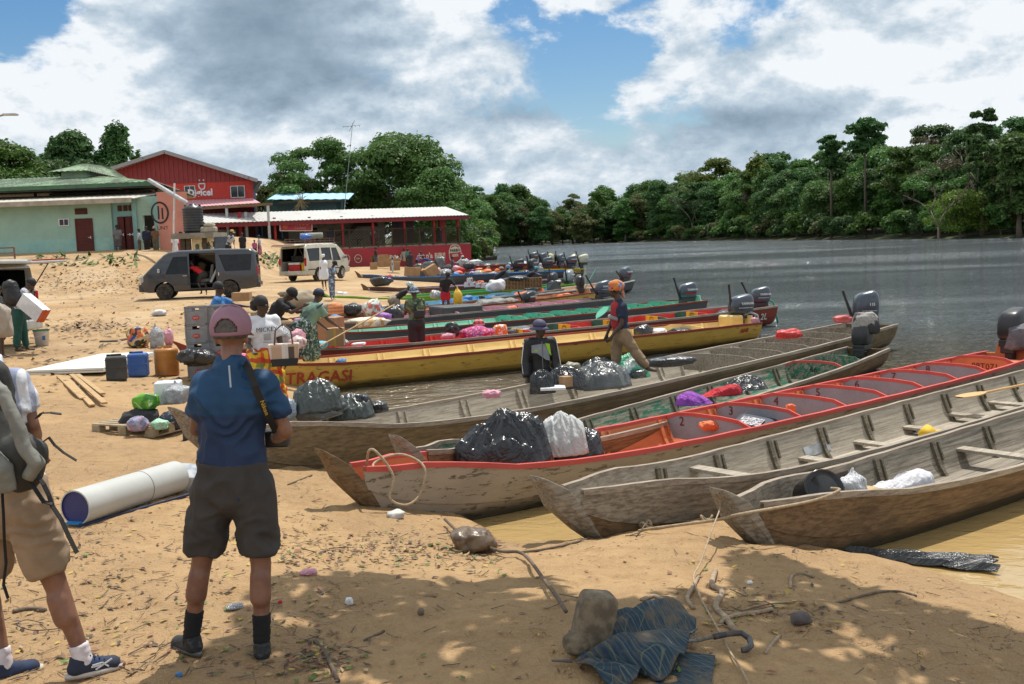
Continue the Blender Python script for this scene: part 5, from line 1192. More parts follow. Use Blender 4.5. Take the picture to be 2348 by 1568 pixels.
   n2=len(pl);vs=[p-V((0,0,.030*k))for p in pl]+[p-V((0,0,.006*k))for p in pl];sl.add(vs,[tuple(range(n2))[::-1],tuple(range(n2,2*n2))]+[(i,(i+1)%n2,n2+(i+1)%n2,n2+i)for i in range(n2)])
   sl.obj('sole',shoestyle or pm('grey sole',(.10,.095,.085)),so_,True,loc=-org)if d_<12 else None
 def dome(c_,r,mt,nm,cut=-.1,th=0):
  m_=MB();n,h=20,7;vs=[]
  for i in range(h+1):
   a=pi/2-(pi/2-math.asin(cut))*i/h
   for j in range(n):vs.append(c_+s*cos(2*pi*j/n)*cos(a)*r[0]+f*sin(2*pi*j/n)*cos(a)*r[1]+hup*sin(a)*r[2])
  m_.add(vs,[(i*n+j,i*n+(j+1)%n,(i+1)*n+(j+1)%n,(i+1)*n+j)for i in range(h)for j in range(n)]);o=m_.obj(nm,mt,rt,True,loc=-org)
  q=o.modifiers.new('t','SOLIDIFY');q.thickness=.008*k;q.offset=1;return o
 hc=hd+hup*.028*k
 if hair:
  dome(hc-f*.012*k,(.085*k,.100*k,.105*k),hair,'hair',-.35 if not hairlong else-.6)
  if hairlong>0:m_=MB();bone(m_,hd-f*.06*k+hup*.03*k,nk-fb*.05*k-td*hairlong*k,.075*k,.05*k,s,.6);remesh(m_,'hair',hair,rt,vox,org=org,wr=.02,wsc=12)
 if hat=='cap' or hat=='capback':
  o=dome(hc+hup*.012*k,(.093*k,.108*k,.105*k),hatm,'cap',.0);fd=f if hat=='cap' else-f;m_=MB();n=9;vs=[]
  for i in range(n):
   a=pi*(.14+.72*i/(n-1));p=hc+hup*.012*k+s*cos(a)*.090*k+fd*sin(a)*.105*k;q=hc-hup*.012*k+s*cos(a)*.088*k+fd*(sin(a)*.075+.115)*k;vs+=[p,q,p-hup*.006,q-hup*.006]
  fs=[]
  for i in range(n-1):j=i*4;fs+=[(j,j+4,j+5,j+1),(j+2,j+3,j+7,j+6),(j+1,j+5,j+7,j+3)]
  m_.add(vs,fs).obj('brim',hatm,o,True)
 elif hat=='bucket':
  o=dome(hc+hup*.025*k,(.096*k,.108*k,.095*k),hatm,'bucket_hat',-.05);n=20;vs=[]
  for j in range(n):
   a=2*pi*j/n;e=s*cos(a);g2=f*sin(a);vs+=[hc+hup*.02*k+e*.096*k+g2*.108*k,hc-hup*.035*k+e*.150*k+g2*.165*k]
  m_=MB().add(vs,[(2*j,2*j+1,2*((j+1)%n)+1,2*((j+1)%n))for j in range(n)]).obj('brim',hatm,o,True);q=m_.modifiers.new('t','SOLIDIFY');q.thickness=.006
 elif hat=='wrap':
  m_=MB();m_.ell(hc+hup*.02*k-f*.015*k,(.10*k,.118*k,.10*k),Mh);m_.ell(hc-f*.10*k+hup*.0*k,(.06*k,.06*k,.05*k),Mh);m_.ell(hc+hup*.07*k+f*.02*k,(.085*k,.085*k,.05*k),Mh)
  if hairlong<0:bone(m_,hc-f*.10*k,hc-f*.13*k-hup*.16*k,.03*k,.018*k)
  remesh(m_,'head_wrap',hatm,rt,vox,org=org,wr=.02,wsc=16,seed=3)
 J['root']=rt;return rt
J_=lambda**k:k
def pj(u,v,d):return at(u,v,d)
def jmake(H,P,f,s,hup=(0,0,1)):
 J={a:V(b)for a,b in P.items()};J['H']=H;J['f']=V(f).normalized();J['s']=V(s).normalized();J['hup']=V(hup).normalized();return J
d0=G(500,1500).y;a_=at
mb_=dict(hd=a_(530,771,d0+.04),nk=a_(530,838,d0),pv=a_(532,1085,d0),shL=a_(472,884,d0),shR=a_(606,882,d0),elL=a_(450,985,d0+.06),wrL=a_(530,1005,d0+.28),elR=a_(655,990,d0+.02),wrR=a_(608,1018,d0+.26),hpL=a_(492,1110,d0),hpR=a_(578,1110,d0),knL=a_(462,1290,d0+.02),knR=a_(598,1290,d0),anL=a_(437,1462,d0+.03),anR=a_(600,1475,d0-.03),toeL=a_(400,1478,d0+.16),toeR=a_(602,1478,d0+.2))
Jb=jmake(1.76,mb_,(0,1,-.05),(-1,0,0))
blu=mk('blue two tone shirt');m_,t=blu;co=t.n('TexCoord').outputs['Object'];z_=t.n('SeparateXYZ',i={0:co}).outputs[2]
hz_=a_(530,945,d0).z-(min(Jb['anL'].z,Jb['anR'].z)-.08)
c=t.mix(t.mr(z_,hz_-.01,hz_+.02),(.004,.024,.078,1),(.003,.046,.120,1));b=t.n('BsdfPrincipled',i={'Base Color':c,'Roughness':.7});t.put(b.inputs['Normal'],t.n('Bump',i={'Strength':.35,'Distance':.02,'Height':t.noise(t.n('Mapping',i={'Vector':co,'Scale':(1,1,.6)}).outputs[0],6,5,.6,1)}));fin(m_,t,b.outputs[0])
dshort=pm('dark grey shorts cloth',(.040,.036,.034),(.052,.047,.044),sc=4,rough=.9,bump=.3,bsc=14);dsock=pm('black sock',(.012,.012,.013),rough=.95,bump=.3,bsc=90);tshoe=spots('trail shoe',[(.022,.023,.025),(.05,.046,.04),(.012,.014,.018)],18)
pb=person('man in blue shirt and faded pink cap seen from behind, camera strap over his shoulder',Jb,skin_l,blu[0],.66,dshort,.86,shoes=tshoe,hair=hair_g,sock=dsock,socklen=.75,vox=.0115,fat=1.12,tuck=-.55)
org=pb.location.copy();hd=Jb['hd']
capm=pm('faded pink cap',(.31,.17,.215),(.27,.145,.19),sc=3,rough=.9,bump=.3,bsc=60);hc=hd+V((0,.0,.045));n,h=84,34;vs=[]
for i in range(h+1):
 e=pi/2*(1-i/h)-.30*(i/h)
 for j in range(n):
  a=2*pi*j/n;vs.append(hc+V((cos(a)*cos(e)*.104,sin(a)*cos(e)*.118,sin(e)*.112+(.0 if sin(a)<0 else .01))))
fs=[]
for i in range(h):
 for j in range(n):
  a=2*pi*(j+.5)/n;e=(i+.5)/h
  if abs(a-1.5*pi)<.62 and .55+.5*((a-1.5*pi)/.62)**2*.5<e<.90:continue
  fs.append((i*n+j,i*n+(j+1)%n,(i+1)*n+(j+1)%n,(i+1)*n+j))
cp=MB().add(vs,fs).obj('cap',capm,pb,True,loc=-org);q=cp.modifiers.new('t','SOLIDIFY');q.thickness=.006;q.offset=1
se=MB()
for a in(0,pi/3,2*pi/3,pi,4*pi/3,5*pi/3):se.tube([hc+V((cos(a)*cos(e)*.1065,sin(a)*cos(e)*.1205,sin(e)*.1145))for e in np.linspace(pi/2,-.0 if abs(a-4.6)>1 else .75,8)],.0022,5)
se.obj('seam',pm('seam pink',(.26,.12,.16)),cp);MB().ell(hc+V((0,0,.117)),(.011,.011,.006)).obj('button',capm,cp)
vs=[];n=11
for i in range(n):a=pi*(.1+.8*i/(n-1));vs+=[hc+V((cos(a)*.10,sin(a)*.112,-.025)),hc+V((cos(a)*.095,sin(a)*.09+.12,-.06))]
MB().add(vs,[(2*i,2*i+2,2*i+3,2*i+1)for i in range(n-1)]).obj('brim',capm,cp,True)
zt_=lambda u,v,dd:a_(u,v,d0+dd)
MB().bar(zt_(525,838,-.135),zt_(529,888,-.165),.009,.004,up=(0,1,0)).obj('reflective_stripe',pm('reflective tape',(.4,.45,.5),rough=.3),pb,loc=-org)
st=[zt_(560,832,-.04),zt_(572,850,-.115),zt_(584,885,-.165),zt_(600,925,-.155),zt_(618,962,-.10),zt_(630,985,.0),zt_(634,1003,.12)]
vs=[]
for i,p in enumerate(st):t_=(st[min(i+1,len(st)-1)]-st[max(i-1,0)]).normalized();sdv=t_.cross(V((0,1,0))).normalized()*.020;vs+=[p-sdv,p+sdv,p-sdv+V((0,.006,0)),p+sdv+V((0,.006,0))]
sm_=MB()
sm_.add(vs,[f_ for i in range(len(st)-1)for f_ in((4*i,4*i+4,4*i+5,4*i+1),(4*i+2,4*i+3,4*i+7,4*i+6),(4*i,4*i+2,4*i+6,4*i+4),(4*i+1,4*i+5,4*i+7,4*i+3))])
sto=sm_.obj('camera_strap',pm('black webbing',(.012,.012,.012),rough=.8),pb,loc=-org)
text('lettering','Nikon',.032,pm('gold print',(.55,.36,.06)),sto,frame(zt_(606,935,-.172),V((.30,0,-.95)),V((.95,0,.30))),.0008)
ca=empty('camera',zt_(636,1005,.16),0,'black camera with long lens held in the right hand of the man in blue','camera')
MB().box((0,0,.0),(.13,.07,.095)).box((0,0,.06),(.05,.05,.035)).obj('camera_body',blk,ca,bevel=.012);MB().tube([(0,.03,0),(.0,.06,-.01),(.0,.16,-.02)],[.035,.035,.042],14).obj('lens',blk,ca)
d1=G(200,1555).y;dd=d1
wk=dict(hd=a_(-62,752,d1+.1),nk=a_(-38,832,d1+.02),pv=a_(28,1135,d1),shL=a_(-110,868,d1+.12),shR=a_(38,880,d1-.02),elR=a_(72,975,d1-.02),wrR=a_(88,1030,d1+.28),elL=a_(-120,1010,d1+.2),wrL=a_(-60,1080,d1+.4),hpR=a_(58,1165,d1-.05),hpL=a_(-10,1160,d1+.08),knR=a_(130,1345,d1+.0),anR=a_(192,1510,d1+.0),toeR=a_(278,1522,d1+.10),knL=a_(-30,1350,d1+.1),anL=a_(8,1522,d1+.05),toeL=a_(55,1532,d1+.12))
Jw=jmake(1.82,wk,(.75,.66,0),(-.66,.75,0))
khaki=pm('khaki shorts cloth',(.30,.215,.14),(.24,.17,.11),sc=4,rough=.9,bump=.35,bsc=12);bshoe=pm('navy running shoe',(.015,.035,.10),(.02,.025,.045),sc=9,rough=.8,bump=.3,bsc=200)
plaid=checks('blue and white checked shirt',[(.62,.64,.68),(.22,.27,.42),(.7,.7,.72),(.30,.33,.45)],7)
pw=person('walker cut off by the left edge with checked shirt, khaki shorts and grey backpack',Jw,skin_l,plaid,.62,khaki,.78,shoes=bshoe,hair=hair_g,sock=pm('white sock',(.66,.62,.64),(.55,.5,.53),sc=20,rough=.95),socklen=.42,vox=.0125,fat=1.1,shoestyle=pm('pale wavy sole',(.55,.50,.45)))
org=pw.location
an=Jw['anR'];td2=(Jw['toeR']-an);td2.z=0;td2.normalize();sd2=V((td2.y,-td2.x,0))
lg_=MB();c0=an+td2*.075+sd2*.052+V((0,0,-.040));uv_=V((0,0,1))
for a,b_ in(((-.045,.012),(.005,.016)),((.005,.016),(.035,-.012)),((-.03,-.014),(.0,.0)),((.0,.0),(.055,.026)),((-.05,.004),(.0,.004))):lg_.bar(c0+td2*a[0]+uv_*a[1],c0+td2*b_[0]+uv_*b_[1],.004,.007)
lg_.obj('shoe_mark',whitep,pw,loc=-org)
lc=MB()
for k in range(4):p=an+td2*(.03+.022*k)+V((0,0,.018-.012*k));lc.bar(p-sd2*.028,p+sd2*.028,.006)
lc.obj('laces',pm('dark lace',(.02,.02,.03)),pw,loc=-org)
bp=empty('backpack',a_(40,1000,d1-.2),0,'grey and black hiking backpack worn by the walker at the left edge','backpack');o=bp.location.copy()
m_=MB();bone(m_,a_(-45,905,d1-.16),a_(25,1060,d1-.20),.10,.135,(1,.4,0),.85);bone(m_,a_(-25,860,d1-.12),a_(-20,960,d1-.12),.10,.14,(1,.4,0),.8);bone(m_,a_(55,1040,d1-.26),a_(45,1085,d1-.26),.11,.10,(1,.3,0),.7)
remesh(m_,'pack_body',pm('charcoal nylon',(.028,.028,.026),(.045,.045,.04),sc=5,rough=.7,bump=.4,bsc=15),bp,.013,4,o,wr=.012,wsc=8)
m_=MB();m_.tube([a_(-35,866,d1-.23),a_(5,900,d1-.28),a_(35,960,d1-.32),a_(58,1030,d1-.34),a_(86,1062,d1-.33),a_(62,1098,d1-.32)],[.04,.035,.032,.035,.04,.03],8);m_.tube([a_(-30,1040,d1-.35),a_(5,1080,d1-.38),a_(20,1125,d1-.36)],[.05,.055,.04],8)
remesh(m_,'panel',pm('light grey nylon',(.20,.20,.175),(.15,.15,.13),sc=6,rough=.8,bump=.3,bsc=30),bp,.012,3,o,wr=.006,wsc=14)
for nm,pts,w_ in(('strap',[(85,958,-.2),(95,947,-.22),(115,946,-.22),(139,949,-.2)],.026),('strap',[(100,1012,-.3),(112,1003,-.3),(125,1020,-.28),(145,1037,-.26),(174,1055,-.24)],.016),('strap',[(85,1090,-.3),(100,1110,-.3),(112,1135,-.29),(120,1160,-.28),(140,1190,-.28),(158,1230,-.28),(176,1266,-.28)],.030),('strap',[(70,1105,-.32),(85,1128,-.32),(100,1150,-.31),(118,1155,-.3)],.028),('strap',[(5,1130,-.34),(8,1180,-.34),(10,1240,-.33),(14,1290,-.32),(8,1340,-.3),(18,1370,-.3)],.018)):
 mm=MB();P3=[a_(u,v,d1+e)for u,v,e in pts]
 for a,b_ in zip(P3[:-1],P3[1:]):mm.bar(a,b_+(b_-a).normalized()*.004,.004,w_,up=(.2,1,0))
 mm.obj(nm,pm('black webbing',(.012,.012,.012)),bp,loc=-o)
black_t=pm('black cloth',(.014,.014,.016),(.02,.02,.022),rough=.9);white_t=pm('white cotton',(.70,.71,.74),(.62,.63,.67),sc=5,rough=.9)
def foot(u,d):p=at(u,700,d);return V((p.x,p.y,gz(p.x,p.y)))
mad=checks('madras skirt',[(.62,.10,.02),(.70,.42,.02),(.10,.22,.05),(.75,.55,.04),(.45,.02,.02)],4.2,wob=.25)
dw=14.3;Jq=fk(foot(597,dw)+V((0,0,.08)),1.76,R(-58),.03,(.15,.12,.25),(.25,.15,1.0),headp=.02)
a_r=R(42);Jq['f']=Matrix.Rotation(a_r,3,'Z')@Jq['f'];Jq['s']=Matrix.Rotation(a_r,3,'Z')@Jq['s']
pwm=person('woman in lettered white tee and orange checked skirt holding a tote bag',Jq,skin_d,white_t,.72,None,skirt=mad,hair=hairm,hairlong=.0,fat=1.22,vox=.016,detail=True)
hb=Jq['hd'];m_=MB();m_.ell(hb-Jq['f']*.10+V((0,0,.0)),(.07,.07,.08));remesh(m_,'hair',hairm,pwm,.016,org=pwm.location,wr=.015,wsc=20)
cpt=Jq['pv'].lerp(Jq['nk'],.72);fv=V((cos(R(-58)),sin(R(-58)),0));sv_=V((-fv.y,fv.x,0))
text('lettering','MICKEY',.085,ink_blk,pwm,Matrix.Translation(-pwm.location)@frame(cpt+fv*.185+V((0,0,.0)),sv_,(0,0,1)),.002)
MB().box((0,0,0),(.10,.004,.09)).box((0,0,-.07),(.13,.004,.012)).obj('shirt_print',pm('grey print',(.35,.35,.36)),pwm,loc=cpt+fv*.192+V((0,0,-.10))-pwm.location)
burb=checks('tan tote bag check',[(.48,.32,.22),(.02,.02,.02),(.55,.40,.3),(.65,.6,.55)],3.3,wob=0)
tb_=empty('tote_bag',at(653,838,14.0),.2,'tan and black checked tote bag hanging from the hand of the woman in white tee','bag')
MB().prism([(-.17,0),(.17,0),(.21,.30),(-.21,.30)],-.07,.07).obj('bag_body',burb,tb_,bevel=.02);MB().box((0,-.075,.075),(.36,.01,.05)).box((0,-.075,.025),(.34,.011,.05)).obj('band',ink_blk,tb_)
for yy in(-.06,.06):MB().tube([(-.12,yy,.29),(-.10,yy*.6,.48),(0,0,.56),(.10,yy*.6,.48),(.12,yy,.29)],.010,6).obj('handle',pm('brown leather',(.12,.05,.03)),tb_)
person('man in black cap and black polo bending forward by the boats',fk(foot(616,21.5),1.86,R(-5),.6,(.8,.1,.9),(.9,.15,1.1),headp=.5),skin_d,black_t,.75,pm('charcoal trousers',(.03,.03,.035)),fat=1.2,hat='cap',hatm=black_t,detail=True)
floral=spots('green leaf print',[(.03,.07,.05),(.10,.17,.12),(.30,.34,.30),(.015,.03,.03)],14)
Jg=fk(foot(694,21.6),1.84,R(35),.55,(.35,.15,.5),(.5,.25,.4),headp=.0)
pg=person('woman in sage green tee, navy cap and leaf print skirt bending forward',Jg,skin_d,pm('sage tee',(.16,.26,.20),(.13,.22,.17),sc=4,rough=.9),.75,None,skirt=floral,hat='cap',hatm=pm('navy cap',(.015,.025,.06)),fat=1.5,detail=True)
MB().tube([Jg['shR']+V((.1,-.05,.06)),Jg['nk'].lerp(Jg['pv'],.5)+V((-.0,-.19,.02)),Jg['pv']+V((-.25,-.12,.05))],.014,6).obj('bag_strap',pm('navy strap',(.02,.03,.08)),pg,loc=-pg.location)
MB().box((0,0,0),(.12,.1,.26),rot=(0,.15,0)).obj('shoulder_bag',pm('navy strap',(.02,.03,.08)),pg,loc=Jg['pv']+V((-.28,-.1,-.1))-pg.location,bevel=.03)
cl_=MB();bone(cl_,Jg['pv']+V((-.12,-.05,.10)),Jg['pv']+V((.10,-.05,.0)),.11,.10,(0,0,1),.9);remesh(cl_,'waist_cloth',checks('pale plaid cloth',[(.50,.62,.72),(.7,.7,.72),(.5,.15,.25),(.2,.4,.6)],6),pg,.02,org=pg.location,wr=.02)
person('boy in bright blue shirt leaning on the stacked crates',fk(foot(498,20.5),1.80,R(5),.05,(1.15,.1,.25),(-.35,.3,1.6)),skin_d,pm('bright blue shirt',(.03,.18,.45),(.03,.14,.36),sc=4),.75,pm('navy shorts',(.02,.03,.05)),.9,detail=True)
camo=spots('camouflage cloth',[(.06,.085,.045),(.20,.25,.13),(.03,.04,.025),(.12,.16,.08)],9)
dcm=BT[7].d_at(952);pt=BT[7].w(BT[7].t_at(952));Jc=fk(V((at(952,700,dcm).x,dcm,-.02)),1.80,R(118),.03,(.35,.1,1.5),(.2,.2,.9),headp=.05)
pc=person('man in camouflage tee and blue tie-dye bucket hat standing in the red canoe',Jc,skin_d,camo,.7,pm('black shorts',(.018,.016,.018)),1.1,fat=1.2,hat='bucket',hatm=spots('tie dye hat',[(.16,.22,.30),(.35,.42,.5),(.06,.09,.14)],16),hair=hairm,detail=True)
MB().box((.0,0,0),(.26,.10,.20)).obj('chest_bag',pm('black nylon bag',(.02,.02,.022),rough=.5),pc,loc=Jc['nk'].lerp(Jc['pv'],.62)+V((.10,-.17,0))-pc.location,bevel=.03);MB().tube([Jc['shR']+V((0,-.08,.07)),Jc['nk'].lerp(Jc['pv'],.3)+V((0.0,-.20,0)),Jc['nk'].lerp(Jc['pv'],.62)+V((.10,-.19,0))],.016,6).obj('bag_strap',black_t,pc,loc=-pc.location)
dt=BT[5].d_at(1233)+1.6;zt0=at(1233,729,dt).z-1.80;xt=at(1232,700,dt).x
Jt=fk(V((xt,dt,zt0)),1.78,R(-78),.10,(.15,.16,.25),(.1,.2,.3),headp=.02)
a_r=R(45);Jt['f']=Matrix.Rotation(a_r,3,'Z')@Jt['f'];Jt['s']=Matrix.Rotation(a_r,3,'Z')@Jt['s']
ptk=person('man in black and grey tracksuit top and purple bucket hat behind the black bags',Jt,skin_d,pm('black tracksuit',(.013,.013,.015),rough=.6),1.95,pm('black tracksuit',(.013,.013,.015)),fat=1.15,hat='bucket',hatm=pm('purple grey hat',(.07,.07,.13)),hair=None,vox=.017,detail=True)
fv=V((cos(R(-78)),sin(R(-78)),0));sv_=V((-fv.y,fv.x,0));cpt=Jt['nk'].lerp(Jt['pv'],.33);O=-ptk.location
def chestpatch(nm,pl,mt,off=.165):
 m_=MB();vs=[]
 for x,z in pl:vs.append(cpt+sv_*x+fv*(off-1.6*x*x)+V((0,0,z)))
 n_=len(pl);vs+=[v-fv*.02 for v in vs];m_.add(vs,[tuple(range(n_)),tuple(range(2*n_-1,n_-1,-1))]+[(i,n_+i,n_+(i+1)%n_,(i+1)%n_)for i in range(n_)]);m_.obj(nm,mt,ptk,loc=O)
chestpatch('grey_chest_panel',[(-.16,.10),(.005,.12),(.005,-.10),(-.08,-.03),(-.165,-.02)],pm('grey tracksuit panel',(.26,.28,.31)),.178)
chestpatch('grey_chest_panel',[(.012,.12),(.10,.10),(.13,-.16),(.06,-.14),(.012,-.10)],pm('grey tracksuit panel',(.26,.28,.31)),.178)
chestpatch('lime_chest_panel',[(.05,.13),(.13,.11),(.155,-.08),(.12,-.05)],pm('lime panel',(.35,.62,.03)),.186)
for sg,n_ in((1,'L'),(-1,'R')):
 for k in range(3):
  so_=fv*(.066-.018*k)*.6+sv_*sg*(.072);m_=MB();sh,el,wr=Jt['sh'+n_]+V((0,0,.03)),Jt['el'+n_],Jt['wr'+n_]
  m_.tube([sh+so_,sh.lerp(el,.5)+so_,el+so_*.95,el.lerp(wr,.85)+so_*.75],.0055,5);m_.obj('sleeve_stripe',whitep,ptk,loc=O)
MB().prism([(-.03,-.018),(.03,-.018),(0,.022)],0,.004).obj('chest_mark',pm('lime panel',(.35,.62,.03)),ptk,loc=cpt-sv_*.10+fv*.172+V((0,0,.02))+O)
MB().bar(cpt+fv*.182+V((0,0,.16)),cpt+fv*.188+V((0,0,-.28)),.006,.004,up=(0,1,0)).obj('zip',pm('grey zip',(.3,.3,.3)),ptk,loc=O)
ds=BT[5].d_at(1440)+.15;g3=lambda u,v,e=0:at(u,v,ds+e)
sj=dict(hd=g3(1410,664),nk=g3(1419,692),pv=g3(1424,762),shL=g3(1414,702,.17),shR=g3(1428,704,-.14),elR=g3(1424,744,-.18),wrR=g3(1403,770,-.2),elL=g3(1402,738,.2),wrL=g3(1392,765,.2),hpR=g3(1430,768,-.08),hpL=g3(1418,768,.08),knR=g3(1452,803,-.05),anR=g3(1484,842,0),toeR=g3(1503,850,0),knL=g3(1412,808,.1),anL=g3(1409,850,.1),toeL=g3(1395,858,.1))
Js=jmake(1.78,sj,(-.95,-.15,-.1),(.15,-.95,0))
Js['shL'],Js['shR']=sj['shR'],sj['shL'];
for a in('el','wr','hp','kn','an','toe'):Js[a+'L'],Js[a+'R']=sj[a+'R'],sj[a+'L']
ps=person('man with orange and blue head wrap and khaki trousers striding along the grey canoe',Js,skin_d,pm('navy tee',(.02,.03,.06),rough=.9),.62,pm('khaki trousers',(.27,.19,.115),(.22,.155,.09),sc=5,rough=.9),1.92,hat='wrap',hatm=spots('orange blue wrap',[(.65,.16,.03),(.03,.14,.50),(.4,.3,.1),(.7,.2,.03)],11),hair=hairm,hairlong=-1,vox=.017,detail=True)
rd=MB();bone(rd,Js['nk'].lerp(Js['pv'],.18)+V((-.06,-.02,0)),Js['nk'].lerp(Js['pv'],.72)+V((-.06,-.02,0)),.125,.135,(0,1,0),.75);remesh(rd,'shirt_front',pm('red shirt panel',(.42,.02,.03)),ps,.02,org=ps.location)
MB().box((0,0,0),(.15,.30,.06),rot=(0,.35,0)).obj('shirt_band',pm('grey band',(.3,.3,.32)),ps,loc=Js['nk'].lerp(Js['pv'],.5)+V((-.12,-.03,0))-ps.location,bevel=.02)
def P(label,u,d,H,face,z=None,**k):
 kk={a:k.pop(a)for a in('lean','aL','aR','lL','lR','headp')if a in k}
 p=foot(u,d)
 if z is not None:p.z=z
 return person(label,fk(p,H,R(face),**kk),k.pop('skin',skin_d),**k)
col=lambda n,c_:pm(n,c_,rough=.9)
P('woman in black top and white head scarf bent low over the blue canoe',905,33.5,1.62,10,lean=1.0,aL=(1.2,.1,.4),aR=(1.3,.1,.4),shirt=black_t,sleeve=0,skirt=col('tan skirt',(.30,.24,.17)),hat='wrap',hatm=spots('white green scarf',[(.6,.65,.62),(.2,.3,.25)],20),hair=None,z=.2)
P('woman in black tee and red shorts lifting a yellow bag in the tan canoe',1022,37.5,1.66,-60,lean=.25,aL=(.7,.3,.3),aR=(.2,.3,.2),headp=.5,shirt=black_t,pants=col('crimson shorts',(.45,.015,.04)),plen=.7,z=.15)
P('woman in dark sleeveless dress and blue cap bending over the lime green canoe',1141,48.0,1.68,0,lean=1.0,aL=(.7,.1,.3),aR=(.75,.1,.3),dress=col('dark navy dress',(.02,.022,.035)),sleeve=0,hat='wrap',hatm=spots('blue cap cloth',[(.10,.22,.38),(.3,.45,.6)],14),hair=None,z=.25)
P('woman in black dress with blue head cloth reaching across the lime green canoe',1205,47.0,1.66,-5,lean=1.05,aL=(1.25,.1,.1),aR=(1.3,.1,.1),dress=col('black dress cloth',(.016,.015,.018)),sleeve=.4,hat='wrap',hatm=spots('teal head cloth',[(.05,.20,.26),(.2,.45,.5)],14),hair=None,z=.2)
tie=spots('blue tie dye',[(.10,.14,.22),(.42,.5,.58),(.05,.07,.12)],10)
P('woman in blue and white tie-dye shirt and trousers standing at the green canoe bows',763,41.5,1.60,-18,lean=.12,aL=(.35,.1,.5),aR=(.4,.1,.5),headp=.5,shirt=tie,sleeve=.8,pants=tie,hat='cap',hatm=black_t,fat=1.1)
P('woman in tight white dress and white head cloth beside the white van',746,48.0,1.64,-30,lean=.0,dress=white_t,sleeve=.6,hat='wrap',hatm=white_t,hair=None,fat=1.6)
P('woman in crimson top and patterned skirt carrying a yellow bag by the white van',786,74,1.60,-80,lean=.05,aL=(.5,.1,1.3),aR=(.5,.1,1.3),shirt=col('crimson top',(.38,.02,.05)),sleeve=.6,skirt=spots('purple grey print skirt',[(.16,.13,.16),(.3,.27,.3)],6),hat='wrap',hatm=col('beige wrap',(.35,.28,.22)),hair=None)
P('man in white tee and dark shorts walking away along the red wall',833,90,1.74,95,shirt=white_t,pants=col('dark shorts',(.03,.025,.025)),plen=1.0)
cr_l=[('man in black shirt with a backpack among the boxes near the red wall',867,80,1.72,-10,dict(shirt=black_t,pants=col('jeans',(.07,.09,.14)))),('child in pale blue clothes in front of the cardboard stack',904,73,1.12,0,dict(shirt=col('pale blue top',(.40,.50,.60)),pants=col('pale blue top',(.40,.50,.60)))),('child in white tank top close to the red wall',915,88,1.10,-90,dict(shirt=white_t,sleeve=0,pants=col('jeans',(.07,.09,.14)))),('woman in teal tee standing by the red wall',940,88,1.62,-120,dict(shirt=col('teal tee',(.05,.28,.24)),sleeve=.6,pants=col('dark shorts',(.03,.025,.025)))),('person in beige dress left of the woman in teal',931,90,1.55,-60,dict(dress=col('beige dress',(.38,.32,.26)))),('woman in dark grey dress with her back turned in front of the woman in teal',945,75,1.62,100,dict(dress=col('dark grey dress',(.035,.035,.045)),sleeve=.3)),('person in lilac top bending over the luggage',960,82,1.60,0,dict(lean=.6,aL=(.8,.1,.4),aR=(.8,.1,.4),shirt=col('lilac top',(.30,.20,.42)),sleeve=.4,pants=black_t)),('man in strong blue jacket bent double over the black sacks',992,80,1.70,175,dict(lean=1.2,aL=(1.2,.1,.2),aR=(1.2,.1,.2),shirt=col('strong blue jacket',(.01,.05,.22)),sleeve=1.8,pants=black_t)),('person in pale teal top bending under the round badge',1053,83,1.60,0,dict(lean=.8,shirt=col('pale teal top',(.40,.52,.52)),sleeve=.6,pants=col('grey trousers',(.12,.12,.13)),hat='wrap',hatm=white_t)),('person in red and pink head wrap at the right end of the red wall',1063,84,1.66,-170,dict(shirt=col('khaki top',(.20,.16,.10)),sleeve=.6,skirt=col('khaki skirt',(.22,.18,.12)),hat='wrap',hatm=col('pink red wrap',(.5,.08,.12)),hair=None)),('woman in grey sleeveless dress standing among the orange bags',1041,71,1.60,160,dict(dress=col('grey dress',(.10,.10,.12)),sleeve=0)),('person in blue tee just past the end of the red wall',1085,89,1.45,40,dict(lean=.3,shirt=col('blue tee',(.06,.20,.40)),sleeve=.6,pants=black_t)),('person in orange headscarf seated far out in the green and red canoe',1122,93,1.25,0,dict(lean=.2,shirt=col('mixed orange top',(.42,.20,.04)),sleeve=.6,pants=black_t,hat='wrap',hatm=col('orange scarf',(.55,.22,.02)),hair=None)),('person in yellow orange wrap seated right of the one in orange scarf',1150,94,1.20,0,dict(shirt=col('yellow orange top',(.60,.33,.03)),sleeve=.6,pants=black_t,hat='wrap',hatm=col('yellow wrap',(.6,.35,.04)),hair=None))]
for lb,u,d,H,fc,k in cr_l:P(lb,u,d,H,fc,vox=.045,**k)
def Pz(label,u,vf,d,H,face,**k):return P(label,u,d,H,face,z=at(u,vf,d).z,vox=.04,**k)
Pz('man in grey shirt leaning by the brown doors of the mint building',281,585,57.2,1.66,-80,shirt=col('grey tee',(.16,.16,.17)),pants=col('grey shorts',(.10,.09,.09)),plen=1.0)
Pz('person in white shirt facing the doorway of the mint building',330,583,56.6,1.40,10,shirt=col('pale shirt',(.42,.44,.5)),pants=col('brown trousers',(.10,.07,.05)))
Pz('person in navy jacket with yellow trim in the doorway',347,582,56.8,1.50,-60,shirt=col('navy jacket',(.02,.03,.06)),sleeve=1.8,pants=black_t)
Pz('person in rust brown shirt and pale hat in the doorway',367,582,56.4,1.50,-100,shirt=col('rust brown shirt',(.16,.08,.035)),pants=col('olive trousers',(.10,.09,.05)),hat='bucket',hatm=col('pale hat',(.4,.36,.28)))
Pz('woman in red dress under the tank platform',425,600,55,1.6,0,dress=col('bright red dress',(.5,.01,.03)))
Pz('woman in white beside the one in red dress',411,600,56,1.55,-40,dress=white_t)
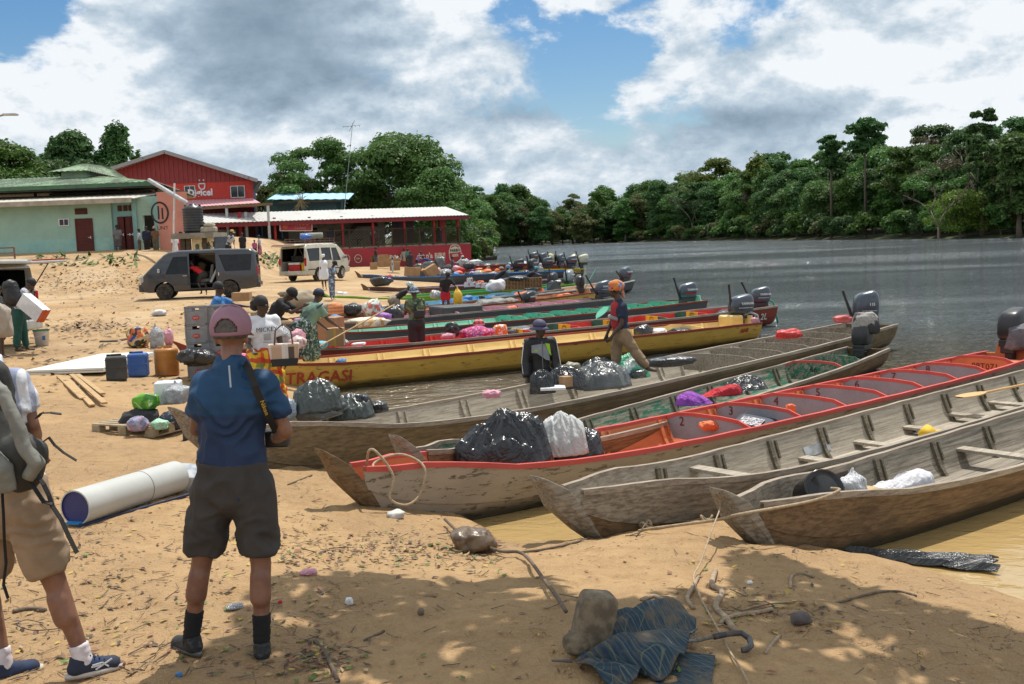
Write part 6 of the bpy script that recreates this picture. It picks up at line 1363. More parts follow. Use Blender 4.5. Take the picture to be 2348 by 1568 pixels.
Pz('person in black and white top bending at the market stalls',532,605,50,1.66,-20,lean=.4,shirt=spots('black white top',[(.4,.4,.42),(.05,.05,.06)],8),pants=black_t,hat='cap',hatm=col('tan cap',(.4,.3,.12)))
Pz('dark figure standing before the red shop',565,592,66,1.6,-90,shirt=black_t,pants=black_t)
Pz('child in pink by the shop post',592,592,68,1.2,-90,shirt=col('pink top',(.5,.10,.25)),pants=black_t)
Pz('woman in pale top among the motorbikes below the banner',603,592,70,1.55,180,shirt=col('pale shirt',(.42,.44,.5)),skirt=col('pink skirt',(.4,.15,.22)))
for i,(u,lb,mt)in enumerate(((765,'man in blue shirt leaning on the terrace railing',col('mid blue shirt',(.05,.10,.22))),(773,'man in dark blue beside the one in mid blue on the terrace',col('dark blue shirt',(.03,.05,.10))),(862,'man in white and blue shirt at the middle of the terrace railing',white_t),(976,'person in blue cap sitting on the terrace left of the last post',col('dark tee',(.05,.05,.08))),(1016,'person in white cap behind the right end of the terrace railing',col('purple tee',(.10,.08,.14))))):
 x,wp=rx(u,1.0);P(lb,u,wp.y,1.62 if u<900 else 1.35,-95,z=zt+.1,vox=.04,shirt=mt,pants=col('jeans',(.07,.09,.14)),hat='cap' if u>900 else None,hatm=white_t)
Pm=P('man in green trousers with a black backpack carrying flat white boxes',42,24.0,1.76,20,lean=.32,aL=(.5,.15,.3),aR=(.45,.3,.25),headp=.5,lL=(.12,0),lR=(-.12,0),shirt=spots('patterned white tee',[(.55,.56,.58),(.1,.1,.15),(.5,.5,.55)],22),sleeve=.6,pants=pm('dark green track trousers',(.01,.075,.06),rough=.8),plen=1.9,vox=.02)
bpk=empty('backpack',at(24,672,23.8),0,'black backpack on the back of the man in green trousers','backpack');m_=MB();bone(m_,bpk.location+V((0,0,.15)),bpk.location+V((.05,0,-.12)),.17,.20,(1,0,0),.8);remesh(m_,'pack_body',pm('black nylon bag',(.02,.02,.022)),bpk,.02,org=bpk.location,wr=.02);MB().bar((-.12,-.17,.16),(.12,-.17,.18),.02).obj('strap',blk,bpk)
P('person cut off by the left edge in blue shorts beside a beige bag',-6,22.5,1.6,10,shirt=black_t,pants=col('blue white shorts',(.12,.16,.42)),plen=.9,vox=.025)
Pv=Pz('person in red shirt and dark shorts climbing into the grey van',470,679,40.0,1.62,165,lean=.95,aL=(1.4,.1,.2),aR=(1.2,.1,.3),lL=(.5,.9),lR=(-.05,.0),shirt=col('bright red shirt',(.55,.015,.02)),sleeve=.6,pants=col('dark olive shorts',(.035,.035,.03)),plen=.85)
def boolean(o,cutters,op='DIFFERENCE'):
 for c_ in cutters:
  b_=o.modifiers.new('b','BOOLEAN');b_.operation=op;b_.object=c_;b_.solver='EXACT'
 bake(o)
 for c_ in cutters:bpy.data.objects.remove(c_)
def van(label,loc,rz,paint,under=None,tint=None,front='sloped',side_open=False,hatch=False,rack=False,far_open=False,sc=1.0,two=None,stripe=None):
 """origin under the nose centre line; x runs from nose (0) to tail, y = across (near side is -y)"""
 rt=empty('parked_van',loc,rz,label,'van','minibuses parked on the sand');rt.scale=(sc,sc,sc)
 L,W2,Hh=4.7,.85,1.98
 prof=[(.02,.34),(.0,.62),(.05,.92),(.22,1.08),(.95,1.78),(1.15,1.90),(1.6,1.97),(3.2,1.99),(4.45,1.94),(4.62,1.80),(4.68,1.1),(4.70,.62),(4.66,.36)]
 def wz(z,x):
  w_=W2*(1-.0*z);
  if z>1.05:w_-=.13*((z-1.05)/.9)**1.3
  if z<.5:w_-=.03
  w_-=.16*max(0,(.35-x)/.35)**2*1.0
  return w_
 ring=prof+[(4.2,.30),(.4,.30)]
 pts=[]
 for(a,b_)in zip(ring,ring[1:]+ring[:1]):
  n=max(1,int(hypot(a[0]-b_[0],a[1]-b_[1])/.25))
  for k in range(n):pts.append((a[0]+(b_[0]-a[0])*k/n,a[1]+(b_[1]-a[1])*k/n))
 def shell(ins,nm):
  mb=MB();cx,cz=2.35,1.1;n=len(pts);vs=[]
  cols=[-1,-.97,-.92,-.84,-.6,0,.6,.84,.92,.97,1]
  for x,z in pts:
   dx,dz_=cx-x,cz-z;l_=hypot(dx,dz_);x2,z2=x+dx/l_*ins*1.3,z+dz_/l_*ins
   for c_ in cols:
    e=max(0,(abs(c_)-.86)/.14)**2;vs.append((x2+dx/l_*.07*e,c_*W2,z2+dz_/l_*.07*e))
  m_=len(cols);fs=[(i*m_+k,((i+1)%n)*m_+k,((i+1)%n)*m_+k+1,i*m_+k+1)for i in range(n)for k in range(m_-1)]
  for sgn,k0 in((-1,0),(1,m_-1)):
   fs.append(tuple(i*m_+k0 for i in range(n))if sgn<0 else tuple(i*m_+k0 for i in range(n))[::-1])
  mb.add(vs,fs);o=mb.obj(nm,paint,rt,True);bm=bmesh.new();bm.from_mesh(o.data)
  for z in(.5,.8,1.05,1.2,1.4,1.6,1.8):bmesh.ops.bisect_plane(bm,geom=bm.verts[:]+bm.edges[:]+bm.faces[:],plane_co=(0,0,z),plane_no=(0,0,1))
  for x in(.15,.35,.7,1.2,2,3,4,4.5):bmesh.ops.bisect_plane(bm,geom=bm.verts[:]+bm.edges[:]+bm.faces[:],plane_co=(x,0,0),plane_no=(1,0,0))
  for v in bm.verts:v.co.y*=(wz(v.co.z,v.co.x)-ins)/W2
  bmesh.ops.triangulate(bm,faces=bm.faces[:]);bmesh.ops.recalc_face_normals(bm,faces=bm.faces[:]);bm.to_mesh(o.data);bm.free();return o
 body=shell(0,'body');cav=shell(.06,'cav')
 cut=[cav]
 def cutter(mb):o=mb.obj('cut',paint,rt);cut.append(o)
 wins=[[(1.02,1.02),(1.92,1.02),(1.92,1.72),(1.36,1.72)],[(2.02,1.06),(3.02,1.06),(3.02,1.74),(2.02,1.74)],[(3.38,1.06),(4.40,1.06),(4.46,1.72),(3.14,1.74)]]
 for w_ in wins[:1]+wins[1:]:cutter(MB().prism(w_,-1.2,1.2))
 if side_open:cutter(MB().prism([(1.98,.42),(3.02,.42),(3.02,1.84),(1.98,1.84)],-1.2,-.5))
 for x in(.95,3.52):
  for sg in(-1,1):cutter(MB().prism([(x+.40*cos(a),.33+.40*sin(a))for a in np.linspace(0,2*pi,21)[:-1]],.55*sg,1.1*sg))
 cutter(MB().add([(.30,-.66,1.12),(.30,.66,1.12),(.98,.58,1.76),(.98,-.58,1.76),(-.3,-.66,1.6),(-.3,.66,1.6),(.4,.58,2.3),(.4,-.58,2.3)],[(0,1,2,3),(7,6,5,4),(0,4,5,1),(1,5,6,2),(2,6,7,3),(3,7,4,0)]))
 if hatch:cutter(MB().box((4.7,0,1.13),(.5,1.40,1.26)))
 else:cutter(MB().box((4.7,0,1.42),(.34,1.25,.52)))
 boolean(body,cut);es=body.modifiers.new('e','EDGE_SPLIT');es.split_angle=R(32)
 for p in body.data.polygons:p.use_smooth=True
 gl=tint or pm('tinted glass',(.006,.008,.010),(.012,.014,.016),rough=.12,spec=.35)
 for i,w_ in enumerate(wins):
  if side_open and i==1:sgs=(1,)
  else:sgs=(-1,1)
  for sg in sgs:
   y=[wz(p[1],p[0])-.022 for p in w_];MB().add([(p[0],sg*yy,p[1])for p,yy in zip(w_,y)]+[(p[0],sg*(yy-.008),p[1])for p,yy in zip(w_,y)],[(0,1,2,3),(7,6,5,4)]).obj('side_window',gl,rt)
 MB().add([(.27,-.68,1.13),(.27,.68,1.13),(.96,.60,1.775),(.96,-.60,1.775)],[(0,1,2,3)]).obj('windscreen',pm('windscreen',(.05,.08,.12),rough=.05,spec=1),rt)
 if not hatch:MB().box((4.655,0,1.42),(.01,1.25,.52)).obj('rear_window',gl,rt)
 for x in(.95,3.52):
  for sg in(-1,1):
   wh=MB().lathe([(.20,-.09),(.30,-.10),(.335,-.07),(.335,.07),(.30,.10),(.20,.09)],24,M=Matrix.Translation((x,sg*.74,.335))@Matrix.Rotation(pi/2,4,'X')).obj('tyre',pm('tyre rubber',(.02,.02,.02),(.07,.055,.04),sc=8,rough=.95),rt,True)
   rm_=MB().lathe([(.0,.045),(.06,.07),(.10,.05),(.17,.035),(.205,.075),(.215,.085)],20,M=Matrix.Translation((x,sg*.80,.335))@Matrix.Rotation(-sg*pi/2 if sg<0 else-pi/2,4,'X')@(Matrix.Identity(4)if sg>0 else Matrix.Rotation(pi,4,'X')),cap=False).obj('wheel_cover',pm('wheel cover',(.42,.41,.38),(.3,.28,.24),rough=.4,metal=.4),wh)
   for k in range(6):
    a=2*pi*k/6;MB().ell((x+.145*cos(a),sg*.85,.335+.145*sin(a)),(.028,.012,.038)).obj('wheel_slot',blk,wh)
 bpm=two or paint
 bev(MB().box((.04,0,.50),(.18,1.58,.30)).obj('front_bumper',bpm,rt),.04);bev(MB().box((4.70,0,.46),(.12,1.6,.22)).obj('rear_bumper',bpm,rt),.03)
 for sg in(-1,1):
  hl=MB().box((.10,sg*.64,.86),(.24,.34,.24),rot=(0,-.25,-sg*.45)).obj('headlight',pm('headlamp glass',(.42,.42,.36),rough=.12,spec=1),rt,bevel=.03)
  tl=MB().box((4.66,sg*.76,1.02),(.06,.12,.42)).obj('tail_light',pm('tail lamp',(.45,.01,.01),rough=.15),rt,bevel=.02)
  mr_=MB().box((.80,sg*.98,1.18),(.10,.20,.17)).obj('door_mirror',pm('chrome',(.6,.6,.6),rough=.12,metal=1),rt,bevel=.03);MB().bar((.85,sg*.80,1.14),(.82,sg*.92,1.14),.04).obj('mirror_arm',blk,mr_)
  MB().box((1.78,sg*.858,.94),(.17,.03,.035)).obj('door_handle',pm('chrome',(.6,.6,.6),rough=.12,metal=1),rt,bevel=.008)
  MB().box((3.12,sg*.858,.96),(.05,.03,.13)).obj('door_handle',pm('chrome',(.6,.6,.6),rough=.12,metal=1),rt,bevel=.008)
  sm_=MB()
  for x in(1.98,3.04):sm_.box((x,sg*.853,.75),(.012,.006,.75))
  sm_.box((2.5,sg*.853,.60),(3.0,.006,.012));sm_.obj('panel_gap',blk,rt)
  if stripe:MB().box((2.9,sg*.856,.62),(3.3,.010,.05)).obj('rub_strip',stripe,rt)
 MB().box((.005,0,.84),(.07,.95,.16),rot=(0,-.2,0)).obj('grille',pm('grille',(.05,.055,.06),rough=.4),rt,bevel=.02)
 gb=MB();
 for k in range(3):gb.box((-.03+.01*k,0,.79+.05*k),(.03,.85,.014))
 gb.obj('grille_bar',pm('chrome',(.6,.6,.6),rough=.12,metal=1),rt);MB().lathe([(.05,0),(.05,.015)],16,M=Matrix.Translation((.0,0,.95))@Matrix.Rotation(-pi/2,4,'Y')).obj('emblem',pm('chrome',(.6,.6,.6),rough=.12,metal=1),rt)
 MB().box((-.06,0,.50),(.02,.7,.10)).obj('air_intake',blk,rt);MB().box((-.065,.3,.43),(.012,.30,.15)).obj('number_plate',pm('yellow plate',(.7,.5,.03)),rt)
 MB().bar((.24,-.3,1.13),(.5,-.0,1.38),.015).bar((.26,.3,1.13),(.5,.5,1.38),.015).obj('wiper',blk,rt)
 st=pm('seat cloth',(.09,.09,.085),(.06,.06,.06),sc=6)
 for x in(1.45,2.55,3.3):
  for y in((-.4,.4)if x<2 else(-.1,)):
   w_=.5 if x<2 else 1.2
   s_=MB().box((x,y,.72),(.48,w_,.14)).obj('seat',st,rt,bevel=.04);MB().box((x+.28,y,1.05),(.13,w_,.62),rot=(0,.18,0)).obj('backrest',st,s_,bevel=.04)
 MB().box((2.6,0,.40),(3.9,1.5,.04)).obj('cabin_floor',pm('cabin floor',(.05,.05,.05)),rt)
 if side_open:MB().box((2.98,-.70,1.02),(.10,.10,.9),rot=(0,.5,0)).obj('grab_rail',pm('pale seat back',(.35,.36,.38)),rt,bevel=.03)
 if hatch:
  h_=MB().box((.50,0,0),(1.10,1.42,.07)).obj('tailgate',paint,rt,bevel=.03);h_.location=(4.50,0,1.93);h_.rotation_euler=(0,R(2),0)
  MB().box((.55,0,-.04),(.55,1.15,.02)).obj('tailgate_window',gl,h_);MB().box((.98,0,.04),(.12,1.3,.03)).obj('tailgate_stripe',pm('tail lamp',(.45,.01,.01)),h_)
  MB().bar((4.60,.66,1.2),(5.1,.66,1.86),.02).obj('gas_strut',blk,rt)
 if rack:
  rk=MB();rm2=pm('rack steel',(.22,.10,.07),(.15,.1,.08),sc=6,metal=.3)
  for y in(-.62,.62):rk.bar((1.3,y,2.12),(4.3,y,2.12),.03);rk.bar((1.3,y,2.24),(4.3,y,2.24),.03)
  for x in np.linspace(1.3,4.3,7):rk.bar((x,-.62,2.12),(x,.62,2.12),.03);rk.bar((x,-.62,1.98),(x,-.62,2.24),.03);rk.bar((x,.62,1.98),(x,.62,2.24),.03)
  rk.obj('roof_rack',rm2,rt)
  for x in np.linspace(1.3,4.2,6):MB().box((x,0,1.995),(.05,1.4,.02)).obj('roof_rib',pm('roof rib',(.5,.5,.48)),rt)
 return rt
def vplace(u,v,d):p=at(u,v,d);return V((p.x,p.y,gz(p.x,p.y)))
n_=vplace(318,680,39.6);dg_paint=pm('dark grey metallic paint',(.035,.039,.047),(.045,.049,.058),sc=2,rough=.28,coat=.6,metal=.2)
v1=van('dark grey minibus with its side door slid open, nose to the left',n_+V((.0,.55,0)),R(10),dg_paint,side_open=True,sc=.93)
p_=vplace(672,640,55.0);a2=R(250);v2=van('old white minibus with raised tailgate and rusty roof rack, rear towards the camera',p_-V((cos(a2),sin(a2),0))*4.7,a2,pm('aged white van paint',(.58,.56,.48),(.50,.47,.38),sc=2,rough=.45,grime=.25),hatch=True,rack=True,stripe=blk,sc=1.0)
p_=vplace(62,795,24.6);v3=van('white minibus cut by the left edge with open raised tailgate and roof rack',p_-V((cos(R(-8)),sin(R(-8)),0))*4.6+V((-.75,.6,0)),R(-8),pm('silver white van paint',(.50,.51,.48),(.42,.42,.38),sc=2,rough=.35,coat=.3),hatch=True,rack=True,sc=1.06)
def vloc(vn,p):return vn.matrix_basis@V(p)
cb=empty('cool_box',vloc(v2,(4.25,-.05,.48)),a2,'red and white cool box in the tail of the old white minibus','cool box');MB().box((0,0,.2),(.4,.7,.4)).obj('tub',redp,cb,bevel=.03);MB().box((0,0,.47),(.42,.72,.12)).obj('lid',whitep,cb,bevel=.03)
jy=empty('yellow_jerrycan',vloc(v2,(4.35,.55,.48)),a2,'yellow jerrycan in the tail of the old white minibus','jerrycan');MB().box((0,0,.25),(.3,.3,.5)).obj('can_body',pm('yellow plastic',(.75,.45,.02)),jy,bevel=.05);MB().box((0,0,.54),(.18,.06,.08)).obj('handle',pm('yellow plastic',(.75,.45,.02)),jy,bevel=.02)
mt_=empty('rolled_mat',vloc(v2,(2.6,0,2.3)),a2+.4,'grey rolled mat lying on the rusty roof rack','mat');MB().tube([(0,-.6,.1),(0,.6,.1)],.16,12).obj('roll',pm('grey foam',(.28,.30,.24)),mt_,True)
bb_=empty('blue_bag',vloc(v2,(3.2,0,2.2)),a2,'blue plastic bag on the rusty roof rack','bag');MB().ell((0,0,.15),(.3,.35,.18)).obj('bag_body',bagmat('blue bag',(.05,.15,.55)),bb_,True)
def lump(name,label,cat,u0,v0,u1,v1,d,mat,seed=0,depth=.8,spike=.35,knot=0,group=None,flat=.25,sub=4,rot=0,parent=None,shear=0,wrinkle=1.0,sq=.85):
 """crumpled sack filling the picture box (u0,v0)-(u1,v1) at distance d"""
 k=d/2400;w_=(u1-u0)*k;h=(v1-v0)*k;c_=at((u0+u1)/2,v1,d)
 bm=bmesh.new();bmesh.ops.create_icosphere(bm,subdivisions=2,radius=1);rj=random.Random(seed*7+3)
 s3=V((seed*3.7,seed*1.3,seed*2.1));amp=.17*wrinkle
 for lv_ in range(sub-1):
  if lv_:bmesh.ops.subdivide_edges(bm,edges=bm.edges[:],cuts=1,use_grid_fill=True)
  for v in bm.verts:v.co+=V((rj.gauss(0,1),rj.gauss(0,1),rj.gauss(0,1)))*amp*.5
  amp*=.42
 for v in bm.verts:
  n=v.co.normalized();r=v.co.length*(1+spike*noise.noise(n*1.3+s3)*.7)
  x,y,z=n.x*r,n.y*r,n.z*r
  x=(abs(x)**sq)*(1 if x>0 else-1);y=(abs(y)**sq)*(1 if y>0 else-1);z=(abs(z)**sq)*(1 if z>0 else-1)
  z=max(z,-1+flat+.04*noise.noise(n*5+s3));z=(z+1-flat)/(2-flat)
  if knot and z>.72:f=1-min(1,(z-.72)/.22)*.82;x*=f;y*=f;z+=.10*(1-f)
  v.co=V(((x+shear*z)*w_/2,y*w_/2*depth,z*h))
 me=bpy.data.meshes.new(name);bm.to_mesh(me);bm.free()
 xs=[v.co.x for v in me.vertices];zs=[v.co.z for v in me.vertices];fx=w_/(max(xs)-min(xs));fz=h/(max(zs)-min(zs))
 me.transform(Matrix.Diagonal((fx,1,fz,1)));zs=[v.co.z for v in me.vertices];me.transform(Matrix.Translation((0,0,-min(zs))))
 me.materials.append(mat);me.polygons.foreach_set('use_smooth',[True]*len(me.polygons))
 o=bpy.data.objects.new(name,me);C.objects.link(o);o.location=c_;o.rotation_euler=(0,-ROLL,rot);o.parent=parent
 return tag(o,label,cat,group)
def drape(name,label,cat,u0,v0,u1,v1,d,mat,seed=0,depth=.8,peaks=3,folds=9,hem=.12,group=None,amp=1.0,pk=None):
 """thin sheet thrown over a load: a few high points, folds running down from them to an uneven hem"""
 k=d/2400;w_=(u1-u0)*k;h=(v1-v0)*k;c_=at((u0+u1)/2,v1,d);rj=random.Random(seed);n,m_=110,26;vs=[]
 pk=pk or[(rj.uniform(-.5,.5),rj.uniform(-.35,.35),1-.22*i)for i in range(peaks)]
 for i in range(m_+1):
  r=i/m_
  for j in range(n):
   a=2*pi*j/n;q=V((cos(a),sin(a),seed));rr=r*(1+.16*noise.noise(q*1.6)+.05*noise.noise(q*5)*r)
   x=rr*(abs(cos(a))**.75)*(1 if cos(a)>0 else-1);y=rr*(abs(sin(a))**.75)*(1 if sin(a)>0 else-1)
   z=0;ba=a
   for px_,py_,ph in pk:
    dd_=hypot(x-px_,y-py_);hz_=ph*max(0,1-(dd_/1.25)**1.5)
    if hz_>z:z=hz_;ba=atan2(y-py_,x-px_);bd=dd_
   if z==0:bd=r
   ph_=noise.noise(V((ba*1.2,seed*2.3,bd*.8)))*3.2;f1=1-abs(sin(ba*folds/2+ph_));f2=1-abs(sin(ba*folds*1.3+ph_*2.3+bd*2))
   z+=amp*(.15*(f1**1.4-.4)+.065*(f2**1.5-.4))*min(1,bd*1.6)*(1-.3*r)+.05*amp*noise.noise(V((x*3,y*3,seed)))+.02*amp*noise.noise(V((x*9,y*9,seed)))
   ed=1-max(0,r-.86)/.14
   vs.append((x*w_/2,y*w_/2*depth,max(0,z*ed)*h+(1-ed)*hem*h*.3*(.5+.5*noise.noise(q*4))))
 mx=max(v[2]for v in vs);xs=[v[0]for v in vs];fx=w_/(max(xs)-min(xs));vs=[(v[0]*fx,v[1],v[2]*h/mx*.97)for v in vs]
 o=MB().add(vs,[(i*n+j,i*n+(j+1)%n,(i+1)*n+(j+1)%n,(i+1)*n+j)for i in range(m_)for j in range(n)]).obj(name,mat,None,True,loc=c_);o.rotation_euler=(0,-ROLL,0)
 q=o.modifiers.new('s','SOLIDIFY');q.thickness=.004;return tag(o,label,cat,group)
def boxpx(name,label,cat,u0,v0,u1,v1,d,mat,depth=None,rz=0,ry=0,tape=None,bevel=.006,group=None,flaps=False):
 k=d/2400;w_=(u1-u0)*k;h=(v1-v0)*k;c_=at((u0+u1)/2,v1,d);dp=depth or w_*.8
 f=abs(cos(rz))+abs(sin(rz))*dp/w_;w2=w_/f
 rt=empty(name,c_,rz,label,cat,group);rt.rotation_euler=(0,ry,rz)
 MB().box((0,0,h/2),(w2,dp,h)).obj('carton' if 'cardboard' in label else 'shell',mat,rt,bevel=bevel)
 if tape:MB().box((0,0,h/2),(.05,dp+.004,h+.004)).obj('tape',tape,rt)
 if flaps:
  for sg in(-1,1):MB().box((sg*w2*.25,0,h+.004),(w2*.49,dp*.98,.006),rot=(0,sg*.06,0)).obj('flap',mat,rt)
 return rt
tarpm=bagmat('black tarpaulin film',(.011,.012,.015),(.02,.022,.026),.24,5,.35)
bk1=bagmat('black bin bag',(.010,.011,.013),(.022,.024,.027),.22,4,.55);bk2=bagmat('grey bin bag',(.07,.08,.085),(.11,.12,.12),.3,4,.4);bk3=bagmat('dark green grey bin bag',(.032,.042,.040),(.05,.062,.055),.28,4,.45)
wbg=bagmat('white plastic bag',(.66,.67,.68),(.5,.52,.55),.4,10,.6);clr=bagmat('clear plastic bag',(.42,.45,.47),(.3,.3,.32),.2,12,.8,sc=8);grn=bagmat('mint striped bag',(.62,.72,.66),(.07,.50,.28),.35,8,.6,sc=5,lo=.47,hi=.53)
prp=bagmat('purple cloth',(.30,.06,.42),(.18,.03,.3),.8,5,.8);rdc=bagmat('red cloth',(.55,.015,.03),(.4,.01,.02),.8,5,.8);pnk=bagmat('pink bag',(.62,.30,.36),(.5,.2,.28),.5,9);orf=bagmat('orange vest cloth',(.75,.16,.04),(.6,.1,.03),.6,8,.5)
yelb=bagmat('yellow bag',(.75,.45,.02),(.6,.33,.02),.4);blub=bagmat('blue sack',(.04,.18,.42),(.03,.12,.3),.45);tarp=bagmat('grey tarpaulin',(.22,.22,.20),(.15,.15,.14),.6,5,1.0);purb=bagmat('purple bag',(.30,.12,.42),(.22,.08,.33),.5)
card=pm('cardboard',(.36,.22,.115),(.30,.18,.09),sc=3,rough=.9,grime=.15);tapem=pm('brown tape',(.50,.30,.05),rough=.4)
BG='plastic bags heaped in the canoes';D5=BT[5].d_at
for i,(lb,a,m__,k)in enumerate([('smooth black bin bag lying lowest beside the man in blue',(672,915,792,962,0),bk2,dict(spike=.12,depth=.7,flat=.1)),('large grey green bin bag on top of the pile beside the man in blue',(668,862,792,935,.05),bk3,dict(spike=.3)),('dark bin bag at the right of the pile with its knotted mouth to the right',(735,898,862,952,.1),bk3,dict(spike=.35,shear=.1)),('small black bin bag at the far right end of the pile',(845,915,893,945,.1),bk1,dict(knot=1)),('pale blue bag tucked behind the man in blue',(640,912,682,960,.1),bagmat('pale blue bag',(.35,.42,.5)),{}),('black knotted bag mouth between the bags beside the man in blue',(806,900,858,950,-.05),bk1,dict(spike=.5))]):
 u0,v0,u1,v1,e=a
 if i in(1,2):drape('bin_bag',lb,'bag',u0,v0,u1,v1+6,D5((u0+u1)/2)+e,m__,3+i,.7,folds=11,group=BG,pk=[(-.5,0,.75),(-.2,0,.95),(.1,0,1),(.45,-.1,.8)])
 else:lump('bin_bag',lb,'bag',u0,v0,u1,v1,D5((u0+u1)/2)+e,m__,3+i,group=BG,**k)
for i,(lb,a,m__,k)in enumerate([('shiny black bag held by the man in tracksuit',(1213,843,1275,897,.0),bk1,dict(spike=.5)),('shiny black bag with a torn cardboard box inside, right of the held one',(1255,833,1340,885,.1),bk1,dict(spike=.45)),('large taut grey bin bag in the middle of the big grey canoe',(1315,822,1450,884,.0),bk2,dict(spike=.2,flat=.1)),('black bag draped over the taut grey one',(1330,815,1420,856,.25),bk1,dict(spike=.4)),('white and green striped bag under the striding man',(1408,805,1492,862,.15),grn,dict(spike=.3)),('green grey bag below the striped one',(1440,846,1484,866,-.2),bk3,{}),('crumpled khaki sack behind the black bags',(1288,828,1330,852,.5),bagmat('khaki sack',(.30,.28,.2)),{}),('blue sack edge peeping out below the striped bag',(1405,848,1445,862,.0),blub,{})]):
 u0,v0,u1,v1,e=a
 if i in(0,1,2,3,4):drape('bin_bag',lb,'bag',u0,v0,u1,v1+4,D5((u0+u1)/2)+e,m__,13+i,.75,folds=12,group=BG,pk=[(-.4,0,.9),(-.1,0,1),(.25,.1,.95),(.55,.1,.75),(.0,-.3,.8)])
 else:lump('bin_bag',lb,'bag',u0,v0,u1,v1,D5((u0+u1)/2)+e,m__,13+i,group=BG,**k)
boxpx('cardboard_box','small torn brown cardboard box between the shiny black bags','box',1282,862,1312,886,D5(1297)-.25,card,rz=.6)
lump('plastic_sheet','flat black plastic sheet spread on the far side of the big grey canoe','plastic sheet',1480,815,1598,840,D5(1540)+.1,bk1,27,spike=.1,depth=.4,wrinkle=.4)
lump('life_vest','red life vest thrown on the seat backs of the big grey canoe','life vest',1775,753,1838,776,D5(1806)+.05,bagmat('red vest',(.70,.03,.03)),28,spike=.3,depth=.5);lump('life_vest','pink red life vest near the stern of the big grey canoe','life vest',1910,722,1955,740,D5(1930)+.1,bagmat('pink red vest',(.65,.10,.09)),29,depth=.6)
lump('litter','tiny pink and white litter on the rim of the big grey canoe','litter',1720,727,1738,740,D5(1729)+.4,pnk,30,sub=3);lump('plastic_bag','pink and white plastic bag lying in the big grey canoe','bag',1105,893,1150,912,D5(1128)+.1,pnk,31);
pb_=boxpx('foam_tray','white foam lid beside the shiny black bags','lid',1238,886,1296,892,D5(1260)-.2,whitep,depth=.3)
D3_=BT[3].d_at
drape('black_tarpaulin','crumpled black plastic tarpaulin heaped on the bow of the orange canoe','tarpaulin',1026,928,1268,1070,D3_(1145)+.12,tarpm,3,.52,pk=[(.15,.1,1),(.45,.15,.93),(.72,.2,.78),(-.15,0,.82),(-.5,-.1,.62),(.1,-.45,.6)],folds=8)
drape('black_tarpaulin','black plastic bundle with metal clasp right of the white sheet','tarpaulin',1215,958,1394,1048,D3_(1300)+.12,tarpm,8,.62,pk=[(-.4,0,1),(0,0,.92),(.4,-.1,.8),(.5,-.4,.6)],folds=10)
drape('white_sheet','creased white plastic sheet draped over the black bundle','sheet',1232,936,1352,1040,D3_(1285)-.0,bagmat('creased white sheet',(.60,.60,.58),(.48,.49,.48),.55,4,.5),12,.7,pk=[(-.4,.1,.9),(0,.1,1),(.4,.0,.9),(.6,0,.7)],folds=7)
bpn=empty('blue_printed_bag',BT[3].w(.455,-.12,.12),BT[3].a+.2,'navy bag with white print lying on the floor of the orange canoe','bag');MB().box((0,0,.12),(.50,.55,.16),rot=(.1,-.3,0)).obj('bag_body',pm('navy nylon',(.04,.05,.075)),bpn,bevel=.06);MB().box((-.03,0,.215),(.2,.3,.01),rot=(.1,-.3,0)).obj('print',pm('print',(.5,.5,.52),(.08,.08,.1),sc=30,lo=.45,hi=.55),bpn)
lump('life_vest','orange life vest wedged behind the seat back numbered 5','life vest',1800,925,1826,950,D3_(1812)-.1,orf,44,depth=.6);lump('life_vest','orange cloth on the floor behind the seat back numbered 3','life vest',1600,962,1660,985,D3_(1630)-.1,orf,45,depth=.6,spike=.2)
D4_=BT[4].d_at
for i,(nm,lb,a,m__)in enumerate([('purple_cloth','purple cloth on a grey bundle in the narrow grey green canoe',(1546,894,1635,926),prp),('red_cloth','crumpled red cloth in the narrow grey green canoe',(1608,880,1702,905),rdc),('bin_bag','shiny black bin bag beside the red cloth',(1655,858,1760,892),bk1)]):drape(nm,lb,'bag' if i>1 else 'cloth',*a,D4_((a[0]+a[2])/2)+.05*i-.05,m__,51+i,.6,folds=9)
lump('blue_cloth','small navy and white cloth between the purple and red ones','cloth',1660,898,1690,908,D4_(1675)-.15,blub,55,sub=3)
b1=BT[1];b2=BT[2]
dr=empty('black_drum_lid',b1.w(.155,-.06,.28),b1.a,'round black lidded drum leaning in the nearest canoe','drum');MM=Matrix.Rotation(R(62),4,'X');dr.rotation_euler=(0,0,b1.a*.3);dr.location=at(1880,1128,b1.d_at(1880)-.05)
MB().lathe([(.0,.10),(.12,.10),(.135,.085),(.155,.085),(.165,.10),(.18,.10),(.185,.06),(.175,.055),(.17,-.20),(.0,-.20)],30,M=MM).obj('drum_body',pm('glossy black plastic',(.012,.012,.013),rough=.22),dr,True);MB().lathe([(.028,.10),(.028,.13),(.0,.13)],14,M=MM@Matrix.Translation((.05,-.08,0))).obj('cap',tin,dr)
lump('white_bag','crumpled white plastic bag standing beside the black drum','bag',1918,1068,1990,1142,b1.d_at(1950)+.02,wbg,61,spike=.55,knot=1,wrinkle=1.5);drape('white_sack','large white woven sack lying in the nearest canoe','sack',1985,1070,2146,1134,b1.d_at(2060)+.1,bagmat('white woven sack',(.66,.66,.68),(.58,.58,.62),.5,4,.3),62,.6,folds=7,amp=.8)
ysc=empty('yellow_scoop',b2.w(.46,.05,.12),.3,'yellow plastic bailing scoop on the floor of the grey canoe','scoop');MB().lathe([(.02,-.02),(.10,.0),(.13,.12),(.12,.12),(.09,.015),(.0,.0)],18,M=Matrix.Rotation(R(70),4,'Y')).obj('bowl',pm('yellow plastic',(.75,.45,.02),rough=.4),ysc,True);MB().box((.22,0,.05),(.2,.08,.06)).obj('handle',pm('yellow plastic',(.75,.45,.02)),ysc,bevel=.02)
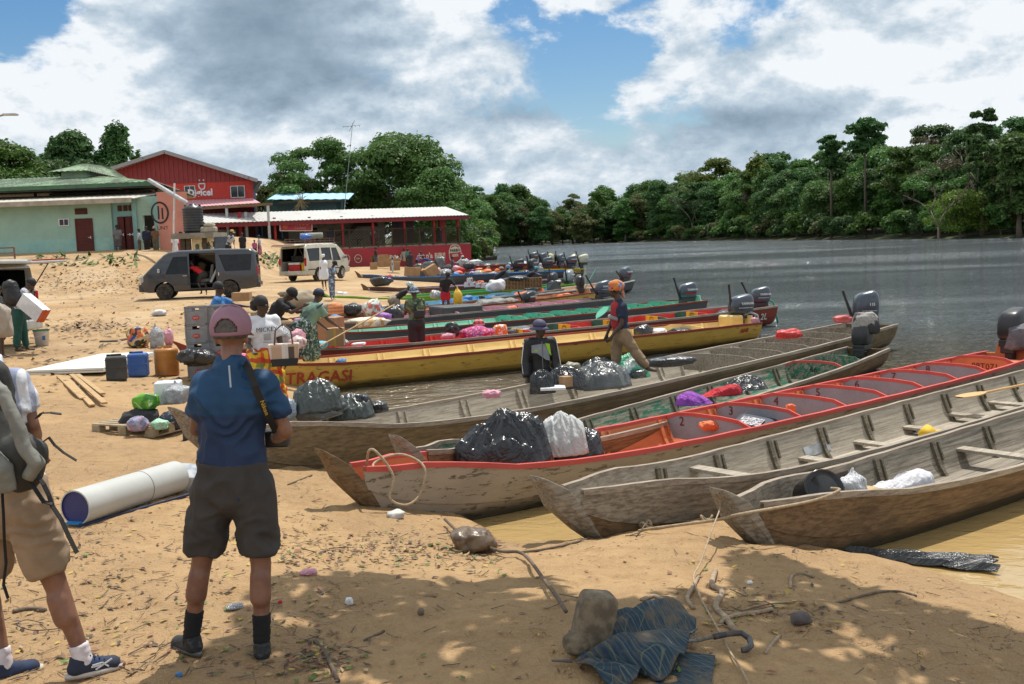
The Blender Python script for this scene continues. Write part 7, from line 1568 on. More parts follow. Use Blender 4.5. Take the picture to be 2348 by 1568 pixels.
def paddle(label,a,b_,mat,w_=.09,nm='paddle'):
 a,b_=V(a),V(b_);rt=empty(nm,a,0,label,'paddle');d=(b_-a);L_=d.length;d.normalize();s_=d.cross(V((0,0,1))).normalized();u_=s_.cross(d)
 MB().tube([d*.5,d*L_],.018,8).obj('shaft',mat,rt);n=13;vs=[]
 for i in range(n):t=i/(n-1);w2=w_*sin(pi*min(1,t*.86+.14))**.6;p=d*(t*.62);vs+=[p-s_*w2,p+s_*w2,p-s_*w2+u_*.015,p+s_*w2+u_*.015]
 fs=[f_ for i in range(n-1)for f_ in((4*i,4*i+4,4*i+5,4*i+1),(4*i+2,4*i+3,4*i+7,4*i+6),(4*i,4*i+2,4*i+6,4*i+4),(4*i+1,4*i+5,4*i+7,4*i+3))]
 MB().add(vs,fs).obj('blade',mat,rt);return rt
paddle('pale new wooden paddle lying across the thwarts of the grey canoe',b2.w(.56,.30,.42),b2.w(.68,.05,.44),pm('new paddle wood',(.55,.33,.13),(.5,.3,.12),sc=3),.11)
paddle('green bladed paddle standing up among the bottles in the blue canoe',at(1365,618,40),at(1340,662,40),teal_b,.13);paddle('teal paddle raised beside the red spotted bundle',at(1390,704,29.5),at(1355,745,28.8),teal_b,.13);paddle('long pole lying across the bow of the red canoe behind the boxes',at(905,698,25),at(730,795,22),W_raw,.02,'pole')
def crate_mesh():
 return None
crm=pm('grey crate plastic',(.24,.24,.25),(.20,.20,.205),sc=5,rough=.6);crd=pm('crate label red',(.5,.06,.05))
CR0=None
def crate(loc,rz,label):
 global CR0
 if CR0 is None:
  rt=empty('beer_crate',(0,0,0));w_,dp,h=.40,.30,.33;mb=MB()
  for sy in(-1,1):mb.box((0,sy*dp/2,h*.36),(w_,.02,h*.72)).box((0,sy*dp/2,h*.95),(w_,.02,h*.1)).box((-w_*.33,sy*dp/2,h*.81),(w_*.34,.02,h*.18)).box((w_*.33,sy*dp/2,h*.81),(w_*.34,.02,h*.18))
  for sx_ in(-1,1):mb.box((sx_*w_/2,0,h/2),(.02,dp-.02,h))
  mb.box((0,0,.012),(w_-.02,dp-.02,.02));mb.obj('crate_body',crm,rt,bevel=.006)
  rb=MB();rb.box((0,-dp/2-.012,.015),(w_+.01,.012,.03)).box((0,-dp/2-.012,h-.01),(w_+.01,.012,.02));[rb.box((x,-dp/2-.012,h/2),(.025,.012,h))for x in(-w_/2+.01,w_/2-.01)];rb.obj('rib',crm,rt)
  MB().box((0,0,h*.75),(w_-.04,dp-.04,.01)).obj('dark_inside',ink_blk,rt)
  MB().lathe([(.068,0),(.068,.006)],20,M=Matrix.Translation((0,-dp/2-.010,h*.36))@Matrix.Rotation(pi/2,4,'X')@Matrix.Diagonal((1,.65,1,1))).obj('label',crd,rt);text('lettering','BIER',.045,pm('pale label print',(.6,.5,.48)),rt,frame((0,-dp/2-.018,h*.36),(1,0,0),(0,0,1)),.001)
  CR0=rt;r=rt
 else:r=copy_tree(CR0)
 r.location=loc;r.rotation_euler=(0,0,rz);return tag(r,label,'crate','stacked grey beer crates')
dq=19.5;c0=at(458,806,dq);zb=gz(c0.x,c0.y)
nm_=['bottom','lower middle','upper middle','top']
for j,(u,w__)in enumerate(((458,'left stack'),(508,'right stack behind the pink cap'))):
 p=at(u,806,dq+.1*j)
 for k in range(4):crate((p.x,p.y,zb+.335*k),.04*((k%2)-.5)*2+.05,'%s grey beer crate with red label in the %s'%(nm_[k],w__))
for k,u in enumerate((645,690)):p=at(u,735,21+k);
boxpx('open_carton','open fruit carton lying on a pallet behind the crates','box',535,670,575,690,33,card,depth=.4)
def pallet(label,loc,rz,w_=1.1,dp=.95,sc=1):
 rt=empty('wooden_pallet',loc,rz,label,'pallet');wm=pm('pallet wood',(.36,.29,.19),(.27,.21,.13),sc=5,rough=.9)
 for i in range(6):bev(MB().box((0,-dp/2+dp*(i+.5)/6,.125),(w_,dp/6*.72,.02)).obj('slat',wm,rt),.003)
 for i in range(3):
  for j in range(3):bev(MB().box((-w_/2+.07+(w_-.14)*i/2,-dp/2+.06+(dp-.12)*j/2,.06),(.13,.11,.09)).obj('block',wm,rt),.004)
 for i in range(3):MB().box((-w_/2+.07+(w_-.14)*i/2,0,.110),(.12,dp,.012)).obj('slat',wm,rt);MB().box((-w_/2+.07+(w_-.14)*i/2,0,.008),(.12,dp,.016)).obj('slat',wm,rt)
 return rt
pp=at(553,700,33);pallet('small pallet under the open fruit carton',(pp.x,pp.y,gz(pp.x,pp.y)),.1,.9,.7)
def on(u,v):return G(u,v)
p=on(205,862);bd_=empty('white_board',(p.x,p.y,p.z+.06),0,'big white panel lying flat on the sand beside the jerrycans','panel')
k_=p.y/2400;wb=210*k_;pf=[at(57,867,p.y)-p,at(238,868,p.y)-p];pbk=G(240,822)
dpb=(G(240,824)-p).y
MB().add([(pf[0].x,0,.0),(pf[1].x,0,0),(pf[1].x+.02,dpb,.0),(pf[0].x+.35,dpb,0),(pf[0].x,0,.09),(pf[1].x,0,.09),(pf[1].x+.02,dpb,.09),(pf[0].x+.35,dpb,.09)],[(0,1,5,4),(1,2,6,5),(2,3,7,6),(3,0,4,7),(4,5,6,7),(0,3,2,1)]).obj('panel_sheet',pm('white laminate',(.70,.69,.64),(.66,.64,.58),rough=.6),bd_,bevel=.01)
MB().bar((pf[0].x,-.006,.045),(pf[1].x,-.006,.045),.006,.008).obj('edge_groove',pm('groove',(.2,.2,.19)),bd_)
for i,(a,b_)in enumerate((((150,868),(212,934)),((178,866),(236,910)),((135,866),(190,918)),((165,866),(240,932)))):
 A,B_=on(*a),on(*b_);pl_=empty('timber_plank',A,0,('lowest sawn plank poking out from under the white panel','rightmost sawn plank sticking out towards the jerrycans','leftmost short sawn plank by the white panel','longest sawn plank sticking out from under the white panel')[i],'plank','sawn planks under the white panel');MB().bar((0,0,.03+.028*(i%2)),B_-A+V((0,0,.03+.02*(i%2))),.085,.03).obj('board',W_raw,pl_,bevel=.003)
def jerry(label,u0,v0,u1,v1,mat,rnd_=False,rz=.3):
 p=on((u0+u1)/2,v1);k=p.y/2400;w_=(u1-u0)*k;h=(v1-v0)*k;rt=empty('jerrycan',p,rz,label,'jerrycan')
 if rnd_:
  prof=[]
  for i in range(7):prof+=[(w_/2*.985,h*(.02+.135*i)),(w_/2,h*(.05+.135*i)),(w_/2,h*(.11+.135*i))]
  MB().lathe([(.9*w_/2,0)]+prof+[(w_*.46,h*.985),(w_*.40,h)],28).obj('can_body',mat,rt,True);MB().lathe([(.04,h),(.04,h+.03)],12,M=Matrix.Translation((-w_*.25,0,0))).obj('spout',mat,rt);MB().bar((-w_*.1,0,h+.02),(w_*.25,0,h+.02),.04).obj('handle',mat,rt)
 else:
  w2=w_/(cos(rz)+sin(abs(rz))*.75);o=MB().box((0,0,h*.46),(w2,w2*.75,h*.92)).obj('can_body',mat,rt,bevel=.045);o.modifiers['bevel'].segments=4
  MB().box((0,0,h*.5),(w2*1.012,w2*.77,.02)).box((0,0,h*.8),(w2*1.012,w2*.77,.02)).obj('moulded_rib',mat,rt,bevel=.008)
  MB().box((0,0,h*.96),(w2*.5,.05,.035)).box((-w2*.22,0,h*.93),(.04,.05,.06)).box((w2*.22,0,h*.93),(.04,.05,.06)).obj('handle',mat,rt,bevel=.01);MB().lathe([(.03,h*.9),(.03,h*.985)],12,M=Matrix.Translation((-w2*.36,w2*.1,0))).obj('spout_cap',blk,rt)
jerry('charcoal grey jerrycan beside the white panel',242,810,296,872,pm('charcoal plastic',(.035,.037,.038),(.06,.058,.055),sc=4,rough=.7,grime=.3));jerry('blue jerrycan between the charcoal and the orange one',295,804,343,863,pm('blue plastic',(.03,.10,.34),(.05,.13,.35),sc=4,rough=.5,grime=.15),rz=.15);jerry('round ribbed orange brown drum right of the blue jerrycan',357,797,411,860,pm('orange brown plastic',(.42,.18,.035),(.34,.13,.03),sc=3,rough=.4,grime=.1),True)
for i,(lb,a,m__)in enumerate([('black bag with bright yellow, blue and orange printing',(292,748,345,796),None),('silver white plastic bag standing in the middle of three',(343,738,380,798),clr),('white and pink plastic bag with orange contents at the right of three',(376,752,400,792),pnk)]):
 u0,v0,u1,v1=a;d=on((u0+u1)/2,v1).y
 if m__ is None:m__=spots('printed bag',[(.02,.02,.02),(.70,.48,.02),(.02,.06,.28),(.55,.40,.22),(.6,.12,.02)],3.2,.35)
 lump('shopping_bag',lb,'bag',u0,v0,u1,v1,d,m__,71+i,spike=.2,knot=(i==1),group='bags standing on the sand')
p=on(97,792);bu=empty('white_bucket',p,.2,'white plastic bucket with green rim on the sand by the left van','bucket');kb=p.y/2400;rb_=17*kb
MB().lathe([(rb_*.82,0),(rb_,36*kb),(rb_*1.05,36*kb),(rb_*1.05,34*kb)],24).obj('pail',whitep,bu,True);MB().lathe([(rb_*1.08,34*kb),(rb_*1.08,37*kb),(rb_*.9,37*kb)],24,cap=False).obj('rim',pm('green rim',(.02,.20,.10)),bu);MB().tube([(-rb_*1.05,-.02,33*kb),(-rb_*.7,-rb_*.9,20*kb),(rb_*.5,-rb_*1.1,26*kb),(rb_*1.05,-.02,33*kb)],.006,5).obj('handle',whitep,bu);MB().box((rb_*.45,-rb_*.86,18*kb),(.07,.01,.10)).obj('blue_print',blub,bu)
cb_=empty('carried_boxes',at(72,705,23.4),0,'pair of flat white boxes with orange ends carried under the arm','box');cb_.rotation_euler=(0,R(38),R(-15))
for k in range(2):q_=MB().box((0,k*.14,-.02*k),(.62,.13,.34)).obj('white_box',whitep,cb_,bevel=.004);MB().box((.315,k*.14,-.02*k),(.012,.13,.34)).obj('orange_end',pm('orange card',(.55,.10,.03)),q_)
lump('beige_bag','big beige soft bag at the left edge below the black backpack','bag',-30,690,32,775,22.0,bagmat('beige canvas',(.34,.29,.24),(.3,.26,.21),.8,4,.3),75,spike=.1)
pA=on(300,1000);pallet('old wooden pallet loaded with bags beside the bow of the big grey canoe',(on(325,985).x,on(325,985).y,pA.z),-.42,1.02,.70)
dP=on(325,985).y;zq=pA.z+.14
for i,(nm,lb,a,m__,k)in enumerate([('duffel_bag','black fabric duffel bag on the pallet',(275,932,372,984),pm('black fabric',(.025,.024,.026),(.035,.034,.036),sc=4,rough=.85,bump=.4,bsc=9),dict(spike=.15,depth=.5)),('shopping_bag','bright green and white printed bag on top of the duffel bag',(304,900,368,938),spots('green printed bag',[(.12,.38,.02),(.6,.65,.55),(.05,.2,.02)],4,.35),dict(spike=.3,depth=.5)),('shopping_bag','lilac and pink transparent bag in front of the duffel bag',(291,952,345,988),spots('lilac bag',[(.35,.32,.45),(.5,.12,.2),(.2,.2,.3)],6,.3),dict(spike=.15)),('shopping_bag','mint green knotted plastic bag at the right corner of the pallet',(343,955,388,985),bagmat('mint bag',(.35,.65,.45),(.3,.5,.35),.35),dict(spike=.4,knot=1)),('duffel_bag','navy bag behind the mint one on the pallet',(360,940,425,985),bagmat('navy bag cloth',(.02,.025,.05)),dict(spike=.2))]):
 u0,v0,u1,v1=a;lump(nm,lb,'bag',u0,v0,u1,v1,dP-.15+(.1,.15,-.3,-.25,.1)[i],m__,81+i,**k)
cbx=boxpx('cool_box','white foam cool box behind the man in blue','cool box',357,873,420,925,dP+.4,whitep,bevel=.02,rz=.15);lump('plastic_bag','clear white plastic bag beside the foam cool box','bag',372,870,440,925,dP+.25,clr,88,spike=.4,knot=1);lump('bin_bag','grey bag below the pink tarpaulin','bag',408,795,500,838,19.0,bk1,89)
pt_=empty('pink_tarp',BT[6].w(.02,0,.92),BT[6].a,'bright pink cloth spread over the yellow canoe bow','cloth');MB().add([(0,-.35,-.05),(1.1,-.5,-.22),(1.3,.35,-.2),(.1,.3,0),(.6,-.45,-.10),(.6,.33,-.06),(0,-.35,-.06),(1.1,-.5,-.23),(1.3,.35,-.21),(.1,.3,-.01)],[(0,4,5,3),(4,1,2,5),(6,9,8,7)]).obj('cloth_sheet',bagmat('hot pink cloth',(.65,.05,.25),(.6,.3,.3),.8),pt_)
lump('bin_bag','heap of black plastic and red cloth left of the grey crates','bag',408,800,455,830,18.6,bk1,90,spike=.5)
A,B_=on(175,1205),on(405,1128);dA=B_-A;dA.z=0;r_=42*A.y/2400;ax=(at(405,1120,B_.y)-at(170,1190,A.y));
ru=empty('large_pipe',(A.x,A.y,A.z),0,'large grey plastic tube lying on the sand behind the walker','pipe');c1=V((0,0,r_));c2=c1+V((dA.x,dA.y,B_.z-A.z))
n=30;t_=(c2-c1).normalized();e1=t_.cross(V((0,0,1))).normalized();e2=e1.cross(t_)
def tubehollow(c1,c2,r,th,mats,nm,par):
 mb=MB();vs=[]
 for c_,rr in((c1,r),(c2,r),(c2,r-th),(c1,r-th)):vs+=[c_+(e1*cos(2*pi*k/n)+e2*sin(2*pi*k/n))*rr for k in range(n)]
 fs=[(j*n+k,j*n+(k+1)%n,((j+1)%4)*n+(k+1)%n,((j+1)%4)*n+k)for j in range(4)for k in range(n)]
 mb.add(vs,fs);mb.m=[1 if j==2 else 0 for j in range(4)for k in range(n)];o=mb.obj(nm,mats,par,True);e=o.modifiers.new('s','EDGE_SPLIT');e.split_angle=R(40);return o
ppm=pm('grey tube plastic',(.46,.47,.45),(.42,.43,.41),sc=2,rough=.55);pin=pm('navy tube lining',(.03,.035,.14),rough=.6)
cm=c1.lerp(c2,.62);tubehollow(c1,cm,r_,.012,[ppm,pin],'tube_shell',ru);tubehollow(cm+t_*.004,c2,r_*1.008,.012,[ppm,pin],'tube_shell',ru);MB().tube([cm-t_*.004,cm+t_*.004],r_*1.012,30).obj('seam',pm('groove',(.2,.2,.19)),ru)
MB().tube([c1+t_*.015,c1+t_*.025],r_-.011,24).obj('end_disc',pin,ru)
B2=MB();B2.box(c2+t_*.16+V((0,0,-.06)),(.34,.30,.22),rot=(.3,.2,.3));B2.obj('end_fitting',pm('blue grey plastic',(.12,.15,.2),(.4,.42,.44),sc=3),ru,bevel=.02)
MB().bar(c1+V((.05,-r_*.55,-r_+.015)),c2+V((.25,-r_*.5,-r_+.015)),.03,.02).obj('edge_batten',pm('dark blue trim',(.02,.03,.08)),ru);MB().bar(c1+V((-.02,-r_*.3,-r_+.03)),c1+t_*.3+V((-.02,-r_*.3,-r_+.03)),.14,.012).obj('blue_film',pm('bright blue film',(.02,.25,.6)),ru)
bt_=empty('blue_bottle',on(425,1010)+V((0,0,.05)),.2,'blue wheeled tube end lying under the bow of the big grey canoe','tube');MB().tube([(0,0,0),(.4,.05,-.01)],.05,14).obj('tube_body',pm('pale blue plastic',(.25,.33,.6)),bt_,True);MB().tube([(-.02,0,0),(.02,0,0)],.09,18).obj('end_disc',blk,bt_)
item=[]
def L(nm,lb,cat,u0,v0,u1,v1,b_,m__,e=0,**k):
 d=BT[b_].d_at((u0+u1)/2)+e if b_ in BT else b_;lump(nm,lb,cat,u0,v0,u1,v1,d,m__,int(u0+v0*3)%97,sub=k.pop('sub',3),**k)
box1=boxpx('cardboard_box','tall brown cardboard box behind the taped one by the white tee woman','box',733,727,789,792,24.3,card,rz=-.35,flaps=True);box2=boxpx('cardboard_box','brown cardboard box with a yellow tape strip in front of the tall one','box',750,752,791,792,23.2,card,rz=.05,tape=tapem,flaps=True)
L('pink_bundle','pink and clear bag of clothes held over the red canoe','bag',655,752,705,795,20.5,pnk,spike=.4);L('sheer_bag','sheer pink bag of brown goods on the red canoe bow','bag',636+26,768,706,800,19.6,spots('sheer pink bag',[(.58,.42,.40),(.30,.16,.13)],5,.4),knot=1);L('clear_bag','clear plastic bag of white goods behind the tote bag','bag',628,745,672,800,20.2,clr,spike=.4)
L('turquoise_bundle','turquoise and white patterned bundle in the red canoe','bundle',705,782,753,800,22.6,spots('turquoise print',[(.10,.45,.55),(.5,.65,.7)],12));L('teal_bundle','teal cloth scrap inside the yellow canoe','cloth',770,821,795,832,6,blub,.2);L('white_cloth','white cloth strip on the floor of the red canoe','cloth',805,785,840,792,7,white_t,.1)
L('clear_bag','clear crumpled bag on the floor of the red canoe','bag',768,776,800,794,7,clr);L('red_suitcase','red and white spotted bundle in the red canoe','bundle',1050,746,1132,778,7,spots('red white spots',[(.55,.01,.04),(.6,.3,.4),(.12,.05,.3)],20),.1,spike=.15);L('red_suitcase','red and black checked shopping bag on the spotted bundle','bag',1085,726,1112,752,7,checks('red black check',[(.5,.02,.03),(.05,.02,.02),(.6,.3,.3)],9),.3,knot=1)
L('dark_bag','black and teal bags left of the spotted bundle','bag',1020,738,1055,772,7,bk1,.1);L('pink_cloth','pale pink cloth under the black and teal bags','cloth',1010,762,1045,778,7,pnk,0);L('orange_vest','orange and white life vest beside the spotted bundle','life vest',1130,742,1165,776,7,spots('orange white cloth',[(.75,.18,.03),(.7,.7,.68)],10),.1);L('grey_sheet','grey and white tarpaulin in the middle of the red canoe','tarpaulin',1160,748,1235,778,7,bk2,.2,spike=.2)
L('black_bag','black bag near the stern of the red canoe','bag',1635,708,1700,728,7,bk1,.3);L('black_bag','small black bag on the red canoe seats','bag',1570,724,1610,735,7,bk1,-.1)
L('black_bag','black and white bags in the yellow canoe behind the striding man','bag',1450,742,1500,774,6,bk1,.2);L('white_bag','white and black bag in the yellow canoe','bag',1482,752,1532,774,6,wbg,.1);L('black_bag','rounded black bag at the right in the yellow canoe','bag',1530,750,1592,770,6,bk1,0)
jc=boxpx('yellow_fuel_can','translucent yellow fuel can in the stern of the yellow canoe','jerrycan',1650,722,1700,750,BT[6].d_at(1672),pm('translucent yellow plastic',(.70,.48,.16),rough=.4),bevel=.05)
L('navy_cloth','navy cloth folded over the pink canoe stern','cloth',1335,690,1385,706,9,bagmat('navy cloth',(.02,.04,.14)),.1);L('orange_vest','orange life vest on the pink canoe seat backs','life vest',1158,700,1188,722,9,orf,.1,spike=.3);L('orange_vest','thin orange cloth lying on the pink seat backs','cloth',1240,710,1290,718,9,orf)
L('cloth_sack','long cream sack printed with loaves in the tan canoe','sack',768,727,898,752,31.5,spots('loaf print sack',[(.62,.55,.42),(.50,.28,.10),(.66,.6,.5)],3.2),0,spike=.08,depth=.35);L('orange_bag','orange checked shopping bag at the tan canoe bow','bag',752,692,790,724,33,checks('orange check',[(.65,.18,.04),(.4,.2,.1),(.7,.35,.2)],9));L('blue_bag','blue sack under the orange checked bag','sack',755,720,785,740,32,blub)
L('black_bag','long black bag right of the orange one','bag',785,694,832,724,33.5,bk1);L('floral_bag','white bag with red and green print','bag',832,685,880,724,33,spots('white floral bag',[(.62,.64,.62),(.3,.5,.35),(.5,.12,.1)],5));L('purple_bag','purple plastic bag below the printed white one','bag',862,714,900,738,32.5,purb);L('black_bag','shiny black bag between the purple one and the camouflaged man','bag',880,698,930,736,33,bk1)
tr=boxpx('tarp_load','flat dark grey tarpaulin covered load in the tan canoe','load',985,700,1105,730,34.5,pm('dark grey tarp',(.055,.065,.068),(.04,.05,.05),sc=4,rough=.6),depth=1.3,rz=.45,bevel=.05)
L('grey_tarp','rumpled grey tarpaulin in the tan canoe','tarpaulin',1078,684,1165,712,10,tarp,-.1,spike=.3);L('grey_tarp','smaller rumpled grey tarpaulin right of the larger','tarpaulin',1145,682,1190,700,10,tarp,.1)
L('yellow_bag','yellow plastic bag held by the woman in red shorts','bag',1040,655,1062,702,36.3,yelb,knot=1);L('white_bag','white sheet hanging over the brown basket crates','sheet',1113,640,1160,668,41,wbg,spike=.5)
def basket(u0,v0,u1,v1,d,label):
 k=d/2400;w_=(u1-u0)*k;h=(v1-v0)*k;rt=empty('bread_crate',at((u0+u1)/2,v1,d),.1,label,'crate','brown slatted crates in the blue canoe');bm_=pm('brown crate plastic',(.30,.17,.07),(.22,.12,.05),sc=6);dp=.5
 MB().box((0,0,h/2),(w_*.94,dp*.9,h*.9)).obj('dark_inside',W_dark,rt)
 for i in range(4):MB().box((0,-dp/2,h*(i+.5)/4),(w_,.03,h*.12)).obj('slat',bm_,rt)
 for i in range(7):MB().box((-w_/2+w_*i/6,-dp/2-.01,h/2),(.04,.03,h)).obj('upright',bm_,rt)
 MB().box((w_/2,0,h/2),(.03,dp,h)).obj('side',bm_,rt)
basket(1155,640,1200,652,43.5,'upper left brown slatted crate');basket(1200,636,1240,648,43.8,'upper right brown slatted crate');basket(1155,652,1200,664,43.4,'lower left brown slatted crate');basket(1200,648,1240,660,43.7,'lower right brown slatted crate')
L('black_bag','black plastic over the brown slatted crates','plastic sheet',1150,632,1215,643,43.6,bk1,0,spike=.3)
for i,(u0,v0)in enumerate(((1065,646),(1078,645),(1091,647),(1104,648),(1071,636))):
 p=at(u0+6,v0+12,42.5);bo=empty('bottle_pack',p,0,('leftmost pack','second pack','third pack','rightmost pack','top pack')[i]+' of shrink wrapped drink bottles in the blue canoe','bottles','packs of drink bottles')
 for a in range(3):MB().lathe([(.05,0),(.05,.16),(.02,.20),(.02,.23)],8,M=Matrix.Translation((-.08+.08*a,0,0))).obj('bottle',spots('soda bottle',[(.5,.5,.52),(.45,.12,.05)],9,.2),bo)
for i,(a,m__,lb)in enumerate([((1168+0,668,1215,694),orf,'bent orange life vest over the blue seat back'),((1222,660,1250,676),orf,'orange life vest at the stern of the blue canoe'),((1133,680,1156,696),orf,'orange vest beside the blue seat back numbered 7'),((1275,672,1312,690),orf,'orange cloth in the cream stern of the tan canoe'),((1060,676,1085,690),blub,'blue bundle in the blue canoe')]):L('life_vest',lb,'life vest',*a,18 if i!=3 else 10,m__,.1,spike=.4)
L('white_sack','long white sack near the blue canoe stern','sack',1195,652,1245,662,18,white_t,.4,spike=.05);L('dark_cloth','dark green cloth by the lettered blue stern boards','cloth',1208,656,1232,674,18,bk3,.2)
L('black_bag','black and white bag hanging over the dull purple bow','bag',850,632,905,656,49.5,bk1,spike=.6,shear=-.2);L('white_bag','white bag on the sand between the green and purple bows','bag',768,668,788,684,46,wbg);L('white_bag','second white bag leaning on the green canoe rail','bag',785,669,800,683,46,wbg)
L('clear_bag','clear bag in the green canoe','bag',985,664,1012,684,42,clr);L('orange_vest','orange vest in the dull purple canoe','life vest',1130,638,1152,650,12,orf,0);L('orange_vest','orange cloth scrap in the purple canoe by the paddle','life vest',1090,643,1110,651,12,orf,0)
L('black_coat','dark raincoat cloth hanging at the light blue stern','cloth',1252,640,1290,676,46,bk3,0,spike=.5,sub=4)
def C_(u0,v0,u1,v1,d,lb,rz=.2,ry=0):boxpx('cardboard_box',lb,'box',u0,v0,u1,v1,d,card,rz=rz,ry=ry)
C_(925,613,963,634,64,'tilted brown cardboard box at the left in the blue and white canoe',.2,.12);C_(978,608,1012,632,64.5,'steeply leaning cardboard box right of the tilted one',.3,-.5);C_(893,600,918,620,74,'stacked flat cardboard cartons in front of the red wall',.1)
C_(866,588,893,612,82,'tall plain cardboard sheet stack by the black shirted man',.1);C_(867,584,891,590,82,'cardboard carton on top of the tall stack',.1);C_(891,592,918,602,75.5,'upper carton of the flat stack before the wall',.05);C_(848,602,866,617,79,'square cardboard box on the sand left of the stack',.1);C_(952,612,966,622,72,'small carton among the luggage',.2)
goods=[(872,618,892,632,'black rucksack'),(892,620,912,632,'tan sack'),(905,622,925,633,'white foam box'),(940,622,965,634,'white bag'),(876,606,886,616,'dark sack by the boxes')]
pal=[bk1,bk2,clr,wbg,pnk,orf,blub,card,bagmat('tan sack',(.40,.28,.16)),bagmat('dark teal sack',(.03,.12,.13)),yelb,rdc,tarp,purb]
names=['black bag','grey bag','clear bag','white bag','pink bundle','orange life vest','blue sack','brown carton','tan sack','dark teal sack','yellow bag','red cloth','grey tarpaulin','purple bag']
rg=random.Random(5);wh_={13:'in the blue and white canoe',14:'in the yellow striped canoe',15:'in the reddish brown canoe',16:'in the far green and red canoe'}
for b_,us,vb in((13,(872,892,910,944,1018,1045,1075,1095,1130,1165,1205,1240),632),(14,(960,985,1005,1022,1040,1060,1082,1100,1118,1140,1165,1190,1215),618),(15,(1015,1035,1056,1078,1098,1120,1150,1180,1215,1240),611),(16,(1075,1095,1118,1140,1170,1200),605)):
 for u in us:
  k=rg.randrange(len(pal));w_=rg.uniform(11,26)*(1 if b_<15 else .8);h=rg.uniform(8,15)*(1 if b_<15 else .8)
  p=BT[b_].w(BT[b_].t_at(u),0,BT[b_].g(.5)-.12);vv=proj(p)[1]
  nb=next((n__ for x__,n__ in((900,'by the bow'),(960,'near the leaning boxes'),(1030,'left of the round badge'),(1070,'below the round badge'),(1110,'past the wall end'),(1160,'amidships'),(1205,'well aft'),(9999,'by the motors'))if u<x__))
  lump('cargo_bag','%s %s, %s'%(names[k],wh_[b_],nb),'cargo',u-w_/2,vv-h,u+w_/2,vv+4,BT[b_].d_at(u),pal[k],int(u),sub=3,group='cargo in the far canoes')
for i,(u,v,w_,h,d,k)in enumerate([(985,606,34,16,79,1),(1010,600,26,26,79,1),(1030,612,40,14,74,0),(1075,608,30,14,72,0),(1046,613,22,10,71,4),(1090,600,34,10,84,3),(1065,600,24,14,80,2),(960,610,22,12,76,1),(1000,618,28,10,70,4),(1020,622,30,12,69,2),(1052,625,20,10,67,5),(1058,618,18,12,68,11)]):
 lump('cargo_bag','%s on the heap before the red wall, %s'%(names[k],('leftmost and low','tallest, shining','low and wide','rightmost low','small, front','white, at the wall end','under the badge','by the lilac top','front left','front middle','front by orange cloth','beside the orange one')[i]),'cargo',u-w_/2,v-h/2,u+w_/2,v+h/2+3,d,pal[k],i+200,sub=3,group='cargo heap before the red wall')
pt=on(858,606);pp_=empty('potted_plant',at(857,610,86),0,'small green palm in a black pot by the red wall','plant');MB().lathe([(.14,0),(.2,.35)],12).obj('pot',blk,pp_);mb=MB()
for k in range(16):a=k*2.4;mb.bar((0,0,.35),(.35*cos(a),.35*sin(a),.55+.5*((k*.37)%1)),.05,.01)
mb.obj('fronds',LF['b']if 'LF' in globals()else pm('frond',(.1,.3,.03)),pp_)
for i,(a,lb)in enumerate((((651,664,735,705),'big smooth pale boulder on the sand before the white van'),((712,690,762,725),'smaller rounded boulder right of the big one'),((640,662,700,680),'low slab of rock behind the big boulder'))):
 d=(37,35.5,41)[i];lump('boulder',lb,'boulder',a[0],a[1],a[2],a[3],d,pm('pale boulder rock',(.38,.31,.22),(.27,.22,.16),sc=1.2,rough=.95,bump=.5,bsc=5,grime=.3),300+i,spike=.4,depth=.8,wrinkle=.4)
motor('covered outboard motor at the right edge on the orange canoe',BT[3],cover=True,cm=blk,size=(.42,.60,.52),handle=None,dz=.16)
lump('cloth_cover','grey cloth draped over the outboard motor at the right edge','cover',2302,738,2400,800,BT[3].w(1,0,0).y-.15,bagmat('grey cloth cover',(.16,.155,.17),(.10,.10,.11),.85,5,.9),501,spike=.15,sq=.65,wrinkle=.7)
motor('big upright outboard motor with black steering arm on the large grey canoe',BT[5],handle=(72,.72),logo='115',dz=.06,ins=.75,sc=1.02,size=(.40,.54,.60),turn=-.9)
motor('outboard motor under a grey cloth on the narrow grey green canoe',BT[4],cover=True,cm=blk,handle=None,dz=.02,ins=.45,sc=.9,size=(.38,.52,.46))
lump('cloth_cover','dirty white and black cloth over the motor of the narrow canoe','cover',1954,714,2016,766,BT[4].w(1,0,0).y-.2,bagmat('dirty white cloth',(.36,.34,.31),(.04,.04,.045),.85,5,.9,sc=2.2,lo=.47,hi=.53),502,spike=.2,sq=.65,wrinkle=.8)
motor('grey blue outboard motor with tall black arm on the yellow canoe',BT[6],handle=(85,.80),dz=.12,ins=.3,sc=1.0,size=(.38,.64,.46),turn=-.25)
motor('rounded outboard motor with slanting arm on the green painted stern',BT[7],handle=(64,.75),dz=.0,ins=.3,sc=1.0,turn=-.35)
motor('outboard motor with a red stripe on the mint canoe',BT[8],red=True,handle=(74,.70),dz=.0,ins=.5,sc=1.08,turn=-.3)
motor('outboard motor behind the striding man on the pink canoe',BT[9],handle=(60,.85),dz=.10,turn=-.3)
motor('black tilted outboard motor on the cream stern',BT[10],handle=(80,.6),dz=.16,cm=blk,turn=.9,cover=True);motor('motor wrapped in dark cloth on the light blue stern',BT[18],handle=(88,.8),dz=.16,cm=blk,cover=True)
motor('silver hooded outboard motor on the lime green canoe',BT[11],handle=(80,.8),cm=pm('silver cowl',(.30,.32,.35),rough=.3,metal=.4),turn=.4,sc=1.2);motor('red striped outboard motor farthest out on the slate grey canoe',BT[17],red=True,handle=(45,.5),sc=1.2,turn=-.2)
motor('outboard motor carried inside the tan canoe, lying among the tarpaulins',BT[10],y=-.5,cm=blk,red=True,handle=(60,.6),sc=1.0).location=at(1205,706,BT[10].d_at(1205)-1.2)
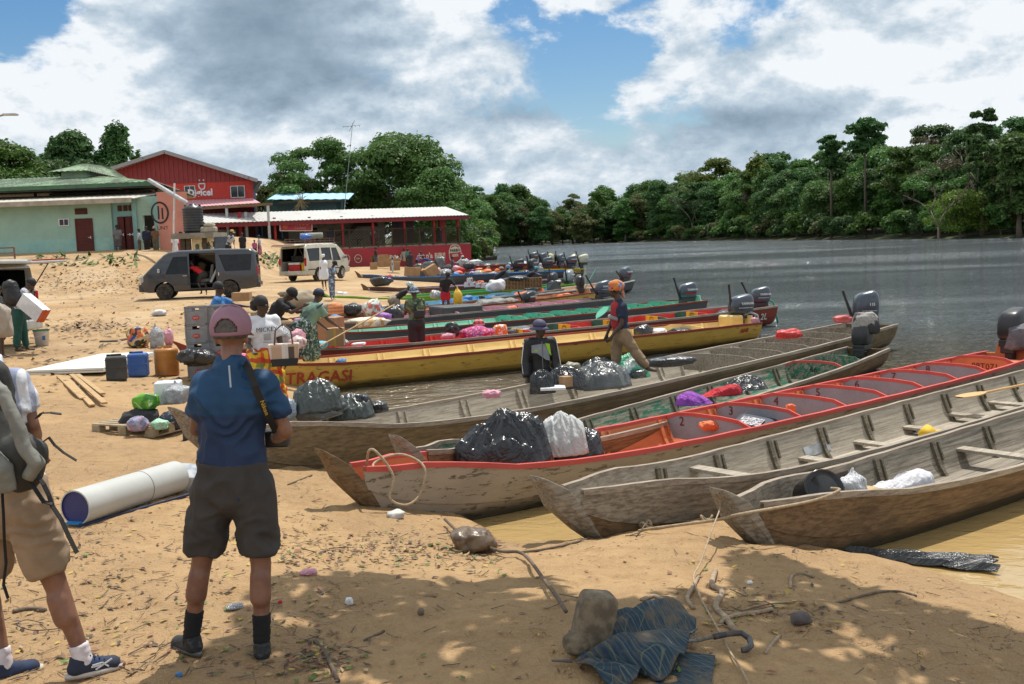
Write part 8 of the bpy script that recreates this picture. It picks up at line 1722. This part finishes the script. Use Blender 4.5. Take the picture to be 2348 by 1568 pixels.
for i,(u,v,d,lb,m__,rd_)in enumerate([(1182,622,72,'red striped motor above the blue canoe side',blk,True),(1249,615,77,'dark motor with upright arm in the middle of the far group',nav,True),(1304,612,76,'red striped motor beside the yellow lettered stern',nav,True),(1331,609,77,'pale cream hooded motor at the yellow lettered stern',pm('cream cowl',(.55,.55,.42)),False),(1219,600,92,'leftmost motor of the farthest pair',nav,True),(1240,602,90,'dark motor just right of the leftmost of the farthest pair',nav,False),(1281,606,84,'dark blue hooded motor right of the yellow wrapped one',nav,False),(1262,607,84,'black motor with raised parts below the yellow wrapped one',blk,True),(1215,622,70,'black motor cluster on the deep blue canoe',blk,False)]):
 p=at(u,v,d);mo=motor(lb,BT[14],cm=m__,red=rd_,handle=(75,.7),turn=-.2+.1*i,sc=1.35,cover=(i in(5,7)));mo.location=p
for i,(u,v,d)in enumerate(((1262,596,84),(1316,599,77))):cloth_cover(('yellow cloth over a motor handle in the farthest group','yellow cloth tied over the handle beside the cream motor')[i],at(u,v+6,d),(.6,.5,.75),bagmat('yellow cover',(.62,.58,.28),(.5,.5,.3),.7),7+i)
ep=at(1134,585.5,151);eg=empty('white_egret',ep+V((0,0,.1)),0,'small white and black water bird standing on the dark canoe beyond the wall','bird')
bm2=MB();bm2.ell((0,0,.55),(.16,.12,.22)).tube([(0,0,.7),(.06,0,.95),(.02,0,1.05)],[.06,.035,.04],8).ell((.05,0,1.07),(.07,.04,.04)).tube([(.1,0,1.07),(.2,0,1.05)],[.015,.004],5);bm2.obj('body',whitep,eg,True);MB().tube([(-.04,0,0),(-.04,0,.4)],.015,5).tube([(.05,0,0),(.05,0,.4)],.015,5).obj('legs',blk,eg)
for lb,pts,m__ in(('green water hose looping from the green stern into the river',[(1734,712,31.6),(1745,690,31.5),(1757,684,31.5),(1772,692,31.5),(1778,715,31.5),(1783,740,31.5)],pm('green hose',(.05,.35,.2))),('grey hose arching from the yellow stern into the river',[(1700,738,26.4),(1705,722,26.4),(1720,716,26.4),(1735,722,26.4),(1741,745,26.4),(1742,775,26.4)],pm('grey hose',(.32,.34,.40))),('tan hose hanging from the mint canoe stern',[(1588,682,35),(1598,688,35.2),(1604,700,35.2),(1608,720,35.2)],pm('tan hose',(.35,.25,.12)))):
 P5=[at(*q_)for q_ in pts];h_=empty('hose',P5[0],0,lb,'hose');MB().tube([p-P5[0]for p in P5],.028,8).obj('hose_tube',m__,h_,True)
poly=[(540,1420),(646,1300),(700,1312),(821,1290),(997,1306),(1085,1283),(1235,1272),(1270,1300),(1330,1345),(1400,1347),(1520,1342),(1600,1355),(1650,1330),(1690,1290),(1683,1222),(1800,1228),(1900,1268),(2000,1296),(2160,1345),(2347,1395),(2600,1480),(2600,1700),(240,1700),(330,1600),(420,1560),(480,1470)]
flk=[(1200,1330,60,22),(905,1385,40,10),(1040,1455,60,16),(1090,1500,60,14),(860,1525,70,16),(700,1345,50,12),(1700,1365,110,20),(1960,1430,120,14),(1840,1490,50,12),(2050,1470,60,16),(1850,1300,45,10),(1700,1550,60,22),(2100,1545,60,14),(760,1500,40,12),(620,1480,40,14),(660,1400,60,16),(1290,1550,40,10),(2290,1460,40,20),(560,1545,60,14)]
pu,pv_=np.array([p[0]for p in poly]),None
def inp(u,v):return bool(_inside(np.array([float(u)]),np.array([float(v)]),poly)[0])
lv,lf=[],[];rg=random.Random(11);hubs=[]
gx0=-3.6
for iy in range(64):
 for ix in range(118):
  x=-3.2+ix*.085+rg.uniform(-.05,.05);y=3.9+iy*.085+rg.uniform(-.05,.05)
  zg=float(np.interp(y,[3,9],[.78,.45]))if x<1 else .5
  u,v=proj((x,y,zg));u+=rg.uniform(-14,14);v+=rg.uniform(-9,9)
  if not inp(u,v):continue
  if any(((u-a)/c_)**2+((v-b)/d)**2<1 for a,b,c_,d in flk)and rg.random()<.85:continue
  if noise.noise(V((x*1.9,y*1.9,4)))>.55:continue
  s=5.5
  while proj(V((x,y,zg))+sd*s)[1]>-70:s+=.15
  s+=rg.uniform(0,.7);c=V((x,y,zg))+sd*s;n=V((rg.gauss(0,.45),rg.gauss(0,.45),1)).normalized();a=n.cross(V((rg.gauss(0,1),rg.gauss(0,1),.2))).normalized();b=n.cross(a);r=rg.uniform(.09,.16)
  k=len(lv);lv+=[c-a*r*1.3,c-b*r*.6+a*r*.2,c+a*r*1.3,c+b*r*.6+a*r*.2];lf.append((k,k+1,k+2,k+3))
  if rg.random()<.006:hubs.append(c)
st=empty('shade_tree',(5.0,1.6,gz(5.0,1.6)),0,'leafy tree overhanging the bank from the right whose crown shades the sand','tree')
o=st.location.copy();mb=MB();f0=V((0,0,-.3));top=V((4.6,3.4,7.6))-o;mb.tube([f0,V((.05,.3,1.8)),V((-.1,.9,4.5)),top],[.26,.22,.17,.12],12)
for h_ in hubs:p=h_-o;mid_=top.lerp(p,.5)+V((0,0,.35));mb.tube([top.lerp(V((0,0,4.5)),.2),top,mid_,p+V((0,0,.1))],[.06,.05,.03,.012],6)
mb.obj('trunk',bark,st,True)
cr_o=bpy.data.objects.new('crown',npmesh('crown',np.array([tuple(p-o)for p in lv]),np.array(lf),LF['g'],False));link(cr_o,st)
ropem=pm('rope fibre',(.46,.36,.24),(.36,.27,.17),sc=30,rough=.95,bump=.8,bsc=120)
def rope(label,pts,r,cat='rope',mat=ropem,name='rope',twist=True):
 pts=[V(p)for p in pts];q=[]
 for i in range(len(pts)-1):
  p0,p1,p2,p3=pts[max(i-1,0)],pts[i],pts[i+1],pts[min(i+2,len(pts)-1)]
  for k in range(6):t_=k/6;q.append(.5*((2*p1)+(p2-p0)*t_+(2*p0-5*p1+4*p2-p3)*t_*t_+(3*p1-p0-3*p2+p3)*t_**3))
 q.append(pts[-1]);rt=empty(name,pts[0],0,label,cat);MB().tube([p-pts[0]for p in q],r,7).obj(name+'_strand',mat,rt,True);return rt
g=lambda u,v,h=0:G(u,v)+V((0,0,h))
b3w=lambda u,v,y:at(u,v,y)
dB1=b1.P
def b1g(t):p=b1.w(t,-b1.b(t)-.01,b1.g(t)+.03);return p
rope('thick mooring rope running from the rim of the nearest canoe to the sand lip',[b1g(.085)+b1.nf*.1,b1g(.083),b1g(.07)-V((.12,.08,.05)),at(1700,1178,8.0),at(1640,1192,8.2),at(1560,1203,8.45),at(1490,1212,8.6),g(1465,1222,.02)],.013)
for i,(u,v)in enumerate(((1480,1212),(1500,1208),(1620,1198))):p=g(u,v,.04);MB_=[p+V((.05*cos(a),.03*sin(a),.025*sin(2*a+i)))for a in np.linspace(0,6.6,9)];rope(('knotted rope end lying on the sand lip','rope loop tied beside the knotted end','frayed rope bundle under the bow of the nearest canoe')[i],MB_,.012)
rope('thin pale cord stretched from the grey canoe down over the sand',[at(1655,1150,8.35),at(1648,1172,8.0),at(1630,1220,7.6),at(1605,1290,7.2),g(1590,1340,.05),g(1606,1380,.03),g(1640,1440,.02),g(1672,1500,.02),g(1700,1545,.02),g(1722,1590,.02)],.006)
B3=BT[3]
def w3(t,y,z):return B3.w(t,y,z)
rope('loops of tan rope hanging over the bow rim of the orange canoe',[w3(.04,.05,.60),w3(.034,-.12,.84),w3(.036,-.22,.86),w3(.045,-.30,.62),w3(.040,-.34,.42),w3(.050,-.40,.34),w3(.062,-.40,.42),w3(.068,-.36,.66),w3(.062,-.10,.76),w3(.048,.05,.70),w3(.042,-.05,.66),w3(.060,.0,.60),w3(.078,-.08,.62),w3(.085,-.1,.56)],.013)
rope('dark twig leaning from the sand to the knotted rope',[g(1458,1234,.01),at(1470,1215,8.4),at(1482,1200,8.5),at(1494,1205,8.5)],.006,'twig',bark,'twig')
stickm=wood('dead stick',(.20,.15,.11),(.10,.075,.055));rootm=wood('pale root',(.42,.32,.22),(.26,.19,.13))
rope('long bent black stick reaching from the water edge towards the stone',[g(1020,1205,.06),g(1060,1240,.05),g(1105,1262,.05),g(1150,1275,.04),g(1190,1280,.05),g(1215,1300,.05),g(1245,1345,.06),g(1275,1390,.07),g(1298,1432,.08)],.013,'stick',stickm,'stick')
for lb,pts,r in(('thick twisting pale root in the middle of the sand',[(1640,1312),(1632,1345),(1655,1362),(1640,1395),(1662,1420),(1682,1448)],.020),('short forked root left of the twisting one',[(1600,1325),(1588,1350),(1575,1375),(1590,1398)],.014),('root arching out of the sand near the can',[(1470,1378),(1500,1370),(1530,1385),(1545,1402)],.014),('gnarled root running right from the twisting one',[(1650,1432),(1680,1415),(1730,1408),(1770,1400)],.014),('curled root near the dark leaf patch',[(1812,1350),(1815,1322),(1840,1316),(1866,1325)],.010),('long thin fallen branch at the right',[(1880,1395),(1950,1375),(2010,1360),(2060,1358),(2100,1368)],.009),('thin root crossing the gnarled one',[(1700,1400),(1760,1385),(1820,1382)],.006),('thick stick on the leaf heap at the bottom',[(722,1472),(745,1500),(760,1530),(775,1565)],.013),('broken stick lying left of the sun fleck',[(835,1470),(860,1458),(880,1448)],.008),('short bleached stick right of the umbrella handle',[(1755,1500),(1770,1478),(1788,1458)],.010),('dead branch behind the walker',[(30,1405),(70,1398),(105,1402)],.014),('stick on the sand lip by the pool',[(1190,1268),(1240,1262),(1300,1250),(1350,1236)],.010),('dead twig before the sunken canoe bow',[(660,1112),(690,1100),(715,1090)],.008),('forked driftwood at the far sand by the drums',[(325,812),(360,806),(385,800)],.02),('plank scrap on the sand in front of the bucket',[(230,785),(262,784),(295,778)],.03)):
 rope(lb,[g(u,v,r*.7)for u,v in pts],r,'root' if 'root' in lb else 'stick',rootm if 'root' in lb or 'bleached' in lb else stickm,'root' if 'root' in lb else 'stick')
wl_=rope('thin wire loop on the sand behind the walker',[g(100,1432,.01),g(60,1428,.02),g(40,1440,.02),g(75,1452,.02),g(120,1446,.01),g(160,1440,.01)],.003,'wire',blk,'wire')
stm=pm('buff stone',(.21,.165,.11),(.12,.095,.065),sc=14,rough=.95,bump=.6,bsc=12,grime=.5)
dS=G(1345,1490).y;s1=lump('stone','angular buff stone block in front of the tattered umbrella','stone',1300,1350,1392,1490,dS,stm,401,spike=.1,depth=.9,wrinkle=.35,shear=.25,flat=.05,sq=.3);s1.rotation_euler=(.0,.18,.2);lump('stone','lower rounded stone leaning right of the angular block','stone',1340,1385,1418,1478,dS+.12,stm,402,sq=.4,spike=.15,depth=.9,wrinkle=.3,flat=.05);lump('stone','small stone at the foot of the angular block','stone',1290,1440,1365,1500,dS-.04,stm,403,spike=.2,depth=.8,wrinkle=.3,flat=.05)
pc_=G(1460,1425);kc=pc_.y/2400;cn=empty('red_can',pc_+V((0,.02,.035)),.12,'crushed red drink can lying between the stone and the umbrella','can');Mx=Matrix.Rotation(pi/2,4,'Y')
MB().lathe([(.026,-37*kc),(.032,-32*kc),(.033,0),(.030,14*kc),(.033,30*kc)],18,M=Mx).obj('can_body',pm('red can paint',(.42,.01,.05),rough=.25,metal=.5),cn,True);MB().lathe([(.033,30*kc),(.027,36*kc),(.026,37*kc),(.020,34*kc)],18,M=Mx).obj('can_rim',pm('aluminium',(.6,.6,.62),rough=.3,metal=1),cn,True);MB().lathe([(.027,-38*kc),(.033,-33*kc)],18,M=Mx).obj('can_rim',pm('aluminium',(.6,.6,.62),rough=.3,metal=1),cn,True)
pU=G(1450,1560);ub=empty('tattered_umbrella',pU,0,'muddy blue checked umbrella half folded on the sand with curved handle','umbrella');m_,t=mk('muddy check');co=t.n('TexCoord').outputs['Object'];s_=t.n('SeparateXYZ',i={0:t.vm('ADD',co,t.vm('SCALE',t.n('TexNoise',i={'Scale':7,'Vector':co}).outputs[1],.016).outputs[0]).outputs[0]})
c=(.010,.026,.062,1)
for ax,f_,w_,cc in(('x',26,.2,(.035,.09,.075)),('y',26,.2,(.012,.03,.05)),('x',13,.94,(.17,.19,.11)),('y',13,.95,(.15,.17,.10))):
 a_x=t.math('ADD',s_.outputs[0 if ax=='x' else 2],t.math('MULTIPLY',s_.outputs[1],.8 if ax=='x' else-.9));c=t.mix(t.mr(t.math('SINE',t.math('MULTIPLY',a_x,f_*9)),w_,w_+.05,0,.5),c,(*cc,1))
c=t.mix(t.mr(t.noise(co,4,8,.7),.46,.66,0,.85),c,(.13,.10,.065,1));b=t.n('BsdfPrincipled',i={'Base Color':c,'Roughness':.8});t.put(b.inputs['Normal'],t.n('Bump',i={'Strength':.5,'Distance':.01,'Height':t.noise(co,14,5)}));UM=fin(m_,t,b.outputs[0])
k=pU.y/2400;z0_=pU.z
def ug(u,v,h):p=G(u,v);return p+V((0,0,h))-pU
apex=ug(1318,1532,.035);edge=[ug(1400,1600,.0),ug(1452,1590,.03),ug(1470,1560,.06),ug(1520,1570,.02),ug(1560,1545,.03),ug(1585,1490,.06),ug(1600,1455,.05),ug(1570,1430,.08),ug(1530,1425,.05),ug(1470,1420,.03),ug(1440,1440,.01),ug(1400,1480,.0)]
rows=9;vs=[];n=len(edge)*3
for r_i in range(rows+1):
 f=r_i/rows
 for j in range(n):
  a=j/3;e0=edge[int(a)%len(edge)];e1_=edge[(int(a)+1)%len(edge)];e=e0.lerp(e1_,a-int(a));p=apex.lerp(e,f)
  bulge=sin(pi*min(1,f*.95))*(.115 if 9<j<30 else .05)*(1+.3*sin(a*2.1));fold=.034*sin(j*2.09+f*1.5)*f+.07*noise.noise(V((p.x*8,p.y*8,2)))*min(1,f*1.6)+.025*noise.noise(V((p.x*22,p.y*22,5)))
  vs.append(p+V((0,0,bulge+fold)))
um=MB().add(vs,[(r_i*n+j,r_i*n+(j+1)%n,(r_i+1)*n+(j+1)%n,(r_i+1)*n+j)for r_i in range(rows)for j in range(n)]).obj('canopy',UM,ub,True);q=um.modifiers.new('s','SOLIDIFY');q.thickness=.004;q=um.modifiers.new('u','SUBSURF');q.levels=q.render_levels=1
fl=[ug(1560,1500,.02),ug(1640,1508,.015),ug(1632,1568,.01),ug(1640,1640,.02),ug(1560,1620,.02),ug(1480,1600,.01)];MB().add(fl+[p-V((0,0,.004))for p in fl],[(0,1,2,3,4,5),(11,10,9,8,7,6)]).obj('loose_flap',UM,ub)
hm=pm('dusty black plastic',(.04,.04,.045),(.1,.09,.08),sc=12,rough=.5);MB().tube([ug(1265,1527,.03),ug(1312,1530,.035)],[.006,.010],8).obj('ferrule',hm,ub)
MB().tube([ug(1540,1500,.07),ug(1600,1497,.07),ug(1640,1487,.07)],.010,8).obj('shaft',pm('dusty steel',(.2,.2,.2),(.12,.1,.08),sc=20,metal=.6,rough=.5),ub);MB().tube([ug(1638,1488,.07),ug(1670,1481,.07),ug(1700,1479,.07),ug(1718,1488,.06),ug(1722,1500,.05),ug(1712,1508,.045),ug(1700,1509,.045)],.0165,10).obj('hook_handle',hm,ub,True)
for i in range(6):p=ug(1545+8*i,1488+7*(i%3),.06);MB().tube([p,ug(1600,1480+12*(i%3)-10,.07+.01*(i%2))],.003,5).obj('rib',pm('dusty steel',(.2,.2,.2)),ub)
m4=pm('wet black plastic',(.012,.012,.014),(.05,.055,.06),sc=9,rough=.18,stretch=(1,8,1),bump=.8,bsc=14);A,B_=onz(1918,1264,.03),onz(2285,1290,.05);fw=empty('floating_black_sheet',A,0,'wet black corrugated plastic sheet floating beside the bank at the right','plastic sheet');dv=B_-A;sv2=V((-dv.y,dv.x,0)).normalized();vs=[]
for i in range(13):
 f=i/12;p=dv*f;w_=.035+.13*min(1,f*1.25)+.012*sin(i*2.2)
 for j in range(9):y=(j/8-.5)*2*w_;vs.append(p+sv2*y+dv*((.035*sin(j*2.3)-.03*j/8)if i==12 else 0)+V((0,0,.03+(.022 if j%2 else .0)-.05*(abs(j/8-.5)*2)**2+.008*sin(i*1.7+j))))
o5=MB().add(vs,[(i*9+j,(i+1)*9+j,(i+1)*9+j+1,i*9+j+1)for i in range(12)for j in range(8)]).obj('sheet',m4,fw,False);q=o5.modifiers.new('s','SOLIDIFY');q.thickness=.012
lump('wet_clod','wet brown clod draped with net at the edge of the pool','clod',1030,1205,1142,1262,G(1090,1262).y,pm('wet brown mud',(.10,.065,.04),(.18,.13,.08),sc=9,rough=.3,bump=.8,bsc=20),410,spike=.3,wrinkle=1.2);lump('foam_scrap','broken white foam piece under the orange canoe bow','scrap',885,1168,930,1187,G(905,1190).y+.1,pm('dirty foam',(.55,.54,.50),sc=20),411,sub=3)
for i,(nm,lb,a,m__)in enumerate([('shell','white crumpled paper ball on the shaded sand',(790,1368,811,1386),whitep),('seed_pod','dark round seed pod on the shaded sand',(957,1392,973,1409),bark),('litter','small blue bottle cap on the sand by the tube',(402,1541-2,420,1551),blub),('wrapper','pink and white food wrapper at the shade edge',(686,1304,728,1318),pnk),('litter','tiny red scrap by the feet of the man in blue',(637,1375,648,1383),rdc),('flat_stone','flat purple grey stone lying alone on the sand at the right',(1810,1400,1860,1428),pm('purple grey stone',(.12,.10,.10),rough=.8)),('pebble','pale pebble in the sunlit sand',(1712,1330,1726,1340),whitep),('plastic_scrap','grey plastic scrap on the sand behind the two men',(520,1382,560,1396),clr),('paper_scrap','white torn bag on the far sand behind the printed bags',(348,709,385,724),wbg)]):
 u0,v0,u1,v1=a;p=G((u0+u1)/2,v1);lump(nm,lb,nm.replace('_',' '),u0,v0,u1,v1,p.y,m__,420+i,sub=3,spike=.3)
rg2=np.random.RandomState(3)
def scatter(nm,n,fn,mats,size,lift=.006,elong=2.2,curl=.5,samp=None):
 vs,fs,mi=[],[],[]
 for i in range(n):
  u,v=samp();p=G(u,v)
  if gz(p.x,p.y)<.03:continue
  a=rg2.uniform(0,6.28);s=size*rg2.uniform(.45,1.4);dx=V((cos(a),sin(a),rg2.uniform(-.15,.15)));dy=V((-sin(a),cos(a),rg2.uniform(-.2,.2)));c_=p+V((0,0,lift+rg2.uniform(0,.008)));k=len(vs)
  if fn=='leaf':vs+=[c_-dx*s,c_-dy*s/elong+V((0,0,s*.15*rg2.rand())),c_+dx*s+V((0,0,s*curl*rg2.rand())),c_+dy*s/elong+V((0,0,s*.3*rg2.rand()))];fs.append((k,k+1,k+2,k+3));mi.append(rg2.randint(len(mats)))
  elif fn=='twig':
   r=s*.05;vs+=[c_-dx*s-dy*r,c_-dx*s+dy*r,c_-dx*s+V((0,0,r*2)),c_+dx*s-dy*r*.5,c_+dx*s+dy*r*.5,c_+dx*s+V((0,0,r+s*.06*rg2.rand()))];fs+=[(k,k+3,k+4,k+1),(k+1,k+4,k+5,k+2),(k+2,k+5,k+3,k)];mi+=[rg2.randint(len(mats))]*3
  else:
   r=s;q=[V((rg2.uniform(.6,1.2)*r*x_,rg2.uniform(.6,1.2)*r*y_,r*.5*z_))for x_,y_,z_ in((1,0,0),(0,1,0),(-1,0,0),(0,-1,0),(0,0,1))];vs+=[p+q_ for q_ in q];fs+=[(k,k+1,k+4),(k+1,k+2,k+4),(k+2,k+3,k+4),(k+3,k,k+4)];mi+=[rg2.randint(len(mats))]*4
 o=MB();o.v=[tuple(p)for p in vs];o.f=fs;o.m=mi;ob=o.obj(nm,mats,None);tag(ob,kind='stuff');return ob
LM=[pm('dry brown leaf',(.20,.11,.05),(.13,.07,.035),sc=9),pm('dark leaf',(.07,.045,.03)),pm('tan leaf',(.36,.24,.12)),pm('reddish leaf',(.28,.11,.06)),pm('dry brown leaf',(.2,.1,.05)),pm('dark leaf',(.07,.045,.03)),pm('tan leaf',(.36,.24,.12)),pm('yellow leaf',(.45,.33,.05)),pm('green fallen leaf',(.10,.18,.03))]
def sA():
 r=rg2.rand()
 if r<.30:return rg2.uniform(640,1150),rg2.normal(1262,26)
 if r<.36:return rg2.normal(745,50),rg2.normal(1515,28)
 if r<.75:return rg2.uniform(0,760),rg2.uniform(1120,1560)
 if r<.82:return rg2.normal(1720,120),rg2.normal(1395,28)
 return rg2.uniform(0,2347),rg2.uniform(1150,1566)
scatter('leaf_litter',1700,'leaf',LM,.026,samp=sA);scatter('twig_litter',600,'twig',[stickm,rootm,bark],.05,samp=sA)
scatter('clods',1500,'clod',[pm('sand clod',(.40,.25,.12),(.3,.18,.08),sc=9),pm('dark clod',(.18,.11,.06))],.012,samp=lambda:(rg2.uniform(0,2300),rg2.choice([rg2.uniform(1200,1566),rg2.normal(1260,15),rg2.uniform(900,1200)])))
def sB():
 r=rg2.rand()
 if r<.25:return rg2.normal(190,70),rg2.normal(752,12)
 if r<.5:return rg2.uniform(90,330),rg2.normal(650,18)
 if r<.7:return rg2.uniform(80,500),rg2.uniform(690,900)
 return rg2.uniform(20,700),rg2.uniform(620,860)
scatter('far_litter',1000,'leaf',[LM[0],LM[1],LM[2],LM[2],LM[1]],.09,samp=sB,curl=.8);scatter('far_clods',700,'clod',[pm('dark clod',(.18,.11,.06)),pm('sand clod',(.4,.25,.12))],.05,samp=sB)
scatter('weeds',260,'leaf',[LM[-1],pm('weed green',(.08,.12,.03))],.16,samp=lambda:(rg2.choice([rg2.uniform(80,320),rg2.normal(625,14)]),rg2.choice([rg2.normal(606,5),rg2.normal(592,6)])),curl=1.5)
dup={}
for o in S.objects:
 if o.get('label')and not o.parent and any(k in o.get('group','')for k in('far bank','river bend','far canoes')):dup.setdefault(o['label'],[]).append(o)
for lb,os_ in dup.items():
 if len(os_)>1:
  os_.sort(key=lambda o:proj(o.location)[0])
  for q_,o in enumerate(os_):o['label']=lb.replace(' crowned','').replace('near the yellow green one','by the yellow one').replace('in the yellow striped','in the striped')+((', left of two',', right of two')if len(os_)==2 else[', %s from left'%w_ for w_ in('first','second','third','fourth','fifth','sixth','seventh','eighth','ninth')])[min(q_,8)]
for o in S.objects:
 for a in(' crowned','tall ',' distant',' from left',' of two'):
  if o.get('label')and len(o['label'].split())>15:o['label']=o['label'].replace(a,'')
